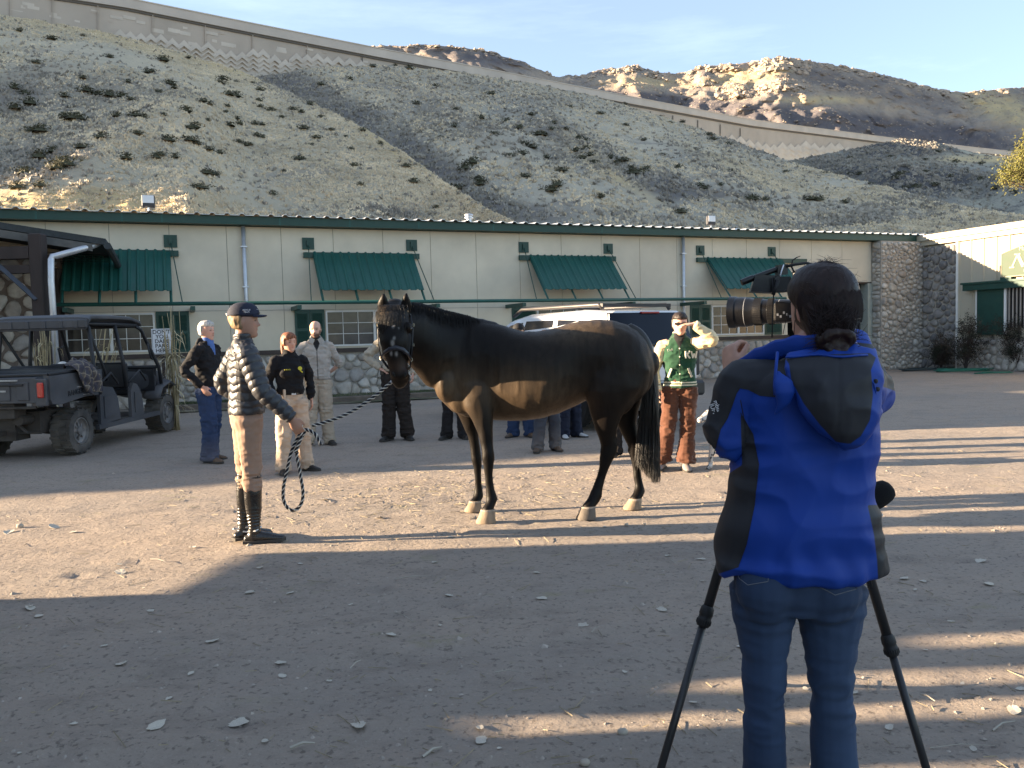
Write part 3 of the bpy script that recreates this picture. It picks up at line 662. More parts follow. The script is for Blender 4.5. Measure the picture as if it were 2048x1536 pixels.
def barn():
    barn_ = thing('barn', 'long low cream stable building with green awnings and a corrugated metal roof', 'building', (0, 0, 0))
    ZT = 4.44; S1 = s_at(1743, 3, 0); SL = -9.0; pw = 1.3176
    sd0, sd1 = s_at(1575, 1.5), s_at(1735, 1.5)
    # backing wall and panels
    MB().box((SL, -.30, 0), (sd0, -.02, ZT), Tb).obj('wall', mat('panel joint grey', (.26, .245, .21), .9, .1), barn_)
    MB().box((sd0, -.30, 3.02), (S1+.02, -.02, ZT), Tb).obj('wall', MATS['panel joint grey'], barn_)
    k = -7
    while k*pw < S1:
        a, b = k*pw+.006, (k+1)*pw-.006; b2 = min(b, S1)
        if a < sd0-.2:
            for z0, z1 in ((2.335, ZT-.02), (1.2, 2.325)):
                MB().box((a, -.05, z0), (min(b2, sd0) if z0 < 2 else b2, 0, z1), Tb).obj('wall_panel', M_cream, barn_)
        else: MB().box((a, -.05, 3.04), (b2, .002, ZT-.02), Tb).obj('wall_panel', M_cream, barn_)
        k += 1
    # door opening
    MB().box((sd0, -4, 0), (S1, -3.9, 3.1), Tb).box((sd0-.02, -4, 0), (sd0, -.02, 3.02), Tb).box((S1-.02, -4, 0), (S1, -.3, 3.02), Tb).box((sd0, -4, 3.02), (S1, -.3, 3.1), Tb).obj('doorway', M_dark, barn_)
    MB().box((sd1-.02, -.3, 0), (S1+.03, .035, 3.0), Tb).obj('door_post', mat('grey green post', (.33, .35, .31), .7, .1), barn_)
    MB().box((sd0, -.2, 3.0), (S1, .02, 3.045), Tb).obj('door_track', M_brown, barn_)
    b = MB()
    for q in range(9): s = sd1-.3-q*.16; b.box((s, -1.2, .2), (s+.025, -1.17, 2.6), Tb)
    b.box((sd0, -1.2, 1.1), (sd1, -1.16, 1.16), Tb); b.obj('stall_bars', mat('grey steel bar', (.12, .12, .12), .5, .1, metal=.5), barn_)
    # sill board above the stone
    MB().box((SL, -.02, 1.20), (sd0-.05, .14, 1.31), Tb).obj('sill_board', M_brown, barn_)
    # fascia and roof
    ends = s_at(1855, ZT, .3)
    MB().box((SL, .02, ZT), (ends, .30, ZT+.20), Tb).obj('fascia', M_green, barn_)
    MB().box((SL, -.3, ZT-.01), (ends, .02, ZT+.1), Tb).obj('soffit', M_green, barn_)
    for px in (72, 244, 324, 560, 700, 838, 987, 1204):
        s = s_at(px, ZT, .3); MB().box((s-.02, .30, ZT-.005), (s+.02, .306, ZT+.205), Tb).obj('fascia_joint', M_green2, barn_)
    p = .345; prof = []
    s = SL
    while s < ends: prof += [(s, 0), (s+.20, 0), (s+.24, .045), (s+.30, .045)]; s += p
    prof.append((ends, 0)); V = []; F = []
    for s, h in prof:
        V += [FW(s, ZT+.215+h, .40), FW(s, ZT+.215+h+.55, -9.5), FW(s, ZT+.205+h, .40), FW(s, ZT+.205+h+.55, -9.5)]
    for i in range(len(prof)-1):
        o = i*4; F += [(o, o+4, o+5, o+1), (o+2, o+3, o+7, o+6), (o, o+2, o+6, o+4)]
    MB().add(V, F).obj('roof', mat('galvalume roof', (.62, .62, .62), .35, .15, 2, .05, 30, metal=.7), barn_)
    MB().box((SL, -9.6, 0), (ends, -9.3, ZT+.2), Tb).obj('wall', M_cream, barn_)
    # downspouts
    for px in (486, 1367):
        s = s_at(px, ZT, .1); o = MB().tube([FW(s, ZT-.01, .08), FW(s, 2.6, .08), FW(s, .1, .10)], .052, 10).obj('downspout', M_galv, barn_, True)
        for z in (3.9, 2.9, 1.6): MB().box((s-.075, 0.0, z), (s+.075, .14, z+.03), Tb).obj('strap', M_galv, o)
    # windows with shutters
    def window(px0, px1, shl, shr):
        a, b = s_at(px0, 1.8), s_at(px1, 1.8); z0, z1 = 1.36, 2.30
        w = thing('window', None, None); w.parent = barn_
        f = MB(); t = .045
        f.box((a, -.02, z0), (b, .035, z0+t), Tb).box((a, -.02, z1-t), (b, .035, z1), Tb).box((a, -.02, z0+t), (a+t, .035, z1-t), Tb).box((b-t, -.02, z0+t), (b, .035, z1-t), Tb)
        mid = (a+b)/2; f.box((mid-.035, -.02, z0+t), (mid+.035, .042, z1-t), Tb); f.obj('frame', M_wframe, w)
        for u0, u1 in ((a+t, mid-.035), (mid+.035, b-t)):
            MB().box((u0, -.012, z0+t), (u1, .006, z1-t), Tb).obj('pane', M_pane, w)
            g = MB()
            for k in (1, 2): u = u0+(u1-u0)*k/3; g.box((u-.008, .006, z0+t), (u+.008, .02, z1-t), Tb)
            for k in (1, 2): z = z0+t+(z1-z0-2*t)*k/3; g.box((u0, .007, z-.008), (u1, .018, z+.008), Tb)
            g.obj('muntin', M_wframe, w)
        for sh in (shl, shr):
            if sh is None: continue
            c, d = s_at(sh[0], 1.8), s_at(sh[1], 1.8); q = thing('shutter', None, None); q.parent = barn_
            n = 2 if d-c > .75 else 1
            for i in range(n):
                u0 = c+(d-c)*i/n+.004; u1 = c+(d-c)*(i+1)/n-.004
                MB().box((u0, 0.0, z0-.03), (u1, .03, z1+.03), Tb).obj('stile', M_green, q)
                g = MB(); 
                for (za, zb) in ((z0+.05, (z0+z1)/2-.03), ((z0+z1)/2+.03, z1-.05)):
                    z = za
                    while z < zb-.02: g.add([Tb(u0+.06, .031, z+.02), Tb(u1-.06, .031, z+.02), Tb(u1-.06, .050, z), Tb(u0+.06, .050, z), Tb(u0+.06, .031, z-.004), Tb(u1-.06, .031, z-.004)], [(0, 1, 2, 3), (3, 2, 5, 4)]); z += .032
                g.obj('louvre', M_green, q)
    window(131, 311, None, (313, 380)); window(652, 842, (590, 650), None); window(1074, 1230, (1024, 1072), None); window(1423, 1527, (1380, 1421), (1529, 1563))
    # awnings
    D = 1.22; ZR = 2.46
    def awning(p0, p1, q0, q1, post=4):
        a, b = s_at(p0, 3.72), s_at(p1, 3.72); aw = thing('awning', None, None); aw.parent = barn_
        e0, e1 = s_at(q0, 3.78), s_at(q1, 3.78)
        MB().box((e0, .0, 3.66), (e1, .10, 3.80), Tb).obj('ledger', M_green, aw)
        dz = -1.04; dd = 1.02
        def T(u, h, v):        # u along, v down the slope 0..1, h above the sheet
            n = np.array([BN[0]*.71, BN[1]*.71, .71]); return FW(u, 3.80+dz*v, .06+dd*v)+n*h
        prof = []; u = a; pp = (b-a)/12
        for k in range(12): prof += [(u, 0), (u+.03, .03), (u+.06, .03), (u+.09, 0)]; u += pp
        prof += [(b, 0)]
        V = []; F = []
        for u, h in prof: V += [T(u, h+.01, 0), T(u, h+.01, 1), T(u, h, 0), T(u, h, 1)]
        for i in range(len(prof)-1): o = i*4; F += [(o, o+1, o+5, o+4), (o+2, o+6, o+7, o+3), (o+1, o+3, o+7, o+5), (o, o+4, o+6, o+2)]
        MB().add(V, F).obj('roof_sheet', M_green2, aw)
        for k in range(post):
            u = a+.03+(b-a-.06)*k/(post-1)
            A, B_ = FW(u, 3.74, .03), FW(u, ZR+.02, D+.02)
            MB().tube([A, B_], .032, 4, side=BD).obj('rafter', M_green2, aw)
    awning(228-100, 341, 120, 357); awning(625, 824, 606, 837); awning(1057, 1217, 1037, 1229); awning(1411, 1560, 1392, 1610)
    # rail running the whole front with brackets and tie rods
    s0, s1 = s_at(112, ZR, D), s_at(1572, ZR, D)
    MB().tube([FW(s0, ZR, D), FW(s1, ZR, D)], .045, 8).obj('rail', M_green2, barn_, True)
    for px in (137, 385, 592, 862, 1030, 1245, 1385):
        s = s_at(px, 2.35, .6); q = MB().box((s-.05, 0, 2.30), (s+.05, D+.05, 2.40), Tb, 0).obj('bracket', M_green, barn_)
    for px, qx in ((341, 365), (616, 623), (823, 869), (1047, 1074), (1216, 1273), (1400, 1444), (1543, 1600)):
        s = s_at(px, 4.02); MB().box((s-.15, 0, 3.88), (s+.15, .03, 4.18), Tb).obj('rod_plate', M_green, barn_)
        MB().box((s-.04, .03, 3.95), (s+.04, .07, 4.12), Tb).obj('rod_bracket', M_green, barn_)
        e = s_at(qx, ZR, D); MB().tube([FW(s, 4.02, .05), FW(e, ZR+.02, D-.02)], .013, 6).obj('tie_rod', M_green, barn_)
    # roof vent
    s = s_at(938, ZT+.5, -1.5); b = MB(); c = FW(s, ZT+.28, -1.5)
    b.lathe([(.075, 0), (.075, .30), (.13, .31), (.13, .345), (.09, .35), (.09, .38), (.135, .39), (.12, .43), (.02, .45)], c, (0, 0, 1), 16); b.obj('roof_vent', M_galv, barn_, 'auto')
barn()

# floodlights on the roof edge
def floodlight(px, label):
    s = s_at(px, 4.8, .2); o = thing('floodlight', label, 'floodlight', FW(s, 4.66, .1), 0, 'floodlights on the barn roof')
    MB().tube([(0, 0, 0), (0, 0, .16)], .02, 8).box((-.1, -.05, -.01), (.1, .05, .02)).obj('bracket', M_galv, o)
    T = lambda x, y, z: (x*BD[0]+y*BN[0], x*BD[1]+y*BN[1], z+y*.25+.30)
    MB().box((-.15, -.07, -.14), (.15, .05, .14), T, .02).obj('housing', mat('dark bronze housing', (.04, .04, .045), .5, .1), o)
    MB().box((-.125, .05, -.06), (.125, .058, .12), T).obj('lens', mat('white lamp glass', (.75, .76, .78), .2, .05), o)
floodlight(297, 'square floodlight on the barn roof edge near the left porch')
floodlight(1426, 'square floodlight on the barn roof edge above the right end awning')

# stone base
def stone_base():
    b = thing('stone_wall', 'low river stone base wall under the barn windows', 'stone wall')
    for a, e, n, sd in ((-1.2, 12.8, 205, 1), (12.8, s_at(1575, .6, .1), 95, 2)):
        MB().box((a, -.02, 0), (e, .06, 1.2), Tb).obj('mortar', M_mortar, b)
        cell_stones(e-a, 1.18, n, lambda x, d, y, a=a: FW(a+x, y, .06+d), b, sd, gap=.012, dome=.07, squash=1.15)
stone_base()
def stone_pillar():
    b = thing('stone_pillar', 'tall river stone corner pillar between the dark doorway and the wing', 'pillar')
    a, e = s_at(1744, 2), s_at(1851, 2.2, .5)
    MB().box((a, -.5, 0), (e, .40, 4.42), Tb).obj('mortar', M_mortar, b)
    cell_stones(e-a, 4.4, 285, lambda x, d, y: FW(a+x, y, .40+d), b, 12, gap=.022, dome=.08, squash=1.2, size_var=1.0)
    cell_stones(.38, 4.4, 36, lambda x, d, y: FW(a-d, y, x), b, 14, gap=.015, dome=.05, squash=1.3)
    return e
SE = stone_pillar()

# ================================================================== WING
W0 = FW(SE-.02, 0, .38); WD = BN; WN = -BD
def WG(t, z, d=0.0): return W0+WD*t+WN*d+np.array([0, 0, z])
def Tw(t, d, z): return WG(t, z, d)
def t_at(px, z, d=0.0):
    a, b = -2., 14.
    for _ in range(50):
        m = (a+b)/2
        if proj(WG(m, z, d))[0] < px: a = m
        else: b = m
    return a
def wing():
    wg = thing('wing_building', 'cream ribbed metal barn wing at right with a green sign and window', 'building')
    M_side = mat('cream ribbed siding', (.42, .375, .29), .5, .05, 2, .03, 30)
    t1 = t_at(1915, 2); te = t1+9; ZW = 4.62
    MB().box((0, -.5, 0), (te, -.08, ZW-.1), Tw).obj('wall', M_side, wg)
    t = t1; i = 0
    while t < te-.1:      # siding sheets with ribs
        u = min(t+.90, te); b = MB().box((t+.003, -.08, 1.0), (u-.003, -.02, ZW-.36), Tw)
        b.obj('siding_sheet', M_side, wg)
        for q in (0, .45):
            MB().add([Tw(t+q, -.02, 1.0), Tw(t+q+.03, .02, 1.0), Tw(t+q+.06, .02, 1.0), Tw(t+q+.09, -.02, 1.0), Tw(t+q, -.02, ZW-.36), Tw(t+q+.03, .02, ZW-.36), Tw(t+q+.06, .02, ZW-.36), Tw(t+q+.09, -.02, ZW-.36)], [(0, 1, 5, 4), (1, 2, 6, 5), (2, 3, 7, 6)]).obj('rib', M_side, wg)
        t += .90
    MB().box((-.1, -.3, ZW-.355), (te, .10, ZW-.20), Tw).obj('fascia', M_side, wg)
    MB().box((-.1, -.3, ZW-.195), (te, .18, ZW), Tw).obj('gutter', M_side, wg)
    V = [WG(-.1, ZW, .2), WG(te, ZW, .2), WG(te, ZW+.3, -6), WG(-.1, ZW+.3, -6)]
    MB().add(V, [(0, 1, 2, 3)]).obj('roof', M_galv, wg)
    MB().box((t1-.03, -.05, .0), (t1+.04, .05, ZW-.36), Tw).obj('corner_trim', M_white, wg)
    # stone return
    st = thing('stone_wall', 'shaded dark grey river stone wall section beside the corner pillar', 'stone wall')
    MB().box((-.02, -.05, 0), (t1-.03, .0, ZW-.40), Tw).obj('mortar', M_mortar, st)
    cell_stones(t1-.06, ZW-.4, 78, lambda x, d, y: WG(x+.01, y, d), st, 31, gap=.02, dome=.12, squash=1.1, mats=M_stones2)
    lw = thing('stone_wall', 'low stone base of the wing behind the two dark rose bushes', 'stone wall')
    MB().box((t1+.04, -.05, 0), (te, .06, 1.02), Tw).obj('mortar', M_mortar, lw)
    cell_stones(5.0, 1.0, 80, lambda x, d, y: WG(x+t1+.06, y, .06+d), lw, 33, gap=.016, dome=.06)
    # window header, green shutter, barred window
    a, b_ = t_at(1928, 2.9, .15), te-2
    MB().box((a, .02, 2.60), (b_, .22, 2.80), Tw).box((a-.05, .02, 2.80), (b_, .27, 2.86), Tw).obj('header', M_green, wg)
    c, d = t_at(1957, 2), t_at(2011, 2)
    MB().box((c, .02, 1.15), (d, .07, 2.60), Tw).obj('shutter', M_green, wg)
    MB().box((d+.01, .02, 1.15), (d+.08, .09, 2.60), Tw).box((c-.05, .02, 1.15), (c-.01, .08, 2.60), Tw).obj('window_trim', M_white, wg)
    MB().box((d+.08, -.01, 1.35), (d+2.4, .025, 2.60), Tw).obj('window_opening', M_dark, wg)
    for k in range(18): MB().box((d+.15+k*.125, .04, 1.35), (d+.19+k*.125, .07, 2.60), Tw).obj('bar', mat('pale bar', (.35, .31, .27), .6, .1), wg)
    # sign
    s0 = t_at(2003, 3.2, .1); sg = thing('sign', 'green arched wooden stable sign with cream letters on the wing wall', 'sign')
    L = 3.0; z0 = 2.96
    poly = [(0, 0), (L, 0), (L, .72)]+[(L-L*k/12, .72+.30*math.sin(math.pi*k/12)) for k in range(1, 12)]+[(0, .72)]
    M_sg = mat('faded sign green', (.035, .060, .036), .6, .15); M_let = mat('cream lettering', (.42, .36, .25), .6, .05)
    MB().prism(poly, lambda x, y, h: WG(s0+x, z0+y, .06+h), 0, .05).obj('board', M_sg, sg)
    ed = MB()
    for k in range(len(poly)):
        A, B = poly[k], poly[(k+1) % len(poly)]; ed.tube([WG(s0+A[0], z0+A[1], .115), WG(s0+B[0], z0+B[1], .115)], .014, 4)
    ed.obj('border', M_let, sg)
    MB().box((s0-.02, .0, z0-.10), (s0+.35, .14, z0-.01), Tw).obj('shelf_bracket', M_green, sg)
    def stroke(b, x0, y0, x1, y1, w):
        T = lambda x, y, h: WG(s0+x, z0+y, .112+h)
        b.prism([(x0-w/2, y0), (x0+w/2, y0), (x1+w/2, y1), (x1-w/2, y1)], T, 0, .012)
    b = MB(); X = .36; hh = .42; y = .26
    for (x0, y0, x1, y1, w) in ((0, 0, .22, 1, .05), (.20, 1, .42, 0, .11), (.42, 0, .58, 1, .05), (.56, 1, .80, 0, .11), (.80, 0, .98, 1, .05)):
        stroke(b, X+x0*.9, y+y0*hh, X+x1*.9, y+y1*hh, w)
    for x0 in (0,): stroke(b, X+x0-.0, y-.005, X+x0, y+.03, .16)
    for x0 in (.2, .56, .98): stroke(b, X+x0*.9, y+hh-.03, X+x0*.9, y+hh+.005, .2)
    b.obj('letter', M_let, sg)
    text_obj('Maryl', 'lettering', .17, WG(s0+.78, z0+.82, .115), WD, (0, 0, 1), M_let, sg, .004)
    text_obj('Eque', 'lettering', .11, WG(s0+.85, z0+.14, .115), WD, (0, 0, 1), M_let, sg, .004)
wing()

# ================================================================== PORCH BUILDING AT LEFT
def porch():
    pb = thing('porch_building', 'dark timber porch with stone wall and drooping roof at the left edge', 'building')
    M_tim = mat('dark stained timber', (.035, .026, .024), .75, .3, 4, .3, 30, stretch=(1, 1, .2))
    M_rf = mat('dark shingle', (.035, .042, .045), .8, .3, 9, .3, 40)
    # the porch eave runs parallel to the barn; its corner is near the awning
    C0 = P(212, 492, 17.0); e0 = C0.copy()
    def T(s, d, z): return np.array([C0[0], C0[1], 0])+BD*s+BN*d+np.array([0, 0, z])     # s<0 to the left, d toward the yard
    ZE = C0[2]
    # sloped roof: low at corner, rising to the left
    def rz(s): return ZE+.02-s*.155
    V = []; L = -24
    for s in (0, L):
        for d in (0, -3.6): V += [T(s, d, rz(max(s, -9))), T(s, d, rz(max(s, -9))+.14)]
    s2 = -9
    A = [T(0, 0, rz(0)), T(s2, 0, rz(s2)), T(L, 0, rz(s2)), T(0, -3.0, rz(0)), T(s2, -3.0, rz(s2)), T(L, -3.0, rz(s2))]
    top = [a+np.array([0, 0, .13]) for a in A]
    F = [(0, 3, 4, 1), (1, 4, 5, 2), (6, 7, 10, 9), (7, 8, 11, 10), (0, 1, 7, 6), (1, 2, 8, 7), (0, 6, 9, 3), (3, 9, 10, 4), (4, 10, 11, 5), (2, 5, 11, 8)]
    MB().add(A+top, F).obj('roof', M_rf, pb)
    # fascia boards under the roof edge
    V = [T(-.25, .03, rz(-.25)-.02), T(s2, .03, rz(s2)-.02), T(s2, .03, rz(s2)-.19), T(-.25, .03, rz(-.25)-.17)]; W_ = [v-BN*.05 for v in V]
    MB().add(V+W_, [(0, 1, 2, 3), (7, 6, 5, 4), (0, 4, 5, 1), (1, 5, 6, 2), (2, 6, 7, 3), (3, 7, 4, 0)]).obj('fascia', mat('weathered grey board', (.10, .10, .095), .8, .3, 4, .3, 30), pb)
    # gutter across the corner end
    MB().tube([T(.03, .05, rz(0)-.02), T(.06, -1.2, rz(0)-.12), T(.07, -2.9, rz(0)-.25)], .075, 8, side=(0, 0, 1)).obj('gutter', M_rf, pb)
    for k in range(6):
        d = -.3-k*.48; MB().box((-1.6, d-.05, rz(-1.6)-.25-.14), (-.05, d+.05, rz(0)-.14), lambda s, q, z: T(s, q, z)).obj('rafter', M_tim, pb)
    # posts
    q = P(86, 600, 16.6)
    def post(px, Y, w, z1, nm='post'):
        g = P(px, 700, Y); MB().box((g[0]-w/2, g[1]-w/2, 0), (g[0]+w/2, g[1]+w/2, z1), None, .02).obj(nm, M_tim, pb)
    post(88, 16.3, .25, rz(-1.4)-.05); post(121, 18.6, .2, 3.3); post(-150, 15.2, .25, 4.2)
    # beams
    g = P(88, 700, 16.3)
    MB().box((g[0]-6, g[1]-.12, 3.28), (g[0]-.125, g[1]+.08, 3.52)).obj('beam', M_tim, pb)
    MB().box((g[0]-6, g[1]-.10, 3.00), (g[0]-.125, g[1]+.06, 3.16)).obj('beam', M_tim, pb)
    MB().tube([P(-60, 480, 16.2), P(74, 600, 16.2)], .10, 4, side=(0, 1, 0), ratio=.5).obj('brace', mat('blue grey steel', (.07, .08, .10), .5, .15), pb)
    # downspout
    a, b, c, d = P(198, 486, 17.1), P(112, 512, 16.3), P(102, 520, 16.25), P(118, 800, 16.2)
    d[2] = .1
    MB().tube([a+np.array([0, 0, .02]), a, P(185, 492, 17.0), b, P(105, 512, 16.3), c, P(102, 560, 16.2), d], .062, 10).obj('downspout', M_galv, pb, True)
    # unseen panel added to stop low sun; gable and stone wall behind
    MB().box((-5.1, -3.4, 0), (-5.0, -.05, 4.2), lambda s, q, z: T(s, q, z)).obj('partition', M_tim, pb)
    MB().box((-11, -3.4, 2.6), (-.6, -3.2, rz(0)-.1), lambda s, q, z: T(s, q, z)).obj('gable_wall', M_tim, pb)
    sw = thing('stone_wall', 'dim stone wall in the shade under the left porch', 'stone wall')
    o = P(130, 700, 18.7)
    MB().box((-7, 0, 0), (0, -.3, 3.6), lambda s, d_, z: np.array([o[0], o[1], 0])+BD*s+BN*d_+np.array([0, 0, z])).obj('mortar', mat('brown mortar', (.15, .12, .10), .95, .2, 5, .4, 40), sw)
    cell_stones(7, 3.55, 210, lambda x, d_, y: np.array([o[0], o[1], 0])+BD*(x-7)+BN*(.0+d_)+np.array([0, 0, y]), sw, 71, gap=.02, dome=.06)
    MB().box((-3, .02, 2.02), (-.75, .12, 2.22), lambda s, d_, z: np.array([o[0], o[1], 0])+BD*s+BN*d_+np.array([0, 0, z])).obj('lintel', M_tim, sw)
porch()

# unseen long barn added at left so its eave shades the far yard
def side_barns():
    r = thing('side_barn', 'long low barn out of view to the left of the yard', 'building')
    c = P(212, 492, 17.0); a = np.array([c[0], c[1], 0])
    T = lambda s, d, z: a+BD*s+BN*d+np.array([0, 0, z])
    MB().box((-36, -9, 0), (-9.05, -.3, 4.8), T).obj('wall', M_cream, r)
    MB().box((-36, -9, 4.8), (-9.05, 0, 4.95), T).obj('roof', M_galv, r)
    # unseen barn added to shade the foreground; its slots shape the sun streaks
    g = thing('hay_barn', 'tall boarded hay barn out of view to the left', 'building')
    X = -8.0; dark = M_brown
    slits = [(2.90, 3.04, 1.50), (3.22, 3.34, 1.66), (3.6, 3.72, 1.90), (2.5, 2.56, 1.45)]
    ys = sorted(slits); y = -22.0; b = MB()
    for y0, y1, z in ys:
        b.box((X-.1, y, 0), (X, y0, 7)); b.box((X-.1, y0, 0), (X, y1, z)); b.box((X-.1, y0, 4.4), (X, y1, 7)); y = y1
    b.box((X-.1, y, 0), (X, 4.85, 7)); b.obj('wall', dark, g)
    MB().add([(X-.1, 4.85, 1.12), (X-.1, 5.74, 1.16), (X-.1, 5.74, 7), (X-.1, 4.85, 7), (X, 4.85, 1.12), (X, 5.74, 1.16), (X, 5.74, 7), (X, 4.85, 7)], [(0, 1, 2, 3), (7, 6, 5, 4), (0, 4, 5, 1), (1, 5, 6, 2), (2, 6, 7, 3), (3, 7, 4, 0)]).obj('overhang', dark, g)
    MB().box((X-8, -22, 6.9), (X+.3, 5.8, 7.1)).obj('roof', M_galv, g)
side_barns()
# ================================================================== PEOPLE
def vcm(name, rough=.8, bump=.15, bscale=250, sheen=0.0, spec=.3, var=.08, stretch=None, coat=0):
    return mat(name, (1, 1, 1), rough, var, 9, bump, bscale, spec=spec, sheen=sheen, vc=True, stretch=stretch, dist=.003, coat=coat)
M_skin = vcm('skin', .5, .08, 180, spec=.4)
M_cloth = vcm('woven cloth', .88, .25, 300, sheen=.0)
M_fleece = vcm('fleece', .95, .5, 220, sheen=.25)
M_denim = vcm('denim', .85, .3, 350)
M_puff = vcm('shiny nylon', .46, .12, 60, spec=.6)
M_hairm = vcm('hair', .55, .5, 120, spec=.4, stretch=(1, 1, .12))
M_leather = mat('black leather', (.010, .009, .009), .28, .2, 12, .3, 90, spec=.6)
M_shoe = mat('dark shoe', (.022, .019, .017), .55, .3, 12, .2, 80)
M_shoebr = mat('brown shoe leather', (.11, .07, .045), .6, .25, 12, .2, 80)
M_sole = mat('rubber sole', (.05, .045, .04), .8, .1)
HZ = np.array([.126, .122, .112, .095, .070, .045, .02, -.005, -.03, -.055, -.078, -.098, -.113, -.118])
HA = np.array([.006, .028, .047, .061, .071, .0755, .077, .0755, .071, .065, .057, .045, .028, .010])
HFr = np.array([.004, .035, .058, .075, .086, .091, .092, .089, .088, .087, .086, .084, .076, .060])
HB = np.array([.008, .040, .064, .084, .099, .104, .102, .094, .080, .062, .042, .018, .000, -.010])
def head_grid(off=None, nl=40, nz=34):
    z = np.interp(np.linspace(0, 1, nz), np.linspace(0, 1, len(HZ)), HZ)
    a = np.interp(-z, -HZ, HA); fr = np.interp(-z, -HZ, HFr); bk = np.interp(-z, -HZ, HB)
    ph = np.linspace(0, 2*np.pi, nl, endpoint=False)
    Z, PH = np.meshgrid(z, ph, indexing='ij'); A = a[:, None]; Fv = fr[:, None]; Bv = bk[:, None]
    x = A*np.sin(PH); y = np.where(np.cos(PH) > 0, Fv, Bv)*np.sign(np.cos(PH))*np.abs(np.cos(PH))**.85
    # face features
    front = np.clip(np.cos(PH), 0, 1)**2
    g = lambda cx, cz, sx, sz: np.exp(-((np.abs(x)-cx)/sx)**2-((Z-cz)/sz)**2)
    d = .026*np.exp(-(x/.011)**2)*np.clip(np.interp(-Z, [-.025, -.015, .022, .030, .036], [0, .15, 1, .75, 0]), 0, 1)
    d = d+.008*np.exp(-(x/.019)**2-((Z+.026)/.008)**2)
    d = d-.011*g(.031, .010, .017, .012)+.005*np.exp(-((np.abs(x)-.028)/.026)**2-((Z-.032)/.008)**2)
    d = d+.006*np.exp(-(x/.024)**2-((Z+.054)/.010)**2)-.004*np.exp(-(x/.02)**2-((Z+.044)/.004)**2)-.004*np.exp(-(x/.02)**2-((Z+.072)/.006)**2)
    d = d+.007*np.exp(-(x/.022)**2-((Z+.095)/.014)**2)+.003*g(.045, -.022, .018, .018)
    y = y+d*front
    V = np.stack([x, y, Z], -1)
    if off is not None:
        c = V-np.array([0, -.005, .01]); nv = c/np.linalg.norm(c, axis=-1, keepdims=True); V = V+nv*off(V, PH)[..., None]
    V = V.reshape(-1, 3).tolist(); F = []
    for i in range(nz-1):
        for k in range(nl): j = (k+1) % nl; F.append((i*nl+k, (i+1)*nl+k, (i+1)*nl+j, i*nl+j))
    F.append(tuple(range(nl))); F.append(tuple((nz-1)*nl+k for k in range(nl-1, -1, -1)))
    return V, F
def rotz(a): c, s = math.cos(a), math.sin(a); return np.array([[c, -s, 0], [s, c, 0], [0, 0, 1]])
def rotx(a): c, s = math.cos(a), math.sin(a); return np.array([[1, 0, 0], [0, c, -s], [0, s, c]])
def roty(a): c, s = math.cos(a), math.sin(a); return np.array([[c, 0, s], [0, 1, 0], [-s, 0, c]])
def seg_near(p, a, b):
    a = np.asarray(a, float); b = np.asarray(b, float); d = b-a; L = np.linalg.norm(d); t = np.clip(((p-a)@d)/(L*L), 0, 1)
    return np.linalg.norm(p-(a+t[:, None]*d), axis=1), t*L
def add_hand(mb, wr, fwd, palm, side, k=1.0, curl=.5, spread=.10, thumb=.7):
    """wr wrist, fwd pointing along the hand, palm = direction the palm faces, side=+1 if the thumb is on the +cross side"""
    f = nrm(fwd); p = nrm(np.asarray(palm, float)-(np.asarray(palm, float)@f)*f); s = np.cross(f, p)*side; wr = np.asarray(wr, float)
    mb.loft([(wr-f*.03*k, .024*k, .019*k, s, f), (wr, .026*k, .018*k, s, f), (wr+f*.03*k, .036*k, .016*k, s, f), (wr+f*.065*k, .042*k, .0145*k, s, f), (wr+f*.09*k, .040*k, .013*k, s, f)], n=14, round_=.8)
    for i, (o, L) in enumerate(((.030, .070), (.010, .080), (-.010, .075), (-.029, .060))):
        b = wr+f*.082*k+s*o*k; d = nrm(f+s*(o*spread*30*.1)); pts = [b]; c = 0
        for q, fr in enumerate((.45, .30, .25)):
            c += curl*(.75 if q == 0 else 1.0); dd = d*math.cos(c)+p*math.sin(c); pts.append(pts[-1]+dd*L*fr*k)
        mb.tube([pts[0]-f*.015*k]+pts, [.0085*k, .0092*k, .0085*k, .0078*k, .0062*k], 8)
        mb.ball(pts[-1], .0066*k, 8, 5)
    b = wr+f*.02*k+s*.022*k; d = nrm(f*.75+s*.75+p*.35*(thumb)); e = nrm(f*.95+s*.2+p*.5*thumb)
    mb.tube([b, b+d*.035*k, b+d*.035*k+e*.03*k, b+d*.035*k+e*.055*k], [.013*k, .012*k, .010*k, .0075*k], 8)
DEF = dict(hR=(.09, 0, .93), hL=(-.09, 0, .93), kR=(.10, .02, .50), kL=(-.10, .02, .50), aR=(.11, -.02, .085), aL=(-.11, -.02, .085),
           tR=(.13, .14, .03), tL=(-.13, .14, .03), sR=(.180, 0, 1.405), sL=(-.180, 0, 1.405), eR=(.25, -.02, 1.14), eL=(-.25, -.02, 1.14),
           wR=(.26, .08, .90), wL=(-.26, .08, .90), neck=(0, -.005, 1.47), head=(0, .015, 1.632))
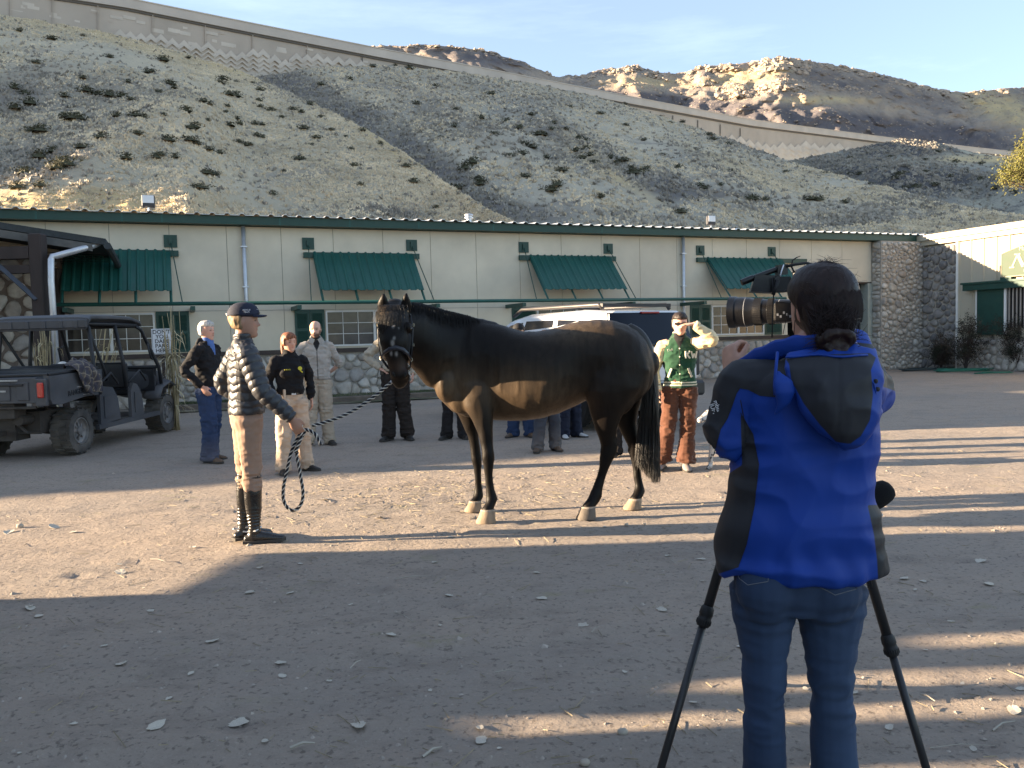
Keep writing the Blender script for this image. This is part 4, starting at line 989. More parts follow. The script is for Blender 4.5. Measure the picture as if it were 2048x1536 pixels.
def person(label, loc, th, H=1.75, pose=None, yaw=0, pitch=0, roll=0, skin=(.50, .31, .22), hair=(.05, .03, .02), hairfn='short', top='jacket', topcol=(.03, .03, .03),
           trcol=(.3, .25, .19), trmat=None, tr_r=(.105, .078, .068), tr_end=.045, shoe=None, topcolfn=None, trcolfn=None, handR=None, handL=None, belly=1.0, width=1.0,
           voxel=.009, beard=None, hem=.90, topmat=None, collar=True, sleeve_end=1.0, tuck=False, folds=.015, blackcap=False, female=False, trfn=None, sleeves=None, lips=None):
    k = H/1.75; J = {n: np.array(v, float)*k for n, v in DEF.items()}
    for n, v in (pose or {}).items(): J[n] = np.array(v, float)*k
    root = thing('person', label, 'person', (loc[0], loc[1], 0), th)
    Rh = rotz(yaw)@rotx(pitch)@roty(roll); hc = J['head']
    W = width
    # ---- body: one continuous skin surface
    b = MB(); up = (0, 0, 1)
    b.loft([((0, 0, .86*k), .12*k, .09*k, (1, 0, 0), up), ((0, 0, .97*k), .125*k*W, .085*k, (1, 0, 0), up), ((0, 0, 1.10*k), .115*k*W, .082*k*belly, (1, 0, 0), up), ((0, .0, 1.28*k), .14*k*W, .092*k, (1, 0, 0), up), ((0, -.005, 1.39*k), .14*k*W, .075*k, (1, 0, 0), up), ((0, -.008, 1.46*k), .085*k, .06*k, (1, 0, 0), up)], n=20, round_=.5)
    nb = J['neck']; b.limb([nb-np.array([0, 0, .05*k]), nb+np.array([0, 0, .02*k]), hc+Rh@np.array([0, -.018, -.07])*k, hc+Rh@np.array([0, -.01, -.02])*k], [.06*k, .056*k, .052*k, .05*k], side=(1, 0, 0), n=16)
    for s in 'RL':
        b.limb([J['h'+s], J['k'+s], J['a'+s]], [.070*k, .042*k, .028*k]); b.limb([J['a'+s]-[0, 0, .03*k], J['t'+s]*.85+J['a'+s]*.15-[0, 0, .004*k]], [.024*k, .016*k], [.024*k, .014*k])
        b.limb([J['s'+s]-np.array([.04*np.sign(J['s'+s][0])*k, 0, 0]), J['s'+s], J['e'+s], J['w'+s]], [.05*k, .05*k, .037*k, .025*k], side=(0, 1, 0))
        hd = (handR if s == 'R' else handL) or {}
        if hd is not None and not hd.get('none'):
            fw = hd.get('fwd', nrm(J['w'+s]-J['e'+s]+np.array([0, .02, -.1]))); pl = hd.get('palm', (-np.sign(J['w'+s][0]), 0, 0))
            add_hand(b, J['w'+s]+nrm(fw)*.01, fw, pl, hd.get('side', 1 if s == 'R' else -1), k, hd.get('curl', .35))
    V, F = head_grid(); V = [hc+k*(Rh@np.array(v)) for v in V]; b.add(V, F)
    for sg in (-1, 1):
        b.ball(hc+k*(Rh@np.array([sg*.0765, -.012, .0])), (.007*k, .017*k, .030*k), 10, 8, Rh@rotx(-.15)@rotz(sg*-.35))
    skin = np.array(skin)
    def scol(co):
        q = ((co-hc)/k)@Rh; x, y, z = q.T; C = np.tile(skin, (len(co), 1)); fr = (y > .05)&(np.abs(z) < .13)
        g = lambda cx, cz, sx, sz: np.exp(-((np.abs(x)-cx)/sx)**2-((z-cz)/sz)**2)*fr
        def mixin(wt, c):
            C[:] = C*(1-wt[:, None])+np.array(c)*wt[:, None]
        mixin(np.clip(g(.035, -.02, .02, .016)*.35, 0, 1), skin*[1.15, .78, .72])
        mixin(np.clip(np.exp(-(x/.018)**2-((z+.054)/.0065)**2)*fr*1.3, 0, 1)*.8, lips or (.30, .11, .09))
        mixin(np.clip(g(.031, .031, .016, .005)*1.6, 0, 1)*.85, np.array(hair)*.8)
        mixin(np.clip(g(.031, .011, .011, .0045)*1.7, 0, 1), (.04, .025, .02))
        if beard is not None:
            m = np.clip((-.040-z)/.012, 0, 1)*np.clip((y+.0)/.02, 0, 1)*(z > -.14)*(1-np.exp(-(x/.018)**2-((z+.054)/.006)**2)); m = np.maximum(m, np.exp(-(x/.02)**2-((z+.042)/.005)**2)*fr*.8)
            m = np.maximum(m, ((np.abs(x) > .05)&(y < .055)&(y > .0)&(z < .0)&(z > -.1))*.8)
            m *= (np.linalg.norm(q*[1, .8, 1], axis=1) < .15); mixin(np.clip(m, 0, 1)*.9, beard)
        return C
    remesh(b, 'body', M_skin, voxel, 2, root, colfn=scol, factor=.4)
    # ---- hair
    if hairfn:
        def off(V, PH):
            x, y, z = V[..., 0], V[..., 1], V[..., 2]; n = .004*vn(V, 60, 3)+.003*vn(V*[1, 1, .4], 120, 4)
            if hairfn == 'short': m = np.clip(np.minimum((z-np.where(y > .0, .055+.25*np.clip(y-.0, 0, .06)*0, -.055))/.02, 1), 0, 1)*np.where((y > .0)&(z < .055), 0, 1)
            elif hairfn == 'buzz': m = np.where((y < .02)&(z > -.045)&(z < .085), .25, 0)
            else: m = np.clip((z-np.where(y > .03, .066-.35*np.abs(x+.025)+.008*np.sin(x*220), np.where(y > -.02, -.035, -.08)))/.02, 0, 1)
            t = dict(short=.016, buzz=.014, full=.022).get(hairfn, .02)
            return np.where(m > .02, m*t+n, -.012)
        V, F = head_grid(off, 48, 40); V = [hc+k*(Rh@np.array(v)) for v in V]; h = MB().add(V, F)
        if hairfn == 'tail':
            h.limb([hc+k*(Rh@np.array([0, -.10, .04])), hc+k*(Rh@np.array([0, -.15, .0])), hc+k*(Rh@np.array([0, -.15, -.10])), hc+k*(Rh@np.array([.01, -.13, -.18]))], [.02, .03, .028, .012])
        hh = np.array(hair)
        remesh(h, 'hair', M_hairm, .006, 1, root, colfn=lambda co: hh*(1+.5*vn(co*[1, 1, .3], 90, 5)[:, None]))
    # ---- trousers
    t = MB(); ez = tr_end*k; r0, r1, r2 = tr_r
    t.loft([((0, 0, .84*k), .11*k*W, .10*k, (1, 0, 0), up), ((0, -.005, .93*k), .158*k*W, .118*k, (1, 0, 0), up), ((0, 0, 1.0*k), .150*k*W, .110*k*belly, (1, 0, 0), up), ((0, 0, 1.035*k), .145*k*W, .105*k*belly, (1, 0, 0), up)], n=24)
    for s in 'RL':
        hp, kn, an = J['h'+s], J['k'+s], J['a'+s]; d = nrm(an-kn); en = kn+d*((kn[2]-ez)/max(.2, -d[2]))
        md = (kn+en)/2
        t.limb([hp*[1.0, 1, .985], hp*.5+kn*.5, kn, md, en], [r0*k, (r0+r1)/2*1.02*k, r1*k, (r1*.4+r2*.6)*k, r2*k], [r0*k*1.05, (r0+r1)/2*1.05*k, r1*1.05*k, (r1*.4+r2*.6)*1.05*k, r2*1.15*k], round_=.15)
    tc_ = np.array(trcol)
    def tf(co, no):
        n = (1-2.2*np.abs(vn(co*[1, 1, 1.5]+[loc[0], 0, 0], 9, 3)))*.6+(1-2.2*np.abs(vn(co*[1, 1, 1.9]+[loc[0], 0, 0], 17, 6)))*.5
        kz = J['kR'][2]; wt = .5+.9*np.exp(-((co[:, 2]-kz)/.12)**2)+1.2*np.exp(-((co[:, 2]-ez)/.10)**2)+.6*np.exp(-((co[:, 2]-.86*k)/.08)**2)
        co = co+no*(n*folds*wt)[:, None]
        return trfn(co, no, J, k) if trfn else co
    remesh(t, 'trousers', trmat or M_cloth, voxel, 3, root, fn=tf, colfn=trcolfn(J, k) if trcolfn else (lambda co: tc_*(1+.10*vn(co, 9, 8)[:, None])))
    # ---- shoes
    for s in 'RL':
        a, tt = J['a'+s], J['t'+s]; f = nrm((tt-a)*[1, 1, 0]); sd = np.cross(f, up); sh = MB()
        base = np.array([a[0], a[1], max(0, min(a[2], tt[2])-.03*k)*0])
        lz = a[2]-.085*k
        sh.loft([(a+f*-.065*k+[0, 0, -.055*k], .026*k, .03*k, sd, f), (a+f*-.03*k+[0, 0, -.042*k], .036*k, .043*k, sd, f), (a+f*.04*k+[0, 0, -.046*k], .042*k, .046*k, sd, f), (a+f*.10*k+[0, 0, -.050*k], .047*k, .037*k, sd, f), (a+f*.17*k+[0, 0, -.06*k], .044*k, .026*k, sd, f), (a+f*.205*k+[0, 0, -.063*k], .03*k, .02*k, sd, f)], n=16, round_=.6)
        sh.limb([a+[0, 0, -.05*k]+f*-.01, a+[0, 0, .05*k]], [.042*k, .040*k])
        o = remesh(sh, 'shoe', shoe or M_shoe, .008, 2, root, colfn=None)
        so_ = MB(); so_.prism([(-.085, -.038), (-.05, -.045), (.05, -.042), (.12, -.052), (.19, -.045), (.222, -.015), (.222, .015), (.19, .045), (.12, .052), (.05, .042), (-.05, .045), (-.085, .038)], lambda x, y, h: a*[1, 1, 0]+f*x*k+sd*y*k+np.array([0, 0, lz+.001+h]), 0, .022); so_.obj('sole', M_sole, o)
    # ---- top
    tp = MB(); hz = hem*k; tc2 = np.array(topcol)
    R0 = [((0, 0, hz), .170*k*W, .125*k*belly, (1, 0, 0), up), ((0, 0, hz+.05*k), .168*k*W, .128*k*belly, (1, 0, 0), up), ((0, 0, 1.09*k), .158*k*W, .120*k*belly, (1, 0, 0), up), ((0, .004*k, 1.27*k), .178*k*W, .128*k, (1, 0, 0), up), ((0, -.004*k, 1.37*k), .178*k*W, .112*k, (1, 0, 0), up), ((0, -.006*k, 1.425*k), .158*k, .09*k, (1, 0, 0), up), ((0, -.008*k, 1.468*k), .112*k, .076*k, (1, 0, 0), up), ((0, -.004*k, 1.505*k), .074*k, .068*k, (1, 0, 0), up)]
    if collar: R0.append(((0, 0, 1.545*k), .070*k, .066*k, (1, 0, 0), up))
    if tuck: R0[0] = ((0, 0, hz), .150*k*W, .112*k*belly, (1, 0, 0), up)
    tp.loft(R0, n=28)
    if female: 
        for sx in (-1, 1): tp.ball((sx*.075*k, .095*k, 1.26*k), (.075*k, .055*k, .075*k), 14, 10)
    sl = MB() if sleeves else tp
    for s in 'RL':
        S, E_, Wr = J['s'+s], J['e'+s], J['w'+s]; fr = sleeve_end if not isinstance(sleeve_end, dict) else sleeve_end[s]
        if fr > 1e-3:
            en = E_+(Wr-E_)*fr; m = (E_+en)/2
            bw = 1.25 if top == 'puffer' else 1.0
            sl.limb([S*[.55, 1, 1]+[0, 0, -.01], S, (S+E_)/2, E_, m, en], [.064*k*bw, .064*k*bw, .062*k*bw, .054*k*bw, .049*k*bw, .040*k*bw], side=(0, 1, 0), round_=.3)
        else:
            tp.limb([S*[.55, 1, 1], S, S+(E_-S)*.55], [.064*k, .063*k, .064*k], side=(0, 1, 0), round_=.2)
    def pf(co, no):
        if top == 'puffer':
            dR, sR = seg_near(co, J['sR'], J['eR']); dR2, sR2 = seg_near(co, J['eR'], J['wR']); dL, sL = seg_near(co, J['sL'], J['eL']); dL2, sL2 = seg_near(co, J['eL'], J['wL'])
            LR = np.linalg.norm(J['eR']-J['sR']); LL = np.linalg.norm(J['eL']-J['sL'])
            ph = co[:, 2]*1.0+.012*np.abs(((co[:, 0]*11+.2*np.sin(co[:, 2]*30)) % 1)*2-1)*1.6; arm = np.minimum(np.minimum(dR, dR2), np.minimum(dL, dL2)) < .088
            nearest = np.argmin(np.stack([dR, dR2, dL, dL2]), 0); sp = np.choose(nearest, [sR, sR2+LR, sL, sL2+LL]); ph = np.where(arm&(np.abs(co[:, 0]) > .15*k), sp, ph)
            u = (ph/.058) % 1; puff = np.sqrt(np.clip(np.sin(np.pi*u), 0, 1))
            wr = vn(co*[1, 1, .5], 55, 5)*.35*(1-puff)+vn(co, 30, 9)*.2
            return co+no*((puff-.6)*.011+wr*.008)[:, None]
        n = (1-2.2*np.abs(vn(co*[1, 1, 1.2]+[loc[0], 0, 0], 8, 13)))*.6+(1-2.2*np.abs(vn(co*[1, 1, 1.6], 17, 16)))*.4
        return co+no*(n*folds*1.25)[:, None]
    cf = topcolfn(J, k) if topcolfn else (lambda co: tc2*(1+.08*vn(co, 9, 18)[:, None]))
    remesh(tp, {'puffer': 'jacket', 'polo': 'polo_shirt', 'shirt': 'shirt', 'fleece': 'fleece_jacket'}.get(top, 'jacket'), topmat or (M_puff if top == 'puffer' else M_fleece if top == 'fleece' else M_cloth), voxel*.9, 4 if top != 'puffer' else 2, root, fn=pf, colfn=cf)
    if sleeves: remesh(sl, 'sleeves', sleeves, voxel*.9, 3, root, fn=pf, colfn=lambda co: np.tile(np.array((.66, .52, .30)), (len(co), 1)))
    return root, J, k, hc, Rh
def on_head(hc, Rh, k): return lambda p: hc+k*(Rh@np.asarray(p, float))
def cap(root, hc, Rh, k, col, front=None):
    def off(V, PH):
        x, y, z = V[..., 0], V[..., 1], V[..., 2]; return np.where(z > .040+.1*np.clip(y, -.1, .1)*.25, .024, -.02)
    V, F = head_grid(off, 40, 34); H = on_head(hc, Rh, k); m = mat('cap fabric '+str(col), col, .8, .1, 8, .2, 200)
    b = MB().add([H(v) for v in V], F); o = remesh(b, 'cap', m, .006, 2, root)
    br = MB(); V = []; n = 12
    for i in range(n+1):
        a = math.pi*(i/n-.5); V += [H((.078*math.sin(a), .065+.03*math.cos(a), .056)), H((.080*math.sin(a), .075+.085*math.cos(a)**.7 if math.cos(a) > 0 else .075, .050-.012*abs(math.sin(a)))), H((.080*math.sin(a), .075+.085*max(0, math.cos(a))**.7, .046-.012*abs(math.sin(a)))), H((.078*math.sin(a), .065+.03*math.cos(a), .050))]
    F = [];
    for i in range(n):
        for q in range(4): r = (q+1) % 4; F.append((i*4+q, i*4+r, i*4+4+r, i*4+4+q))
    br.add(V, F).obj('brim', m, o, True); return o, H
DEN = (.022, .042, .100)
def lowfade(col, amt=.35):
    def mk(J, k):
        c = np.array(col)
        def f(co): 
            w = .5+.5*vn(co, 7, 31); d = np.clip(1-co[:, 2]/.35, 0, 1)*amt
            base = c*(1+.25*(w-.5))[:, None]; return base*(1-d[:, None])+np.array((.22, .19, .16))*d[:, None]
        return f
    return mk

# --- rider holding the lead rope
g = G(505, 1081)
rider, J, k, hc, Rh = person('man in navy cap, quilted jacket and tall riding boots holding the lead rope', g, math.radians(-66), 1.80,
    pose=dict(hR=(.085, 0, .94), hL=(-.085, 0, .94), kR=(.07, .01, .52), kL=(-.075, -.02, .52), aR=(.075, .01, .085), aL=(-.085, -.05, .085), tR=(.10, .16, .03), tL=(-.13, .10, .03), sR=(.18, .0, 1.41), sL=(-.18, -.02, 1.41),
              eR=(.285, .08, 1.14), wR=(.315, .27, .935), eL=(-.27, -.14, 1.17), wL=(-.20, .06, 1.02)),
    yaw=math.radians(-14), skin=(.36, .20, .14), hair=(.24, .155, .08), hairfn='short', top='puffer', topcol=(.020, .022, .028), topcolfn=lambda J, k: (lambda co: np.tile((.020, .022, .028), (len(co), 1))),
    trcol=(.29, .195, .145), tr_r=(.096, .063, .052), tr_end=.40, shoe=M_leather, handR=dict(fwd=(-.05, .45, -.9), palm=(-1, .2, .1), curl=.45), handL=dict(none=1), voxel=.007, hem=.955, folds=.009)
RIDER = (rider, J, k)
o, Hh = cap(rider, hc, Rh, k, (.012, .016, .035))
# cap lettering and buckle
Hn = lambda p: Hh(p); 
mw = mat('white stitching', (.6, .6, .62), .7, .05)
c_ = Hh((.0835, .028, .085)); xd = Hh((.0835, .06, .085))-Hh((.0835, .0, .085)); yd = (Rh@np.array([-.45, 0, 1]))
text_obj('RESCUE', 'lettering', .016, Hh((.0975, .03, .086)), xd, yd, mw, o, .001)
text_obj('TEAM', 'lettering', .016, Hh((.1015, .03, .070)), xd, yd, mw, o, .001)
MB().box((-.006, -.006, 0), (.006, .006, .003)).obj('emblem', mw, o).location = Hh((.03, .095, .09))
MB().tube([Hh((.03, -.116, .05)), Hh((.0, -.128, .066)), Hh((-.03, -.116, .05))], .004, 6).obj('cap_strap', mw, o)
# tall boots
for s in 'RL':
    a, kn, t_ = J['a'+s], J['k'+s], J['t'+s]; b = MB(); f = nrm((t_-a)*[1, 1, 0])
    tp = a+(kn-a)*.98
    b.limb([a+[0, 0, -.02], a+[0, 0, .05], a+(kn-a)*.35, a+(kn-a)*.7, tp], [.044*k, .041*k, .050*k, .060*k, .059*k], [.046*k, .044*k, .056*k, .066*k, .062*k], round_=.1)
    def bf(co, no, a=a): z = co[:, 2]; w_ = np.exp(-((z-.17)/.07)**2); return co+no*((np.sin(z*230+6*vn(co, 14, 2))*.0035*w_+vn(co, 25, 4)*.003)[:, None])
    ro = remesh(b, 'riding_boot', M_leather, .006, 2, rider, fn=bf)
    c = a+np.array([0, 0, .0]); MB().tube([c+f*-.055+[0, 0, .0], c+np.cross(f, (0, 0, 1))*.05+f*.01+[0, 0, .012], c+f*.05+[0, 0, .03], c-np.cross(f, (0, 0, 1))*.05+f*.01+[0, 0, .012], c+f*-.055+[0, 0, .0]], .006, 6).tube([c+f*-.055, c+f*-.085+[0, 0, .005]], .006, 6).obj('spur', M_galv, ro)
    MB().tube([a+(kn-a)*.93+np.array([math.cos(q)*.064, math.sin(q)*.068, 0])*k for q in np.linspace(0, 6.28, 14)], .005, 5).obj('boot_trim', M_leather, ro)

# --- grey haired man
g = G(424, 922)
r_, J, k, hc, Rh = person('grey haired man in black hooded jacket, blue shirt and blue jeans with hand in pocket', g, math.radians(-103), 1.80,
    pose=dict(aR=(.13, .06, .085), aL=(-.12, -.10, .085), tR=(.17, .21, .03), tL=(-.14, .06, .03), kR=(.11, .06, .50), kL=(-.10, -.02, .50), eR=(.29, -.13, 1.16), wR=(.22, .05, .965), eL=(-.29, -.12, 1.16), wL=(-.22, .06, .965)),
    yaw=math.radians(-4), skin=(.56, .31, .23), hair=(.42, .40, .37), hairfn='short', topcol=(.010, .010, .012), trcol=DEN, trmat=M_denim, trcolfn=lowfade(DEN), tr_r=(.108, .088, .092), tr_end=.045, shoe=M_shoebr,
    handR=dict(fwd=(-.1, .5, -.75), palm=(-1, 0, 0)), handL=dict(none=1), belly=1.12, width=1.04, hem=.93)
b = MB(); b.loft([((0, -.06*k, 1.43*k), .12*k, .05*k, (1, 0, 0), (0, -.3, 1)), ((0, -.07*k, 1.49*k), .11*k, .055*k, (1, 0, 0), (0, -.3, 1)), ((0, -.06*k, 1.54*k), .085*k, .04*k, (1, 0, 0), (0, -.3, 1))], round_=.5)
remesh(b, 'hood', mat('black knit', (.010, .010, .012), .9, .1), .008, 2, r_)
b = MB(); b.loft([((0, .098*k, 1.34*k), .02*k, .022*k, (1, 0, 0), (0, -.1, 1)), ((0, .070*k, 1.43*k), .052*k, .036*k, (1, 0, 0), (0, -.2, 1)), ((0, .02*k, 1.525*k), .073*k, .066*k, (1, 0, 0), (0, -.1, 1)), ((0, .015*k, 1.55*k), .069*k, .062*k, (1, 0, 0), (0, -.1, 1))], round_=.3)
remesh(b, 'shirt', mat('blue chambray', (.07, .14, .36), .85, .15, 20, .2, 200), .007, 2, r_)

# --- woman in black polo
g = G(588, 943)
def polo(J, k):
    return lambda co: np.tile((.008, .008, .010), (len(co), 1))
r_, J, k, hc, Rh = person('auburn haired woman in black polo shirt, belt and khaki trousers', g, math.radians(-148), 1.61,
    pose=dict(aR=(.15, .05, .085), aL=(-.16, .02, .085), tR=(.19, .20, .03), tL=(-.24, .15, .03), kR=(.12, .04, .50), kL=(-.13, .03, .50), eR=(.27, -.04, 1.16), wR=(.25, .10, .93), eL=(-.27, -.06, 1.16), wL=(-.27, -.02, .92)),
    yaw=math.radians(12), skin=(.55, .30, .21), hair=(.20, .075, .035), hairfn='tail', top='polo', topcolfn=polo, trcol=(.47, .36, .27), tr_r=(.118, .085, .085), tr_end=.045, hem=1.0, tuck=True, belly=1.08, width=1.0, female=True, lips=(.4, .13, .12))
MB().loft([((0, 0, .985*k), .158*k, .124*k, (1, 0, 0), (0, 0, 1)), ((0, 0, 1.02*k), .157*k, .123*k, (1, 0, 0), (0, 0, 1))], n=28).obj('belt', M_leather, r_, True)
MB().box((-.025, .118*k, .985*k), (.025, .132*k, 1.025*k)).obj('buckle', M_galv, r_)
MB().box((.09, .085*k, .93*k), (.115, .125*k, 1.06*k), None, .004).obj('belt_tag', mat('tan webbing', (.5, .4, .3), .8), r_)
my = mat('yellow embroidery', (.62, .55, .05), .8, .1)
text_obj('S. SOLIS', 'lettering', .021, (.078*k, .158*k, 1.305*k), (-1, .1, 0), (0, -.3, 1), my, r_, .002)
b = MB(); b.lathe([(.024, 0), (.024, .004), (.017, .005), (.017, .003), (.008, .004), (.006, .006)], (-.085*k, .150*k, 1.315*k), (0, 1, .25), 14); b.tube([(-.085*k, .158*k, 1.29*k), (-.115*k, .155*k, 1.265*k)], .007, 6).obj('badge', my, r_)

# --- bald man in fleece
g = G(640, 889)
def fl(J, k):
    def f(co): 
        C = np.tile((.36, .33, .295), (len(co), 1)); z = co[:, 2]/k; x = np.abs(co[:, 0])/k; y = co[:, 1]
        vneck = (y > .02)&(x < np.clip((z-1.33)*.42, 0, .07))&(z > 1.33); C[vneck] = (.018, .017, .018); zp = (y > .03)&(x < .005)&(z <= 1.33); C[zp] = (.12, .11, .10); C[z < .955] *= .86; return C
    return f
r_, J, k, hc, Rh = person('bald bearded man in light grey fleece jacket and khaki trousers with hands behind his back', g, math.radians(-163), 1.80,
    pose=dict(aR=(.16, .04, .085), aL=(-.13, -.02, .085), tR=(.21, .20, .03), tL=(-.18, .15, .03), eR=(.31, -.10, 1.16), wR=(.19, -.19, 1.02), eL=(-.31, -.10, 1.16), wL=(-.19, -.19, 1.02)),
    yaw=math.radians(-14), pitch=math.radians(-4), skin=(.56, .34, .26), hair=(.11, .065, .04), hairfn='buzz', beard=(.07, .03, .018), top='fleece', topcolfn=fl, trcol=(.40, .335, .26), tr_r=(.112, .088, .086), tr_end=.045, width=1.10, belly=1.05, hem=.93, sleeve_end=.25)
for sx in (-1, 1):
    MB().box((sx*.15*k-.012*sx, -.05, .60*k), (sx*.185*k, .06, .76*k), None, .005).obj('cargo_pocket', mat('khaki cloth', (.40, .335, .26), .9, .1, 8, .2, 200), r_)
b = MB()
for sx in (-1, 1): b.prism([(sx*.02, 1.50), (sx*.075, 1.535), (sx*.115, 1.475), (sx*.05, 1.43)], lambda x, y, h: np.array([x*k, .066+h+(1.53-y)*.35, y*k]), 0, .008)
b.obj('collar', mat('grey fleece', (.36, .33, .295), .95, .1, 8, .4, 200), r_)

# --- uniformed man with hand on hip, mostly behind the horse's head
g = G(795, 879)
r_, J, k, hc, Rh = person('man in tan uniform shirt and black trousers with hand on hip behind the horse head', g, math.radians(184), 1.84,
    pose=dict(aR=(.12, .02, .085), aL=(-.15, .0, .085), tR=(.19, .15, .03), tL=(-.20, .15, .03), eR=(.40, -.06, 1.20), wR=(.215, .04, 1.03), eL=(-.28, -.05, 1.15), wL=(-.26, .10, .95), head=(.06, .015, 1.632)),
    skin=(.55, .32, .24), hair=(.06, .04, .03), hairfn='short', top='shirt', topcol=(.42, .37, .29), trcol=(.022, .017, .015), tr_r=(.112, .095, .092), tr_end=.06, width=1.12, belly=1.28, hem=1.0, tuck=True, handR=dict(fwd=(-.8, .45, -.3), palm=(-.3, -.2, -1), curl=.3))
MB().loft([((0, 0, .98*k), .172*k, .142*k, (1, 0, 0), (0, 0, 1)), ((0, 0, 1.03*k), .171*k, .141*k, (1, 0, 0), (0, 0, 1))], n=28).obj('belt', M_leather, r_, True)
MB().box((-.03, .139*k, .985*k), (.03, .152*k, 1.03*k)).obj('buckle', mat('brass', (.5, .38, .16), .35, .1, metal=.8), r_)
MB().box((.15*k, -.04, .93*k), (.21*k, .05, 1.07*k), None, .01).obj('pouch', M_leather, r_)
for sx in (-1, 1): MB().box((sx*.085*k-.05, .132*k, 1.24*k), (sx*.085*k+.05, .148*k, 1.34*k), None, .004).obj('shirt_pocket', mat('tan shirt cloth', (.42, .37, .29), .9, .1, 8, .2, 200), r_)

# --- people almost hidden behind the horse
H1 = dict(aR=(.13, .02, .085), aL=(-.13, .0, .085), tR=(.19, .17, .03), tL=(-.19, .16, .03))
person('person in black trousers and black shoes standing behind the horse chest', G(911, 877), math.radians(175), 1.68, pose=H1, topcol=(.02, .02, .022), trcol=(.016, .014, .015), tr_r=(.10, .082, .085), voxel=.011)
r_, J, k, hc, Rh = person('person in blue jeans and brown shoes with a black cap seen over the horse back', G(1043, 873), math.radians(172), 1.68, pose=H1, topcol=(.03, .03, .035), trcol=DEN, trmat=M_denim, shoe=M_shoebr, tr_r=(.11, .09, .092), voxel=.011)
cap(r_, hc, Rh, k, (.010, .010, .012))
person('person in faded grey jeans and brown shoes standing behind the horse belly', G(1096, 901), math.radians(-165), 1.57, pose=dict(aR=(.17, .02, .085), aL=(-.11, .0, .085), tR=(.23, .17, .03), tL=(-.13, .17, .03)), topcol=(.02, .025, .035), trcol=(.045, .055, .075), trmat=M_denim, trcolfn=lowfade((.045, .055, .075), .5), shoe=M_shoebr, tr_r=(.105, .085, .085), voxel=.011)
person('person in navy trousers and white trimmed sneakers behind the horse flank', G(1140, 875), math.radians(-150), 1.60, pose=H1, topcol=(.015, .02, .04), trcol=(.014, .018, .035), shoe=mat('white trimmed sneaker', (.5, .5, .5), .6, .3, 9), tr_r=(.105, .085, .085), voxel=.011)
person('person in dark trousers hidden behind the horse hindquarters', G(1250, 910), math.radians(178), 1.52, pose=H1, topcol=(.02, .02, .022), trcol=(.02, .018, .018), tr_r=(.10, .08, .08), voxel=.011)

# --- woman in green varsity jacket shading her eyes
g = G(1362, 938)
def vg(J, k):
    def f(co):
        C = np.tile((.010, .055, .026), (len(co), 1)); z = co[:, 2]/k; x = np.abs(co[:, 0])/k; y = co[:, 1]
        v = (y > .02)&(x < np.clip((z-1.36)*.5, 0, .06))&(z > 1.36); C[v] = (.012, .012, .013)
        for a in (.955, .985): C[(np.abs(z-a) < .007)] = (.60, .56, .42)
        C[(z > 1.53)] = (.25, .27, .22); return C*(1+.08*vn(co, 12, 3)[:, None])
    return f
M_sleeve = vcm('cream leather', .45, .3, 60, spec=.45)
r_, J, k, hc, Rh = person('woman in green varsity jacket with cream sleeves and rust brown flared trousers shading her eyes', g, math.radians(170), 1.72,
    pose=dict(hR=(.09, 0, .93), hL=(-.09, 0, .93), kR=(.13, .06, .51), kL=(-.08, .03, .50), aR=(.21, -.02, .085), aL=(-.05, .05, .085), tR=(.25, .14, .03), tL=(-.07, .22, .03), sR=(.17, 0, 1.40), sL=(-.17, 0, 1.40),
              eR=(.27, .0, 1.14), wR=(.245, .12, .90), eL=(-.37, .12, 1.45), wL=(-.165, .17, 1.625), head=(-.01, .03, 1.625)),
    yaw=math.radians(6), pitch=math.radians(-6), skin=(.62, .36, .27), hair=(.022, .014, .011), hairfn='short', topcolfn=vg, sleeves=M_sleeve, topmat=mat('green wool', (.02, .1, .05), .95, .1, 9, .4, 250, vc=True, sheen=.2, dist=.003),
    trcol=(.085, .030, .014), trmat=vcm('corduroy', .85, .5, 60, sheen=.3, stretch=(6, 6, .4)), tr_r=(.110, .078, .098), tr_end=.095, shoe=mat('grey suede', (.22, .19, .18), .9, .15, 9), hem=.93, width=1.05, belly=1.05, voxel=.0075,
    handL=dict(fwd=(1, .12, -.05), palm=(0, -.2, -1), side=-1, curl=.12), handR=dict(fwd=(0, .25, -1), palm=(-1, 0, 0), curl=.5), sleeve_end=.95, lips=(.45, .14, .13))
Hh = on_head(hc, Rh, k)
MB().add([Hh(p) for p in [(-.066, .080, .028), (-.03, .098, .030), (0, .101, .024), (.03, .098, .030), (.066, .080, .028), (.072, .07, .008), (.035, .100, -.008), (.0, .108, .008), (-.035, .100, -.008), (-.072, .07, .008)]], [(0, 9, 8, 7, 2, 1), (2, 7, 6, 5, 4, 3)]).obj('sunglasses', mat('dark lenses', (.01, .01, .01), .1, .05, spec=.9, bump=0), r_)
M_cr = mat('cream patch', (.68, .62, .48), .85, .05); M_stripe = mat('black knit band', (.012, .014, .013), .9, .1)
def on_front(x, z, d=.0): return np.array([x*k, (.135+d)*k-abs(x)*.18*k-.9*x*x*k, z*k])
b = MB()
def fstroke(pts, w, b=b, d=.012):
    for A, B in zip(pts[:-1], pts[1:]): b.tube([on_front(*A, d), on_front(*B, d)], w, 5)
X0 = -.065
fstroke([(X0, 1.33), (X0, 1.25)], .012); fstroke([(X0-.045, 1.33), (X0-.012, 1.29), (X0-.045, 1.25)], .011)
fstroke([(X0-.062, 1.325), (X0-.075, 1.25), (X0-.092, 1.30), (X0-.108, 1.25), (X0-.122, 1.325)], .010); b.obj('letter_patch', M_cr, r_)
text_obj('Deb', 'lettering', .04, on_front(.10, 1.345, .015), (-1, -.25, .1), (0, -.35, 1), M_cr, r_, .002)
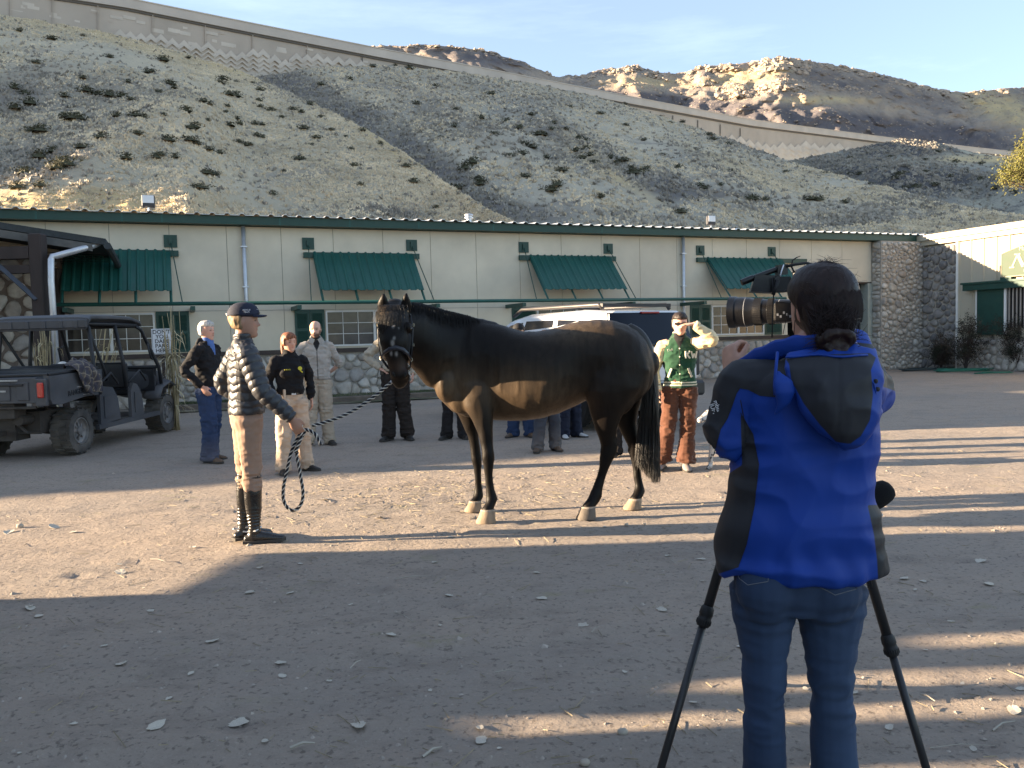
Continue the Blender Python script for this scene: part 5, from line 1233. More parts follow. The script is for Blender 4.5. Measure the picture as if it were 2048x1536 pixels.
for sx in (-1, 1):
    MB().tube([on_front(sx*.085, 1.14, .012), on_front(sx*.125, 1.04, .008)], .008, 5).tube([on_front(sx*.098, 1.145, .012), on_front(sx*.138, 1.045, .008)], .004, 5).obj('pocket_trim', M_cr, r_)
for z in (1.36, 1.27, 1.18, 1.08): MB().ball(on_front(0, z, .012), .008, 8, 6).obj('snap', M_cr, r_)
MB().tube([on_front(0, 1.37, .008), on_front(0, 1.2, .008), on_front(0, .95, .005)], .004, 5).obj('placket', M_stripe, r_)
for s in 'RL':
    d = nrm(J['w'+s]-J['e'+s])
    for q, m_ in ((-.035, M_stripe), (-.020, M_cr), (-.005, M_stripe), (.010, M_cr)):
        c = J['w'+s]+d*(q-.02); MB().lathe([(.044, 0), (.046, .006), (.044, .012)], c, d, 20).obj('cuff_band', m_, r_, True)
# ================================================================== HORSE
def horse():
    YC = 6.93
    Q = lambda px, py, y=YC: P(px, py, y)
    root = thing('horse', 'tall black brown horse standing side on with its head turned to the viewer', 'horse', (0, 0, 0))
    X = (1, 0, 0); UPV = np.array([0, 0, 1.])
    b = MB()
    # barrel: px, top, bottom, half width, centre depth
    T = [(868, 712, 772, .075, 6.86), (882, 690, 800, .13, 6.88), (903, 668, 822, .18, 6.9), (930, 650, 834, .215, 6.92), (962, 643, 838, .235, 6.93), (990, 647, 840, .262, 6.93), (1020, 657, 841, .30, 6.93), (1050, 664, 840, .335, 6.93), (1080, 664, 836, .352, 6.93),
         (1110, 657, 828, .345, 6.93), (1140, 648, 815, .305, 6.93), (1170, 642, 800, .295, 6.93), (1200, 640, 792, .295, 6.93), (1228, 642, 790, .29, 6.93), (1252, 649, 788, .275, 6.94), (1272, 661, 782, .245, 6.94), (1290, 680, 770, .19, 6.94), (1301, 702, 752, .11, 6.94)]
    rings = []
    for (px, a, c, w, y) in T:
        m = (Q(px, a, y)+Q(px, c, y))/2; h = np.linalg.norm(Q(px, a, y)-Q(px, c, y))/2; rings.append((m, w, h, (0, 1, 0), X))
    b.loft(rings, n=40, round_=.6, power=.92)
    # belly keel lower & shoulder / haunch muscles
    def blob(px, py, y, rx, ry, rz, ang=0): b.ball(Q(px, py, y), (rx, ry, rz), 20, 14, roty(ang))
    for sg, yy in ((-1, 6.80), (1, 7.06)):
        blob(938, 745, yy, .17, .075, .32, .30); blob(928, 795, yy, .13, .08, .14, 0); blob(962, 800, yy, .13, .08, .17, .2)
        blob(1235, 735, 6.93+sg*.15, .26, .15, .34, -.2); blob(1222, 785, 6.93+sg*.16, .22, .14, .20, .3); blob(1268, 735, 6.93+sg*.10, .16, .12, .24, -.15)
    blob(893, 765, 6.80, .10, .12, .16, 0)
    # withers and neck: neck comes forward, left and toward the viewer
    N = [(965, 725, 6.93, .205, .36), (935, 715, 6.91, .175, .345), (905, 702, 6.86, .150, .31), (878, 690, 6.78, .130, .27), (852, 675, 6.68, .115, .225), (830, 660, 6.58, .105, .19), (808, 648, 6.50, .095, .15)]
    rings = []
    for i, (px, py, y, a, h) in enumerate(N):
        c = Q(px, py, y); p0 = Q(*N[max(i-1, 0)][:3]); p1 = Q(*N[min(i+1, len(N)-1)][:3]); rings.append((c, a, h, np.cross(p1-p0, (0, 0, 1)), p1-p0))
    b.loft(rings, n=28, round_=.5)
    # throat
    b.limb([Q(812, 690, 6.55), Q(835, 715, 6.66), Q(870, 752, 6.80)], [.07, .085, .10], round_=1)
    # head: long axis near vertical, facing the viewer
    HY = 6.38; fdir = nrm(np.array([-.10, -1, -.05]))
    Hd = [(791, 606, HY+.12, .060, .075), (791, 618, HY+.08, .092, .110), (791, 638, HY+.06, .112, .135), (791, 660, HY+.03, .122, .150), (792, 680, HY+.0, .112, .150), (793, 700, HY-.02, .092, .130), (795, 720, HY-.04, .075, .100), (797, 738, HY-.05, .070, .080), (799, 752, HY-.05, .076, .075), (800, 764, HY-.045, .066, .065), (800, 772, HY-.04, .042, .045)]
    rings = []
    for i, (px, py, y, a, h) in enumerate(Hd):
        rings.append((Q(px, py, y), a, h, (1, -.08, 0), (0, 0, -1)))
    b.loft(rings, n=28, round_=.5, power=.9)
    for sg in (-1, 1):
        b.ball(Q(791+sg*26, 655, HY-.05), (.035, .045, .035), 12, 8)              # brow / eye bulge
        b.ball(Q(795+sg*21, 700, HY+.05), (.035, .085, .09), 12, 8)                # cheek
        b.limb([Q(791+sg*30, 672, HY-.04), Q(796+sg*21, 712, HY-.09)], [.014, .010])  # facial crest
        b.ball(Q(799+sg*11.5, 748, HY-.115), (.026, .022, .034), 12, 8)             # nostril rim
    b.limb([Q(792, 640, HY-.04), Q(794, 690, HY-.105), Q(797, 730, HY-.10), Q(799, 752, HY-.10)], [.055, .038, .034, .04])
    b.ball(Q(801, 771, HY-.03), (.035, .04, .022), 12, 8)                           # chin
    # ears
    for px, sg in ((766, -1), (813, 1)):
        a, m, t = Q(px+4*-sg, 632, HY+.05), Q(px, 608, HY+.03), Q(px+2*-sg*0.5, 587, HY+.0)
        b.loft([(a, .034, .026, (1, .2*sg, 0), t-a), (a*.7+m*.3, .044, .022, (1, .2*sg, 0), t-a), (m, .041, .018, (1, .2*sg, 0), t-a), (m*.45+t*.55, .026, .013, (1, .2*sg, 0), t-a), (t, .006, .006, (1, .2*sg, 0), t-a)], n=14, round_=.5)
    # legs: px, py, depth, half width along x, half thickness across
    def leg(L):
        rings = []
        for i, (px, py, y, w_, t_) in enumerate(L):
            c = Q(px, py, y); p0 = Q(*L[max(i-1, 0)][:3]); p1 = Q(*L[min(i+1, len(L)-1)][:3]); rings.append((c, t_, w_, (0, 1, 0), p1-p0))
        b.loft(rings, n=18, round_=.4)
    leg([(955, 770, 6.76, .16, .08), (958, 810, 6.74, .125, .078), (966, 838, 6.73, .092, .068), (971, 865, 6.72, .066, .055), (974, 890, 6.71, .052, .046), (976, 905, 6.70, .052, .044), (976.5, 916, 6.70, .056, .046), (977, 930, 6.70, .044, .040), (977.5, 949, 6.70, .036, .031), (979, 968, 6.70, .036, .030), (981, 984, 6.70, .040, .034), (984, 997, 6.70, .052, .042), (981, 1008, 6.68, .042, .037), (977, 1016, 6.67, .046, .044), (974, 1023, 6.66, .054, .050)])
    leg([(930, 775, 7.08, .14, .08), (935, 815, 7.10, .105, .072), (941, 845, 7.12, .075, .06), (946, 868, 7.13, .052, .05), (950, 893, 7.14, .044, .044), (952, 908, 7.14, .046, .043), (953, 918, 7.14, .048, .045), (955, 932, 7.14, .038, .037), (956, 952, 7.14, .031, .029), (957, 970, 7.15, .031, .029), (957.5, 982, 7.15, .036, .033), (957, 991, 7.15, .046, .04), (954, 999, 7.13, .038, .036), (951, 1005, 7.12, .048, .046), (949, 1008, 7.11, .052, .048)])
    leg([(1235, 725, 6.74, .27, .10), (1225, 768, 6.72, .235, .105), (1216, 800, 6.72, .185, .095), (1212, 828, 6.73, .135, .078), (1212, 852, 6.74, .098, .064), (1215, 874, 6.76, .074, .052), (1219, 890, 6.77, .072, .046), (1217, 904, 6.77, .070, .044), (1212, 918, 6.77, .056, .042), (1208, 936, 6.77, .043, .034), (1202, 955, 6.77, .040, .031), (1196, 974, 6.76, .042, .033), (1192, 990, 6.75, .054, .042), (1187, 1000, 6.74, .050, .040), (1181, 1008, 6.72, .045, .040), (1177, 1015, 6.71, .052, .046), (1175, 1018, 6.70, .056, .05)])
    leg([(1250, 740, 7.10, .22, .10), (1250, 785, 7.12, .17, .095), (1250, 820, 7.12, .12, .08), (1254, 848, 7.12, .085, .064), (1262, 872, 7.12, .065, .052), (1269, 888, 7.12, .062, .046), (1270, 902, 7.12, .058, .044), (1271, 918, 7.12, .044, .04), (1273, 936, 7.11, .036, .032), (1275, 955, 7.10, .035, .030), (1278, 970, 7.09, .038, .032), (1279, 981, 7.08, .050, .04), (1276, 989, 7.06, .044, .038), (1272, 996, 7.05, .046, .044), (1270, 1001, 7.04, .052, .048)])
    root_col = {}
    def fn(co, no):
        m = 1-2.4*np.abs(vn(co*[1, .3, .8], 3.2, 5)); m2 = 1-2.4*np.abs(vn(co*[1.3, .3, .6], 6.5, 9))
        low = np.clip((co[:, 2]-.75)/.3, .25, 1)
        m3 = 1-2.6*np.abs(vn(co*[1, .5, .5], 13, 21)); co = co+no*(m*.007*low+m2*.0042*low+m3*.0018)[:, None]
        return co
    M_coat = mat('horse coat', (1, 1, 1), .46, .32, 26, .5, 260, spec=.15, sheen=.0, vc=True, stretch=(1, 1, .18), dist=.004)
    def cf(co):
        C = np.tile((.0055, .0042, .0036), (len(co), 1)); n = fbm(co, 2.2, 3, 3)
        C *= (1+.35*n)[:, None]
        def mixc(w_, c): 
            C[:] = C*(1-w_[:, None])+np.array(c)*w_[:, None]
        d = lambda p, r: np.exp(-(np.linalg.norm((co-p)/r, axis=1))**2)
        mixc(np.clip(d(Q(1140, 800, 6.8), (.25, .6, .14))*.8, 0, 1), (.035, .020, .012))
        mixc(np.clip(d(Q(1050, 780, 6.75), (.35, .4, .2))*.9+d(Q(905, 780, 6.75), (.2, .5, .2))*.9, 0, 1)*.7, (.13, .09, .055))  # sunlit belly and chest patches painted into the coat colour
        mixc(np.clip(d(Q(1165, 655, 6.8), (.38, .5, .13))*.8, 0, 1)*.6, (.16, .115, .075))  # croup painted lighter where the sun catches it
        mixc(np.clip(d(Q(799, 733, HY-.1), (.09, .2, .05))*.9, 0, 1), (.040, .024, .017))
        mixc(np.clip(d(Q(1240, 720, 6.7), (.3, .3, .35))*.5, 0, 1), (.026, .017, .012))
        for (px, py, r) in ((790.5, 650, .012), (791, 686, .014), (794, 676, .008), (788, 706, .010), (798, 707, .010), (802, 655, .006)):
            w_ = np.clip(1.6*np.exp(-((co[:, 0]-Q(px, py, HY)[0])/(r*.8))**2-((co[:, 2]-Q(px, py, HY)[2])/(r*1.5))**2), 0, 1)*(co[:, 1] < HY-.02)*.55; mixc(w_, (.35, .33, .31))
        mixc(((co[:, 2] < .16)&(co[:, 2] > .085)&(co[:, 0] < .9)&(co[:, 0] > .3))*0., (.3, .3, .3))
        return C
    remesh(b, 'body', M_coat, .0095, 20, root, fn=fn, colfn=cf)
    # ---- hooves
    M_hoof = mat('horn hoof', (.25, .185, .125), .8, .4, 14, .3, 40, stretch=(1, 1, .2)); M_hoofd = mat('grey hoof', (.12, .10, .082), .8, .4, 12, .3, 40, stretch=(1, 1, .2))
    for (tx, ty, bx, by, y0, w0, w1, m) in ((975, 1021, 972, 1043, 6.66, .058, .082, M_hoof), (950, 1004, 946.5, 1022, 7.11, .054, .076, M_hoof), (1176, 1015, 1172, 1036, 6.70, .060, .082, M_hoofd), (1270.5, 999, 1264.5, 1020, 7.04, .056, .080, M_hoof)):
        t = P(tx, ty, y0); g_ = P(bx, by, y0-.01); g_[2] = .0; h = MB()
        h.loft([(g_, w1, w1*.80, X, UPV), (g_+[0, 0, .012], w1, w1*.8, X, UPV), (g_*.45+t*.55, w1*.45+w0*.55, .056, X, UPV), (t, w0, .048, X, UPV), (t+[.004, 0, .012], w0*.8, .040, X, UPV)], n=24, power=.9)
        o = h.obj('hoof', m, root, 'auto')
        h2 = MB().loft([(t-[0, 0, .004], w0*1.03, .050, X, UPV), (t+[.002, 0, .010], w0*1.0, .048, X, UPV)], n=20); h2.obj('coronet', mat('pale coronet hair', (.28, .24, .20), .9, .2, 20), o)
    # ---- eyes
    for sg in (-1, 1):
        MB().ball(Q(791+sg*30.5, 657, HY-.066), (.013, .017, .015), 12, 8).obj('eye', mat('dark eye', (.006, .004, .003), .06, .05, spec=.9, bump=0), root, True)
        MB().ball(Q(799+sg*11.5, 749, HY-.134), (.010, .008, .020), 10, 6, roty(sg*.3)).obj('nostril', M_dark, root, True)
    # ---- hair strands
    M_mane = mat('black horse hair', (.010, .008, .007), .42, .3, 40, 0, spec=.5)
    def strands(name, gen, n, r0, r1, m, seed, seg=6, label=None):
        r = np.random.default_rng(seed); h = MB()
        for i in range(n):
            pts = gen(r); k_ = len(pts); h.tube(pts, [r0*(1-q/(k_-1))+r1*q/(k_-1) for q in range(k_)], 3, cap=False)
        o = h.obj(name, m, root, True)
        if label: o['label'] = label
        return o
    crest = [(812, 606, 6.50), (835, 607, 6.58), (858, 613, 6.66), (885, 621, 6.74), (910, 627, 6.82), (935, 633, 6.88), (958, 641, 6.92)]
    CR = np.array([Q(*c) for c in crest])
    def crp(t): t = min(max(t, 0), .9999)*(len(CR)-1); i = int(t); f = t-i; return CR[i]*(1-f)+CR[i+1]*f
    def mane(r):
        t = r.random(); p = crp(t)+np.array([r.normal(0, .006), r.normal(0, .012), -.012]); side = 1 if r.random() < .7 else -1
        L = .05+.10*r.random()*(1-.4*t); u = .4+.7*r.random()
        return [p, p+np.array([.012, .02*side*u, .018*u]), p+np.array([.03, .045*side*u, -.1*L]), p+np.array([.035, .06*side*u, -L])]
    strands('mane', mane, 1500, .0022, .0007, M_mane, 1)
    def forelock(r):
        p = Q(791+r.normal(0, 8), 612+abs(r.normal(0, 3)), HY+.02); dx = r.normal(0, .028)-.012; L = .09+.10*r.random()
        return [p, p+np.array([dx*.3, -.08, .01]), p+np.array([dx*.8, -.135, -.05*L*6]), p+np.array([dx*1.3, -.125-.01*r.random(), -.05-L])]
    strands('forelock', forelock, 420, .0020, .0006, M_mane, 2)
    def forelock2(r):
        p = Q(783+r.normal(0, 7), 614, HY+.02); dx = r.normal(0, .025)-.035; L = .10+.06*r.random()
        return [p, p+np.array([dx*.3, -.085, .01]), p+np.array([dx*.8, -.135, -.04]), p+np.array([dx*1.2, -.13, -.05-L*.6])]
    strands('forelock', forelock2, 160, .0018, .0006, mat('brown forelock hair', (.06, .04, .022), .5, .3, 40, 0), 3)
    # tail
    dock = [Q(1262, 655, 6.93), Q(1280, 668, 6.93), Q(1294, 692, 6.93), Q(1300, 722, 6.94), Q(1302, 750, 6.95)]
    tl = MB(); tl.limb(dock+[Q(1301, 800, 6.96), Q(1298, 860, 6.97), Q(1300, 905, 6.97)], [.035, .04, .045, .05, .058, .075, .075, .03], [.035, .04, .045, .05, .05, .055, .05, .03], side=(1, 0, 0))
    remesh(tl, 'tail', M_mane, .01, 3, root)
    def tail(r):
        t = r.random(); a = dock[1]*(1-t)+dock[3]*t if t < .8 else dock[4]; ex = r.random(); end = Q(1272+46*ex+r.normal(0, 2), 905+72*r.random()**.5*(.35+.65*ex)+r.normal(0, 3), 6.95+r.normal(0, .05))
        w_ = (ex-.5)
        m1 = Q(1302+16*w_, 745, 6.95+r.normal(0, .02)); m2 = Q(1299+34*w_+r.normal(0, 1), 820, 6.95+r.normal(0, .04))
        if end[2] < .22: end[2] = .22+.1*r.random()
        m1 = m1*.6+(a*.5+m2*.5)*.4; return [a, m1, m2, m2*.5+end*.5+np.array([.01*w_, 0, 0]), end]
    strands('tail', tail, 1900, .0030, .0009, M_mane, 4)
    # fetlock feather
    # ---- halter
    M_hal = mat('dark leather strap', (.014, .015, .022), .35, .15, 20, .1, 80, spec=.5); M_buck = mat('brass buckle', (.20, .19, .16), .4, .1, metal=.9)
    hl = thing('halter', 'dark leather halter with metal buckles on the horse head', 'halter')
    nb = [Q(791+dx, py, y) for dx, py, y in ((-29, 716, HY-.04), (-23, 706, HY-.125), (-12, 698, HY-.155), (2, 695, HY-.162), (15, 699, HY-.155), (26, 709, HY-.12), (31, 719, HY-.03))]
    MB().tube(nb, .0165, 8, side=(0, 0, 1), ratio=.4).obj('noseband', M_hal, hl, True)
    for sg in (-1, 1):
        e = nb[0] if sg < 0 else nb[-1]
        top = Q(791+sg*31, 632, HY+.04); MB().tube([top, Q(791+sg*35, 660, HY+.0), Q(791+sg*34, 690, HY+.0), e], .012, 6, side=(0, 1, 0), ratio=.35).obj('cheek_strap', M_hal, hl, True)
        MB().tube([e, Q(798+sg*22, 735, HY+.02), Q(800, 748, HY+.08)], .011, 6, side=(0, 0, 1), ratio=.4).obj('chin_strap', M_hal, hl, True)
        for py in (650, 690):
            c = Q(791+sg*36, py, HY+.0); MB().lathe([(.012, -.003), (.012, .003), (.008, .003), (.008, -.003)], c, (sg*.9, -.5, 0), 12).obj('buckle', M_buck, hl)
        MB().lathe([(.016, -.003), (.016, .003), (.011, .003), (.011, -.003)], e, (sg*.7, -.7, 0), 12).obj('ring', M_buck, hl)
    MB().tube([Q(760, 632, HY+.04), Q(770, 612, HY+.10), Q(791, 602, HY+.16), Q(812, 612, HY+.10), Q(822, 632, HY+.04)], .012, 6, side=(0, 1, 0), ratio=.4).obj('crown_strap', M_hal, hl, True)
    return Q(800, 762, HY+.02)
CHIN = horse()

# ---------------------------------------------------------------- lead rope
def rope():
    rt = thing('lead_rope', 'black and white braided lead rope from the halter to the hand with a hanging loop', 'rope')
    root, J, k = RIDER; Mw = np.array(Matrix.Rotation(root.rotation_euler[2], 3, 'Z')); hw = Mw@(J['wR'])+np.array(root.location)
    px, py = proj(hw); hand = hw+Mw@np.array([-.05, .09, -.10])
    hx, hy = proj(hand); Yh = hand[1]
    dark = mat('black rope', (.012, .013, .020), .85, .2, 40, .3, 300); lite = mat('white rope fleck', (.55, .52, .46), .85, .2, 40, .3, 300)
    def braid(path, r=.0115):
        P_ = [np.asarray(p, float) for p in path]; out = []
        for i in range(len(P_)-1):
            p0, p1, p2, p3 = P_[max(i-1, 0)], P_[i], P_[i+1], P_[min(i+2, len(P_)-1)]
            n = max(3, int(np.linalg.norm(p2-p1)/.006))
            for q in range(n):
                f = q/n; out.append(.5*((2*p1)+(-p0+p2)*f+(2*p0-5*p1+4*p2-p3)*f*f+(-p0+3*p1-3*p2+p3)*f**3))
        out.append(P_[-1]); C = np.array(out); m = len(C); d = np.r_[0, np.cumsum(np.linalg.norm(np.diff(C, axis=0), axis=1))]
        core = MB(); core.tube(list(C[::2])+[C[-1]], r, 8); core.obj('core', dark, rt, True)
        T = np.gradient(C, axis=0); T /= np.linalg.norm(T, axis=1)[:, None]; u = np.cross(T, (.3, .9, .2)); u /= np.linalg.norm(u, axis=1)[:, None]; v = np.cross(T, u)
        s = MB()
        for ph0, sg in ((0, 1), (math.pi, 1), (math.pi*.5, 1)):
            ph = ph0+sg*d*2*math.pi/.085
            S = C+(np.cos(ph)[:, None]*u+np.sin(ph)[:, None]*v)*r*.86
            if ph0 == math.pi*.5: continue
            s.tube(list(S), r*.42, 5)
        s.obj('strand', lite, rt, True)
    z = hand
    ch = P(781, 766, 6.34)
    # main line sags from chin to hand
    line = []
    for t in np.linspace(0, 1, 9):
        q = ch*(1-t)+(z+[.06, .05, .02])*t; q[2] -= .055*math.sin(math.pi*t); line.append(q)
    braid(line)
    # loop hanging below the hand (pixels measured on the photograph, at the hand's depth)
    L = [(hx, hy), (584, 900), (573, 945), (566, 985), (571, 1010), (586, 1021), (601, 1010), (606, 985), (599, 940), (594, 900), (hx+6, hy+1)]
    braid([P(a, b_, Yh+.0) if 0 < i < len(L)-1 else P(a, b_, Yh) for i, (a, b_) in enumerate(L)])
    # short tail end
    braid([z, P(615, 860, Yh), P(630, 868, Yh-.03), P(642, 890, Yh-.05)], .012)
    braid([z+[-.01, 0, .02], P(hx-4, hy-10, Yh), P(hx-3, hy+14, Yh-.02), P(590, 905, Yh-.02)], .012)
    MB().lathe([(.009, 0), (.014, .01), (.014, .045), (.009, .06), (.006, .08)], ch, nrm(line[1]-ch)*-1, 10).obj('snap_hook', M_galv, rt, True)
rope()
# ================================================================== CAMERA OPERATOR
def poly_sd(px, py, poly):
    """signed distance in pixels of the photograph, positive inside"""
    P_ = np.array(poly, float); n = len(P_); d = np.full(px.shape, 1e9); ins = np.zeros(px.shape, bool)
    for i in range(n):
        a, b = P_[i], P_[(i+1) % n]; e = b-a; t = np.clip(((px-a[0])*e[0]+(py-a[1])*e[1])/(e@e), 0, 1)
        d = np.minimum(d, np.hypot(px-a[0]-t*e[0], py-a[1]-t*e[1]))
        c = ((a[1] > py) != (b[1] > py))&(px < (b[0]-a[0])*(py-a[1])/((b[1]-a[1])+1e-9)+a[0]); ins ^= c
    return np.where(ins, d, -d)
def projv(co):
    v = co-EYEV; d = v@_F; return 1024+FPX*(v@_R)/d, 768-FPX*(v@_U)/d
def two_tone(name, ca, cb, rough=.6, bump=.2, bs=400):
    m = mat(name, ca, rough, .08, 6, bump, bs, spec=.3, dist=.002); t = m.node_tree; N = t.nodes; L = t.links
    at = N.new('ShaderNodeAttribute'); at.attribute_name = 'Col'; sp = N.new('ShaderNodeSeparateColor'); L.new(at.outputs['Color'], sp.inputs[0])
    r = N.new('ShaderNodeMapRange'); r.inputs[1].default_value = .488; r.inputs[2].default_value = .512; L.new(sp.outputs[0], r.inputs[0])
    x = N.new('ShaderNodeMix'); x.data_type = 'RGBA'; x.inputs[6].default_value = (*ca, 1); x.inputs[7].default_value = (*cb, 1); L.new(r.outputs[0], x.inputs[0])
    mm = [n for n in N if n.type == 'MIX' and n.blend_type == 'MULTIPLY'][0]
    for l in list(mm.inputs[6].links): L.remove(l)
    L.new(x.outputs[2], mm.inputs[6]); return m
def operator():
    Y0 = 2.3; V = lambda px, py, d=0.0: P(px, py, Y0+d)
    root = thing('person', 'dark haired woman in blue and black hooded jacket operating the video camera', 'person')
    X = (1, 0, 0); UP = (0, 0, 1); r_ = 1/713.
    # ---- body
    b = MB()
    hips = V(1592, 1150); sh = V(1605, 760)
    b.loft([(V(1592, 1190), .13, .09, X, UP), (V(1592, 1120), .145, .10, X, UP), (V(1597, 1000), .12, .09, X, UP), (V(1602, 860), .14, .10, X, UP), (V(1605, 770), .15, .075, X, UP), (V(1612, 730), .07, .06, X, UP)], n=20, round_=.5)
    Rh = rotz(math.radians(24))@rotx(math.radians(3)); hc = V(1641, 622, .02); k = .93
    b.limb([V(1613, 745), V(1620, 700, -.005), hc+Rh@np.array([0, -.02, -.07]), hc], [.056, .052, .05, .05])
    legs = {'L': [(1527, 1175, 0), (1528, 1385, .0), (1530, 1665, .02)], 'R': [(1657, 1175, 0), (1663, 1390, .0), (1673, 1665, .01)]}
    Lg = {s: [V(*q) for q in v] for s, v in legs.items()}
    for s, v in Lg.items(): b.limb(v, [.075, .048, .030]); b.limb([v[2]-[0, 0, .02], v[2]+[.0, .12, -.055]], [.028, .022])
    sL, eL, wL = V(1502, 770, .0), V(1459, 880, .02), V(1461, 752, .27)
    sR, eR, wR = V(1706, 770, .0), V(1741, 788, .20), V(1700, 668, .42)
    b.limb([sL*.6+sR*.4, sL, eL, wL], [.05, .05, .038, .026], side=(0, 1, 0)); b.limb([sL*.4+sR*.6, sR, eR, wR], [.05, .05, .038, .026], side=(0, 1, 0))
    add_hand(b, wL, (.05, .30, .95), (.95, .25, -.1), -1, 1.02, curl=1.0, thumb=.9, spread=.02)
    add_hand(b, wR, (-.5, .5, .5), (-.6, -.2, -.4), 1, 1.0, curl=.7)
    HV, HF = head_grid(); b.add([hc+k*(Rh@np.array(v)) for v in HV], HF)
    ear = MB()
    for sg in (-1, 1):
        c = hc+k*(Rh@np.array([sg*.079, -.012, -.002])); Rr = Rh@rotx(-.12)@rotz(sg*-.45)
        b.ball(c, (.011, .023, .036), 12, 10, Rr); b.ball(c+Rh@np.array([sg*.003, -.010, .012]), (.010, .010, .016), 10, 8, Rr)
    def scol(co):
        C = np.tile((.50, .29, .215), (len(co), 1)); q = ((co-hc)/k)@Rh
        C[(np.abs(q[:, 0]) > .074)&(np.abs(q[:, 1]) < .03)] = (.48, .24, .18)
        d = np.linalg.norm(co-wL, axis=1); C = C*(1+.10*vn(co, 60, 3)[:, None]*(d < .2)[:, None]); return C
    remesh(b, 'body', M_skin, .0058, 2, root, colfn=scol, factor=.4)
    # ---- hair: shell plus many fine strands drawn back into the bun
    bun = V(1667, 684, -.105)
    def off(V_, PH):
        x, y, z = V_[..., 0], V_[..., 1], V_[..., 2]
        lim = np.interp(y, [-.12, -.034, -.020, .012, .05, .09], [-.12, -.118, -.03, .004, .030, .052])
        m = np.clip((z-lim)/.012, 0, 1); n = .001*vn(V_*[1, 1, .3], 90, 4)+.002*vn(V_, 14, 3)
        return np.where(m > .02, m*.016+n, -.012)
    HV, HF = head_grid(off, 56, 46); h = MB().add([hc+k*(Rh@(np.array(v)*[1.03, 1.04, 1.04])) for v in HV], HF)
    h.ball(V(1650, 626, .0), (.083, .088, .072), 20, 14); h.ball(V(1661, 652, -.035), (.062, .06, .05), 18, 12); h.limb([V(1640, 620, -.02), V(1648, 655, -.045), bun+[0, .03, 0]], [.062, .052, .03]); h.limb([V(1672, 630, -.01), V(1678, 662, -.04), bun+[.01, .03, .01]], [.045, .036, .025])
    def hf(co, no): return co+no*(.0010*vn(co*[1, 1, .35], 160, 8))[:, None]
    M_dh = mat('dark brown hair', (.020, .010, .008), .45, .35, 60, .3, 160, spec=.25, stretch=(1, 1, .12), dist=.003)
    remesh(h, 'hair', M_dh, .0055, 9, root, fn=hf)
    bn = MB(); bn.ball(bun, (.050, .034, .036), 18, 12, roty(.35)); pts = []
    for t in np.linspace(0, 9.5, 40): pts.append(bun+np.array([.038*math.cos(t), -.020-.010*math.sin(t*1.7), .027*math.sin(t)]))
    bn.tube(pts, .013, 8)
    remesh(bn, 'hair_bun', M_dh, .005, 2, root, fn=lambda co, no: co+no*(.004*vn(co*[1, 1, .6], 90, 2)+.002*vn(co, 200, 5))[:, None])
    r = np.random.default_rng(21); st = MB()
    def hs(th, ph):           # point on hair surface; th from the crown, ph around
        d = np.array([math.sin(th)*math.sin(ph)*.0955, math.sin(th)*-math.cos(ph)*.120-.006, math.cos(th)*.145+.0]); return hc+k*(Rh@d)
    for i in range(2400):
        ph = r.uniform(-1.75, 1.8); th0 = r.uniform(.0, .7); th1 = r.uniform(1.5, 1.95); pts = []
        for q in np.linspace(0, 1, 9):
            p_ = hs(th0+(th1-th0)*q, ph*(1-.25*q*q)+r.normal(0, .004)); c = hc+[0, 0, .01]; pts.append(c+(p_-c)*(1.018+.016*r.random()+(.012 if q > .55 else 0)))
        e = bun+np.array([r.normal(0, .02), -.01+r.normal(0, .01), r.normal(0, .018)+.02])
        pts = pts[:-1]+[pts[-2]*.45+e*.55, e]
        st.tube(pts, [.0010]*(len(pts)-1)+[.0004], 3, cap=False)
    for i in range(110):      # flyaways
        ph = r.uniform(-2.6, 2.6); th = r.uniform(.0, 1.3); p_ = hs(th, ph); n = nrm(p_-hc); t = nrm(np.cross(n, r.normal(0, 1, 3))); L = r.uniform(.012, .04)
        st.tube([p_, p_+n*L*.35+t*L*.6, p_+n*L*.45+t*L*1.3], [.0007, .0005, .0003], 3, cap=False)
    for i in range(160):
        a = r.uniform(0, 6.28); p_ = bun+np.array([.045*math.cos(a), -.02, .035*math.sin(a)]); n = np.array([math.cos(a), r.normal(0, .4), math.sin(a)]); L = r.uniform(.012, .045)
        st.tube([p_*.6+bun*.4, p_, p_+n*L*.6, p_+n*L+r.normal(0, .008, 3)], [.001, .0009, .0006, .0004], 3, cap=False)
    for (a, b_, c_, d_) in (((1583, 600), (1572, 640), (1566, 668), .005), ((1590, 640), (1588, 670), (1582, 700), -.005)):
        st.tube([V(*a, .02), V(*b_, d_+.02), V(*c_, .02)], .0011, 4, cap=False)
    st.obj('hair_strands', M_dh, root, True)
    # ---- jeans
    t = MB()
    t.loft([(V(1592, 1215), .125, .105, X, UP), (V(1592, 1185), .172, .125, X, UP), (V(1592, 1150), .176, .128, X, UP), (V(1594, 1110), .165, .118, X, UP), (V(1596, 1050), .150, .11, X, UP)], n=30)
    for s, v in Lg.items():
        hp, kn, an = v; en = an+nrm(an-kn)*.05; md = (kn+en)/2; wd = 1.0 if s == 'L' else 1.08
        t.limb([hp, hp*.72+kn*.28, hp*.4+kn*.6, kn, kn*.7+en*.3, md*.55+en*.45, en], [.097*wd, .084*wd, .066*wd, .056*wd, .058*wd, .068*wd, .078*wd], [.105, .092, .075, .062, .064, .072, .085], round_=.1)
    t.ball(V(1533, 1175, -.06), (.085, .08, .10), 16, 12); t.ball(V(1655, 1178, -.06), (.088, .08, .10), 16, 12)
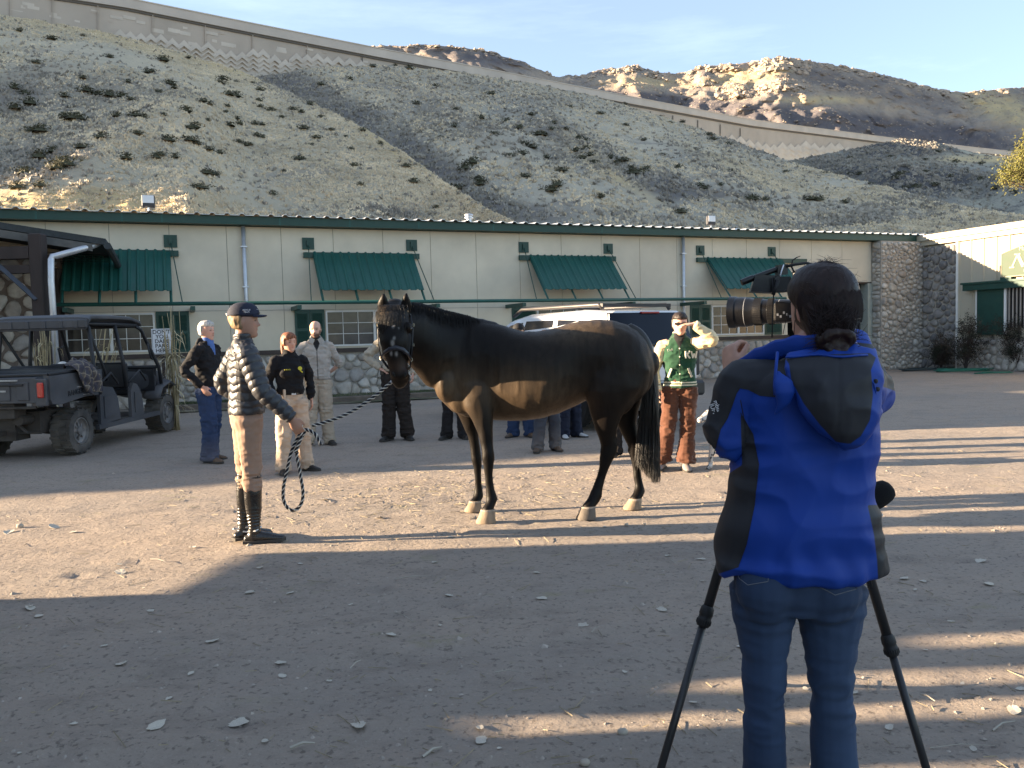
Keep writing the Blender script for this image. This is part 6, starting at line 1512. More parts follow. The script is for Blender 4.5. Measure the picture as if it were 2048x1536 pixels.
    def jf(co, no):
        z = co[:, 2]; k1 = np.exp(-((z-.47)/.10)**2)+.8*np.exp(-((z-.73)/.045)**2)+.35+1.0*np.exp(-((z-.12)/.1)**2)
        f1 = 1-2.6*np.abs(vn(co*[1, 1, 4.2], 6, 3)); f2 = 1-2.6*np.abs(vn(co*[1, 1, 2.6], 14, 7)); return co+no*((f1*.0034+f2*.0026)*k1)[:, None]
    M_jean = mat('blue denim', (.020, .040, .088), .85, .2, 3.5, .25, 500, col2=(.032, .058, .115), dist=.002)
    jn = remesh(t, 'jeans', M_jean, .0065, 4, root, fn=jf)
    thr = mat('denim stitching', (.13, .14, .16), .9, .1)
    def on_back(px, py):       # point on the seat of the jeans, cast from the yard side
        o = V(px, py, -1.0); d = V(px, py, 1.0)-o; L = np.linalg.norm(d); hit, loc, n_, _ = jn.ray_cast(Vector(o), Vector(d/L)); return np.array(loc)+np.array(n_)*.001 if hit else V(px, py, -.12)
    for poly in ([(1477, 1150), (1479, 1157), (1496, 1170), (1536, 1163), (1537, 1150)], [(1630, 1158), (1632, 1170), (1670, 1190), (1712, 1178), (1716, 1162)]):
        PP = []
        for A, B in zip(poly[:-1], poly[1:]):
            for q in np.linspace(0, 1, 6)[:-1]: PP.append(on_back(A[0]+(B[0]-A[0])*q, A[1]+(B[1]-A[1])*q))
        MB().tube(PP, .0013, 4).obj('pocket_stitching', thr, jn)
    for s, v in Lg.items():
        a = v[2]; sd = (1, 0, 0); f = (0, 1, 0); s_ = MB(); z = a[2]
        s_.loft([(a+[0, -.07, -.06], .028, .03, sd, f), (a+[0, -.03, -.04], .040, .05, sd, f), (a+[0, .05, -.045], .042, .045, sd, f), (a+[0, .13, -.055], .048, .032, sd, f), (a+[0, .2, -.065], .036, .022, sd, f)], n=16, round_=.6)
        remesh(s_, 'shoe', M_shoe, .008, 2, root)
    # ---- jacket
    j = MB()
    rows = [(1140, 1438, 1766, .138, 16), (1120, 1438, 1762, .142, 14), (1080, 1443, 1752, .142, 8), (1040, 1451, 1747, .138, 5), (1000, 1461, 1745, .134, 3), (950, 1472, 1744, .130, 0), (900, 1481, 1744, .130, 0), (850, 1483, 1744, .132, 0), (800, 1480, 1742, .128, 0), (765, 1487, 1736, .112, 0), (742, 1515, 1718, .09, 0), (722, 1560, 1690, .078, 0), (700, 1575, 1675, .070, 0)]
    rings = []
    for py, a, c, d, tl in rows:
        A, C_ = V(a, py-tl), V(c, py+tl); rings.append(((A+C_)/2+[0, .0, 0], np.linalg.norm(C_-A)/2, d, C_-A, UP))
    j.loft(rings, n=44, power=.95)
    j.limb([sL*.62+sR*.38, sL, sL*.5+eL*.5+[-.012, 0, 0], eL+[-.002, 0, .012], eL*.72+wL*.28, eL*.45+wL*.55], [.060, .060, .058, .057, .052, .044], [.065, .068, .066, .060, .052, .045], side=(0, 1, 0), round_=.3)
    j.ball(eL+[.012, -.0, -.01], (.046, .055, .036), 16, 12)
    j.limb([sR*.62+sL*.38, sR, sR*.5+eR*.5+[0, 0, .01], eR+[.0, 0, .012], eR*.6+wR*.4, eR*.1+wR*.9], [.060, .060, .057, .054, .050, .042], [.065, .068, .064, .056, .050, .045], side=(0, 1, 0), round_=.3)
    def jk(co, no):
        px, py = projv(co); z = co[:, 2]
        # long soft folds radiating from the shoulder blades and crumples at elbow and hem
        u = (px-1600)*.006; w_ = (py-900)*.004
        f = .55*(1-2.4*np.abs(vn(np.stack([(px*.85+py*.5)*.016, (py*.85-px*.5)*.0045, co[:, 1]], 1), 1.0, 4)))+.55*(1-2.4*np.abs(vn(np.stack([(px*.8-py*.6)*.014, (py*.8+px*.6)*.004, co[:, 1]], 1), 1.0, 14)))+.5*(1-2.4*np.abs(vn(np.stack([px*.004, py*.018, co[:, 1]], 1), 1.0, 24))); f2 = 1-2.2*np.abs(vn(co*[1, 1, 1.6], 9, 8))
        el = np.exp(-(np.linalg.norm(co-eL, axis=1)/.10)**2)+np.exp(-(np.linalg.norm(co-eR, axis=1)/.12)**2); f3 = 1-2.2*np.abs(vn(co*[1.2, 1, 1.6], 16, 12))
        hem = np.exp(-((py-1140)/40)**2); return co+no*(f*.012+f2*.006+f3*.012*el+.004*hem*np.sin(px*.10+4*vn(co, 8, 3)))[:, None]
    BLK = [[(1395, 690), (1600, 672), (1760, 690), (1640, 760), (1575, 798), (1555, 794), (1520, 791), (1497, 779), (1480, 776), (1473, 786), (1464, 812), (1454, 838), (1441, 858), (1434, 885), (1427, 912), (1424, 940), (1395, 930)],
           [(1481, 826), (1506, 868), (1518, 930), (1509, 1010), (1493, 1088), (1476, 1135), (1400, 1160), (1400, 985), (1484, 930)],
           [(1700, 690), (1745, 700), (1800, 765), (1790, 782), (1762, 772), (1728, 742)], [(1735, 1010), (1748, 1070), (1754, 1120), (1758, 1190), (1800, 1190), (1780, 1010)]]
    def jc(co):
        px, py = projv(co); sd = np.max(np.stack([poly_sd(px, py, p) for p in BLK]), 0); v = np.clip(.5+sd/60, 0, 1); return np.stack([v, v, v], 1)
    M_jk = two_tone('blue and black shell', (.004, .040, .27), (.020, .021, .026), .62, .12, 500)
    jo = remesh(j, 'jacket', M_jk, .0055, 5, root, fn=jk, colfn=jc)
    M_blue = mat('blue shell cloth', (.004, .040, .27), .6, .08, 6, .1, 400, spec=.3); M_blk = mat('black shell cloth', (.020, .021, .026), .65, .08, 6, .12, 400, spec=.3)
    # seams
    def cast(px, py, o_=jo, off_=.0012):
        o = V(px, py, -1.0); d = V(px, py, 1.0)-o; L = np.linalg.norm(d); hit, loc, n_, _ = o_.ray_cast(Vector(o), Vector(d/L)); return np.array(loc)+np.array(n_)*off_ if hit else V(px, py, -.14)
    def seam(poly, rr=.0012, m=M_blk, n=6, name='seam'):
        PP = []
        for A, B in zip(poly[:-1], poly[1:]):
            for q in np.linspace(0, 1, n)[:-1]: PP.append(cast(A[0]+(B[0]-A[0])*q, A[1]+(B[1]-A[1])*q))
        PP.append(cast(*poly[-1])); MB().tube(PP, rr, 4).obj(name, m, jo)
    seam(BLK[0][5:12]); seam(BLK[0][11:15]); seam(BLK[1][0:6]); seam([(1481, 800), (1490, 850), (1484, 905)]); 
    # hem drawcords
    for px, py in ((1470, 1122), (1741, 1160)): MB().tube([V(px, py, -.06), V(px+2, py+12, -.06), V(px-5, py+16, -.06), V(px-4, py+3, -.06)], .002, 5).obj('drawcord', M_blk, jo)
    mwht = mat('white print', (.7, .7, .72), .6, .05)
    # printed words on the left sleeve, seen edge on
    xd = nrm(V(1437, 825)-V(1428, 800)); q = cast(1432, 812); yd = nrm(V(1440, 806)-V(1430, 810))
    text_obj('mbia', 'lettering', .017, cast(1436, 812, jo, .004), xd, yd, mwht, jo, .0006); text_obj('IUM', 'lettering', .017, cast(1428, 818, jo, .004), xd, yd, mwht, jo, .0006)
    # collar
    c = MB(); path = [V(1712, 712, .05), V(1706, 700, -.03), V(1665, 694, -.085), V(1612, 690, -.085), V(1562, 698, -.045), V(1512, 716, .03), V(1470, 731, .10)]
    def sm(P_, n=6):
        out = []; P_ = [np.asarray(p) for p in P_]
        for i in range(len(P_)-1):
            p0, p1, p2, p3 = P_[max(i-1, 0)], P_[i], P_[i+1], P_[min(i+2, len(P_)-1)]
            for q in range(n): f = q/n; out.append(.5*((2*p1)+(-p0+p2)*f+(2*p0-5*p1+4*p2-p3)*f*f+(-p0+3*p1-3*p2+p3)*f**3))
        return out+[P_[-1]]
    pt = sm(path); hts = np.interp(np.arange(len(pt)), [0, 8, 20, 30, len(pt)-1], [.020, .026, .028, .026, .006])
    Vv = []; F = []
    for i, p_ in enumerate(pt):
        t_ = nrm(pt[min(i+1, len(pt)-1)]-pt[max(i-1, 0)]); n_ = nrm(np.cross(t_, (0, 0, 1))); n_ = n_ if n_[1] < 0 else -n_
        h_ = hts[i]*(1+.08*math.sin(i*1.3))
        for q in range(8):
            a = 2*math.pi*q/8; Vv.append(p_+np.array([0, 0, 1.])*h_*math.sin(a)+n_*(.009*math.cos(a)+.006*math.sin(a)))
    for i in range(len(pt)-1):
        for q in range(8): w2 = (q+1) % 8; F.append((i*8+q, i*8+w2, i*8+8+w2, i*8+8+q))
    c.add(Vv, F+[tuple(range(8)), tuple(len(Vv)-1-q for q in range(8))]); c.obj('collar', M_blue, root, True)
    # ---- hood hanging down the back
    hd = MB(); rows = [(705, 1572, 1752, .030, -.115), (735, 1570, 1757, .045, -.150), (770, 1582, 1759, .055, -.170), (805, 1603, 1756, .058, -.185), (840, 1626, 1748, .055, -.195), (868, 1648, 1738, .048, -.195), (888, 1670, 1724, .034, -.19), (899, 1686, 1708, .016, -.185)]
    rings = []
    for py, a, c_, d, y in rows: A, C_ = V(a, py, y), V(c_, py-4, y+.015); rings.append(((A+C_)/2, np.linalg.norm(C_-A)/2, d, C_-A, (0, 0, -1)))
    hd.loft(rings, n=40, round_=.4)
    def hfn(co, no):
        px, py = projv(co); f = 1-2.2*np.abs(vn(np.stack([px*.012+py*.004, py*.007, co[:, 1]*3], 1), 1.6, 9)); f2 = 1-2.4*np.abs(vn(co, 15, 2))
        cen = np.exp(-((px-1676)/3.0)**2)*((py > 715)&(py < 850)); low = np.clip((py-780)/60, 0, 1)*np.exp(-((px-1690)/40)**2)
        return co+no*(f*.010+f2*.005-cen*.002-low*.012)[:, None]
    RIM = [(1560, 700), (1578, 728), (1583, 762), (1608, 808), (1640, 850), (1672, 884), (1700, 888), (1722, 872), (1740, 840), (1746, 790), (1742, 740), (1752, 715), (1740, 706), (1570, 712)]
    def hcol(co):
        px, py = projv(co); sd = poly_sd(px, py, RIM); v = np.clip(.5+sd/60, 0, 1)*(no_ := 1); return np.stack([v, v, v], 1)
    ho = remesh(hd, 'hood', M_jk, .0055, 4, root, fn=hfn, colfn=hcol)
    # turned up blue flap at the left edge of the hood and cord lock at right
    fl = MB(); fl.loft([(V(1556, 742, -.165), .006, .006, X, (0, 0, -1)), (V(1566, 762, -.175), .026, .010, X, (0, 0, -1)), (V(1570, 785, -.175), .028, .014, X, (0, 0, -1)), (V(1566, 808, -.165), .018, .012, X, (0, 0, -1)), (V(1552, 828, -.15), .004, .006, X, (0, 0, -1))], n=16, round_=.4)
    remesh(fl, 'hood_flap', M_blue, .005, 2, root, fn=lambda co, no: co+no*(.004*vn(co, 30, 3))[:, None])
    MB().tube([V(1555, 705, -.13), V(1552, 735, -.165), V(1549, 770, -.17), V(1550, 790, -.165)], .0045, 6).obj('hood_edge', M_blue, root, True)
    MB().tube([cast(1555+q*195/12, 713+2*math.sin(q), ho, .002) for q in range(1, 12)], .0035, 5).obj('hood_edge', M_blue, root, True)
    for px, py in ((1746, 762), (1750, 778)): MB().lathe([(.006, 0), (.006, .012), (.003, .014)], V(px, py, -.19), (.3, -1, 0), 8).obj('cord_lock', M_blk, root)
    MB().tube([V(1738, 755, -.20), V(1748, 768, -.205), V(1752, 788, -.20), V(1764, 812, -.17)], .0022, 5).obj('drawcord', M_blue, root)
    return root
operator()

# ---------------------------------------------------------------- video camera, tripod, microphone
def video():
    M_cam = mat('camera black plastic', (.008, .008, .0095), .33, .15, 30, .1, 200, spec=.5); M_rub = mat('ribbed rubber', (.012, .012, .013), .6, .1, 30, .1, 200)
    M_lens = mat('lens grey print', (.30, .31, .33), .4, .1); M_tri = mat('tripod black tube', (.022, .022, .024), .42, .2, 8, .08, 100, spec=.5)
    vc = thing('video_camera', 'black shoulder video camera with big zoom lens and viewfinder in front of her face', 'video camera')
    A = P(1580, 622, 2.70); e = nrm(np.array([-.86, .50, .012])); 
    b = MB().lathe([(.030, -.02), (.034, 0), (.036, .02), (.036, .045), (.0385, .047), (.0385, .066), (.036, .068), (.038, .085), (.0405, .087), (.0405, .112), (.040, .114), (.044, .130), (.0455, .150), (.0455, .172), (.0485, .174), (.0495, .196), (.0460, .197), (.042, .185), (.035, .170)], A, e, 40); b.v = [tuple(np.array(A)+(lambda d: (d@e)*e+(d-(d@e)*e)*1.1)(np.array(p)-A)) for p in b.v]
    b.obj('lens', M_cam, vc, 'auto')
    g = MB(); u = nrm(np.cross(e, (0, 0, 1))); v = np.cross(e, u)
    for h0, h1, r in ((.046, .067, .0424), (.086, .113, .0446)):
        for q in range(48): a = q*math.pi/24; d = math.cos(a)*u+math.sin(a)*v; g.tube([A+e*h0+d*r, A+e*h1+d*r], .0011, 4)
    g.obj('focus_ring', M_rub, vc)
    MB().lathe([(.0500, .140), (.0500, .142)], A, e, 40, False).lathe([(.0402, .030), (.0402, .032)], A, e, 40, False).obj('ring_mark', M_lens, vc)
    MB().lathe([(.0005, .172), (.036, .171)], A, e, 24, False).obj('front_glass', M_tint, vc)
    # zoom servo box on the lens side
    w = nrm(np.array([-.25, -.95, 0])); T = lambda x, y, z: A+e*x+w*y+np.array([0, 0, z])
    MB().box((-.01, .018, -.035), (.055, .055, .03), T, .006).obj('servo_grip', M_cam, vc)
    b = MB()
    for q in range(5): b.box((.0+q*.010, .055, -.022+.006*(q % 3)), (.006+q*.010, .057, -.014+.006*(q % 3)), T)
    b.obj('button', M_lens, vc)
    # body behind the lens, mostly hidden by her head
    T2 = lambda x, y, z: A-e*.01+e*(-x)+w*y+np.array([0, 0, z])
    MB().box((0, -.05, -.075), (.17, .05, .075), T2, .012).obj('body', M_cam, vc)
    MB().tube([T2(.02, 0, .075), T2(.01, 0, .12), T2(.05, 0, .135), T2(.11, 0, .13), T2(.14, 0, .075)], .016, 8).obj('handle', M_cam, vc, True)
    # viewfinder
    Q = lambda px, py, d=0.0: P(px, py, 2.60+d)
    a0 = [Q(1512, 549), Q(1560, 551), Q(1549, 585), Q(1501, 583)]; a1 = [p+np.array([.02, .09, 0]) for p in a0]
    MB().add(a0+a1, [(0, 1, 2, 3), (7, 6, 5, 4), (0, 4, 5, 1), (1, 5, 6, 2), (2, 6, 7, 3), (3, 7, 4, 0)]).obj('viewfinder', M_cam, vc)
    MB().box((0, 0, 0), (1, 1, 1), lambda x, y, z: Q(1550+x*32, 583-z*30, .0)+np.array([0, y*.08, 0])).obj('eyepiece', M_rub, vc)
    MB().box((0, 0, 0), (1, 1, 1), lambda x, y, z: Q(1549+x*11, 572-z*16+x*-6, -.012)+np.array([0, y*.012, 0])).obj('clip', M_cam, vc)
    MB().tube([Q(1545, 556, -.01), Q(1547, 590, -.01), Q(1545, 640, -.01), Q(1544, 675, -.01)], .0022, 5).obj('cord', M_rub, vc, True)
    MB().tube([Q(1556, 560, -.015), Q(1551, 577, -.015), Q(1546, 590, -.012)], .006, 6).obj('strap', M_rub, vc, True)
    # shotgun microphone on top
    MB().tube([Q(1483, 565, .02), Q(1506, 556, .02)], .0105, 12).tube([Q(1506, 556, .02), Q(1566, 534, .02)], .0085, 12).obj('shotgun_microphone', M_cam, vc, 'auto')
    MB().box((0, 0, 0), (1, 1, 1), lambda x, y, z: Q(1556+x*20, 550-z*20-x*2, .0)+np.array([0, y*.03, 0])).obj('microphone_mount', M_cam, vc)
    b = MB(); c = Q(1564, 541, .005)
    b.tube([c+np.array([.004*math.sin(a)*1.0, 0, .018*math.cos(a)])+np.array([.006*math.cos(a*1), .01*math.sin(a), 0]) for a in np.linspace(0, 6.28, 16)], .0022, 5); b.obj('zip_tie', mat('white plastic tie', (.7, .72, .78), .5, .05), vc)
    MB().tube([Q(1572, 533, .0), Q(1590, 529), Q(1612, 526), Q(1640, 532, .05)], .0045, 6).obj('cable', M_rub, vc, True)
    MB().tube([Q(1589, 546, .01), Q(1583, 533, .01), Q(1585, 521, .01), Q(1593, 515, .01), Q(1601, 512, .01)], [.003, .003, .0025, .002, .0012], 5).obj('cable', M_rub, vc, True)
    # mounting plate
    MB().box((.02, -.045, -.10), (.16, .045, -.074), T2, .004).obj('base_plate', M_cam, vc)
    # ---- tripod
    tr = thing('tripod', 'tall black telescopic camera tripod standing either side of her legs', 'tripod')
    ap = T2(.09, 0, -.10); 
    MB().lathe([(.035, 0), (.04, -.02), (.032, -.05), (.05, -.06), (.05, -.09), (.062, -.10), (.062, -.15), (.03, -.17)], ap, (0, 0, 1), 24).obj('fluid_head', M_tri, tr, 'auto')
    f1 = P(1292, 1671, 2.45); f2 = P(1878, 1671, 2.45); f3 = np.array([1.03, 3.45, 0.0])
    f1[2] = f2[2] = .02
    tops = [P(1549, 760, 2.74), P(1623, 760, 2.74), np.array([ap[0]-.02, ap[1]+.06, P(1549, 760, 2.74)[2]])]
    MB().lathe([(.075, 0), (.075, -.06), (.04, -.08)], (np.array(tops[0])+np.array(tops[1]))/2+[0, .02, .03], (0, 0, 1), 24).tube([(np.array(tops[0])+np.array(tops[1]))/2+[0, .02, .02], ap+[0, 0, -.15]], .028, 12).obj('crown', M_tri, tr, 'auto')
    for (tp, ft, py) in ((tops[0], f1, 1235), (tops[1], f2, 1290), (tops[2], f3, None)):
        ft = np.array(ft, float); d = nrm(ft-tp); L = np.linalg.norm(ft-tp)
        if py: ts = np.linspace(0, 1, 200); ys = [proj(tp+(ft-tp)*q)[1] for q in ts]; tc_ = ts[int(np.argmin(np.abs(np.array(ys)-py)))]
        else: tc_ = .45
        c = tp+(ft-tp)*tc_; lg = MB().tube([tp, c], .0155, 16).obj('leg', M_tri, tr, True)
        MB().tube([c, ft], .0125, 16).obj('lower_tube', M_tri, lg, True)
        MB().lathe([(.0165, -.035), (.021, -.028), (.0225, -.008), (.0205, -.004), (.0205, .004), (.0225, .008), (.0225, .024), (.018, .032)], c, d, 20).obj('collar', M_rub, lg, 'auto')
        g = MB(); u = nrm(np.cross(d, (1, .2, 0))); v = np.cross(d, u)
        for q in range(20): a = q*math.pi/10; w_ = math.cos(a)*u+math.sin(a)*v; g.tube([c+d*.010+w_*.0225, c+d*.024+w_*.0225], .0016, 4)
        g.obj('grip', M_rub, lg); MB().ball(ft, (.022, .022, .018), 12, 8).obj('rubber_foot', M_rub, lg, True)
    # ---- reporter's microphone clamped to the right leg
    mc = thing('microphone', 'black foam microphone with white flag sticking out past the blue jacket', 'microphone')
    Y = 2.62; c = P(1758, 990, Y); ax = nrm(P(1785, 973, Y)-P(1735, 1010, Y)); 
    MB().lathe([(.014, -.052), (.026, -.050), (.0335, -.042), (.0375, -.020), (.0385, .004), (.037, .024), (.031, .038), (.018, .046), (.001, .049)], c, ax, 28).obj('foam_windscreen', mat('black foam', (.006, .006, .007), .98, .1, 60, .5, 400), mc, True)
    k0 = c-ax*.06; dn = nrm(np.array([-.45, 0, -1])); s1 = P(1748, 1022, Y)
    T = lambda x, y, z: s1+np.array([ax[0], ax[1], ax[2]])*x+np.array([0, 1, 0])*y+np.cross(ax, (0, 1, 0))*z
    MB().box((-.012, -.020, -.022), (.012, .020, .022), T, .002).obj('microphone_flag', mat('grey white plastic', (.50, .50, .50), .5, .06), mc)
    MB().tube([T(0, -.021, -.012), T(.006, -.021, .0), T(-.004, -.021, .012)], .0018, 4).obj('emblem', M_dark, mc)
    pe = tops[1]+(f2-tops[1])*((lambda t: t)(.36)); best = min(np.linspace(.1, .8, 200), key=lambda t: abs(proj(tops[1]+(f2-tops[1])*t)[1]-1095)); pe = tops[1]+(f2-tops[1])*best
    MB().tube([s1+ax*.0, (s1+pe)/2+[0, -.01, 0], pe+[0, -.028, .0]], [.011, .010, .009], 10).obj('handle', M_cam, mc, True)
    MB().box((-.02, -.035, -.02), (.02, .018, .02), lambda x, y, z: pe+[x, y, z], .004).obj('clamp', M_cam, mc)
video()
# ================================================================== UTILITY VEHICLE
def tyre(mb, c, ax, R, W, tread=True, n=36, knob=.022):
    ax = nrm(ax); u = nrm(np.cross(ax, (0, 0, 1))); v = np.cross(ax, u); c = np.asarray(c, float); w = W/2
    mb.lathe([(R*.56, -w*.78), (R*.62, -w*.95), (R*.80, -w), (R*.93, -w*.93), (R-knob, -w*.72), (R-knob*.8, 0), (R-knob, w*.72), (R*.93, w*.93), (R*.80, w), (R*.62, w*.95), (R*.56, w*.78), (R*.5, w*.5), (R*.5, -w*.5)], c, ax, n, False)
    if tread:
        for q in range(n//2):
            for sg in (-1, 1):
                a = 2*math.pi*(q+(0 if sg > 0 else .5))/(n//2)
                T = lambda x, y, z, a=a: c+ax*x+(math.cos(a+y)*u+math.sin(a+y)*v)*(R-knob*1.2+z)
                mb.box((sg*w*.04, -.055, 0), (sg*w*.62, .055, knob*1.1), T); mb.box((sg*w*.66, -.03, -knob*.6), (sg*w*.98, .08, knob*.9), T)
def rim(mb, c, ax, R, off_, spokes=8):
    ax = nrm(ax); u = nrm(np.cross(ax, (0, 0, 1))); v = np.cross(ax, u); c = np.asarray(c, float)
    mb.lathe([(R, off_-.05), (R, off_+.01), (R*.94, off_+.012), (R*.90, off_-.02), (R*.55, off_-.055), (R*.32, off_-.03), (R*.30, off_), (R*.12, off_+.005), (.002, off_+.006)], c, ax, 32, False)
    for q in range(spokes): a = 2*math.pi*q/spokes; d = math.cos(a)*u+math.sin(a)*v; mb.tube([c+ax*(off_-.048)+d*R*.88, c+ax*(off_-.022)+d*R*.34], .012, 5)
    for q in range(4): a = 2*math.pi*q/4+.4; d = math.cos(a)*u+math.sin(a)*v; mb.lathe([(.008, 0), (.008, .012)], c+ax*(off_-.005)+d*R*.2, ax, 6)
def utv():
    hd = math.radians(-2.0); o = np.array([-6.86, 11.62, 0]); ut = thing('utility_vehicle', 'dusty dark grey four seat utility vehicle with roof, roll cage and cargo bed', 'utility vehicle', o, hd)
    M_pl = mat('dusty dark plastic', (.050, .053, .062), .55, .25, 2.5, .12, 60, col2=(.075, .075, .08)); M_fr = mat('black roll tube', (.014, .015, .018), .5, .15, 5, .08, 80)
    M_dust = mat('dusty black metal', (.055, .048, .042), .8, .35, 6, .3, 60); M_tyre = mat('dusty tyre rubber', (.060, .056, .052), .9, .25, 9, .3, 60, col2=(.11, .10, .088)); M_rimm = mat('dusty steel rim', (.21, .20, .19), .55, .2, 10, .1, 60, metal=.4)
    for sx in (-1, 1):
        for y in (0, 2.72):
            w = thing('wheel', None, None); w.parent = ut; c = (sx*.60, y, .335)
            t = MB(); tyre(t, c, (sx, 0, 0), .335, .29); t.obj('tyre', M_tyre, w, 'auto')
            r = MB(); rim(r, c, (sx, 0, 0), .19, .12); r.obj('rim', M_rimm, w, 'auto')
    # cargo bed
    b = MB(); b.box((-.78, -.82, .82), (.78, .42, .86)).box((-.78, -.82, .86), (-.73, .42, 1.16)).box((.73, -.82, .86), (.78, .42, 1.16)).box((-.73, .37, .86), (.73, .42, 1.20))
    b.obj('cargo_bed', M_pl, ut)
    b = MB(); b.box((-.74, -.87, .80), (.66, -.825, 1.14), None, .01)
    for x in (-.6, -.35, -.1, .15, .4): b.box((x, -.885, .84), (x+.16, -.868, 1.08), None, .006)
    tg = b.obj('tailgate', M_pl, ut)
    MB().box((.02, -.892, 1.095), (.42, -.874, 1.115)).box((-.1, -.892, .955), (.26, -.886, .978)).obj('sticker', mat('faded white sticker', (.35, .35, .34), .6, .2, 40), tg)
    MB().box((.12, -.90, 1.03), (.5, -.872, 1.06), None, .006).obj('handle', M_fr, tg)
    b = MB(); b.prism([(-.84, .84), (-.84, 1.15), (.45, 1.19), (.45, .93), (.30, .86), (-.60, .76), (-.80, .78)], lambda y, z, h: (.782+h, y, z), 0, .045); b2 = MB(); b2.prism([(-.84, .84), (-.84, 1.15), (.45, 1.19), (.45, .93), (.30, .86), (-.60, .76), (-.80, .78)], lambda y, z, h: (-.782-h, y, z), 0, .045)
    b.box((.64, -.88, .76), (.80, -.83, 1.12), None, .01)
    fd = b.obj('fender', M_pl, ut); b2.obj('fender', M_pl, ut)
    text_obj('RANGER', 'lettering', .10, (.830, -.25, .90), (0, 1, .06), (0, 0, 1), M_fr, fd, .003, bold=.002)
    MB().box((.829, -.22, .965), (.832, -.10, .975)).box((.829, -.08, .85), (.832, .08, .858)).obj('sticker', MATS['faded white sticker'], fd)
    MB().box((.68, -.905, .87), (.765, -.85, 1.07), None, .012).obj('tail_light', mat('red tail light', (.45, .02, .015), .25, .15, 20, .05, 50, spec=.7), ut)
    MB().box((-.765, -.905, .87), (-.68, -.85, 1.07), None, .012).obj('tail_light', MATS['red tail light'], ut)
    MB().tube([(-.78, -.8, 1.16), (.78, -.8, 1.17)], .02, 6).tube([(.78, -.8, 1.17), (.79, .4, 1.21)], .02, 6).tube([(-.78, -.8, 1.17), (-.79, .4, 1.21)], .02, 6).obj('bed_rail', M_fr, ut)
    # rear running gear
    b = MB(); b.box((-.32, -.80, .60), (.30, -.55, .80)).box((-.42, -.45, .36), (.42, .30, .66)).box((-.18, -.62, .28), (.18, -.3, .60))
    for sx in (-1, 1):
        b.tube([(sx*.15, -.15, .36), (sx*.52, -.05, .30)], .022, 6).tube([(sx*.15, .2, .36), (sx*.52, .05, .30)], .022, 6).tube([(sx*.2, -.12, .56), (sx*.5, -.02, .48)], .02, 6).tube([(sx*.05, 0, .42), (sx*.50, 0, .335)], .025, 8)
        for q in range(9): a0 = (sx*.40, -.22, .42+q*.04); b.lathe([(.045, 0), (.045, .014)], a0, (sx*-.2, 0, 1), 10)
        b.tube([(sx*.44, -.22, .36), (sx*.36, -.22, .82)], .022, 6)
    b.tube([(-.5, -.55, .38), (.5, -.55, .38)], .018, 6).box((-.06, -.86, .36), (.06, -.6, .42)).tube([(.28, -.7, .56), (.28, -.3, .56)], .07, 10); b.tube([(-.3, -.83, .74), (.62, -.83, .74)], .02, 6)
    b.tube([(-.35, -.62, .38), (-.12, -.62, .60)], .02, 6).tube([(.35, -.62, .38), (.12, -.62, .60)], .02, 6).ball((.02, -.88, .44), (.035, .035, .04)); b.obj('axle', M_dust, ut)
    # floor, sill panels and seats
    b = MB(); b.box((-.70, .50, .34), (.70, 2.35, .40)); b.obj('floor', M_dust, ut)
    for sx in (-1, 1):
        for (y0, y1) in ((.50, 1.02), (1.42, 1.78)):
            b = MB(); P2 = [(y0, .36), (y0, .80), (y0+.10, .93), (y1-.14, .90), (y1, .72), (y1+.05, .40)]
            b.prism(P2, lambda y, z, h, sx=sx: (sx*(.70+h), y, z), 0, .05); b.prism([(y0+.1, .45), (y0+.1, .78), (y1-.1, .80), (y1-.06, .48)], lambda y, z, h, sx=sx: (sx*(.752+h), y, z), 0, .012); b.obj('side_panel', M_pl, ut)
        MB().prism([(.45, .30), (.45, .37), (2.38, .40), (2.38, .33)], lambda y, z, h, sx=sx: (sx*(.69+h), y, z), 0, .06).obj('sill', M_pl, ut)
    for y in (.62, 1.62):
        MB().box((-.62, y, .72), (.62, y+.42, .84), None, .03).obj('seat', M_fr, ut); MB().box((-.62, y-.10, .84), (.62, y+.02, 1.26), None, .03).obj('backrest', M_fr, ut)
    # roll cage
    b = MB(); r = .030
    for sx in (-1, 1):
        b.tube([(sx*.74, .42, .80), (sx*.72, .44, 1.2), (sx*.66, .46, 1.80), (sx*.60, .52, 1.85)], r, 8).tube([(sx*.75, 1.28, .86), (sx*.74, 1.24, 1.3), (sx*.66, 1.20, 1.84)], r, 8)
        b.tube([(sx*.76, 2.46, .86), (sx*.75, 2.42, 1.15), (sx*.67, 2.02, 1.78), (sx*.63, 1.92, 1.84)], r, 8).tube([(sx*.60, .50, 1.86), (sx*.64, 1.2, 1.86), (sx*.62, 1.95, 1.85)], r, 8).tube([(sx*.66, .48, 1.74), (sx*.60, .95, 1.15), (sx*.6, 1.0, 1.0)], .022, 6)
        b.tube([(sx*.76, .46, .95), (sx*.77, .8, 1.12), (sx*.77, 1.0, .95)], .018, 6).tube([(sx*.76, 1.34, .95), (sx*.77, 1.7, 1.12), (sx*.77, 1.9, .95)], .018, 6).tube([(sx*.70, 2.15, 1.55), (sx*.76, 2.05, 1.5), (sx*.77, 2.12, 1.3), (sx*.72, 2.3, 1.28)], .016, 6)
    b.tube([(-.62, .50, 1.82), (.62, .50, 1.82)], r, 8).tube([(-.72, .44, 1.2), (.72, .44, 1.2)], r, 8).tube([(-.72, .44, 1.05), (.72, .44, 1.05)], .02, 6).tube([(-.62, 1.95, 1.84), (.62, 1.95, 1.84)], r, 8).tube([(-.75, 2.42, 1.15), (.75, 2.42, 1.15)], r, 8)
    b.obj('roll_cage', M_fr, ut, True)
    # roof
    b = MB(); ring = []
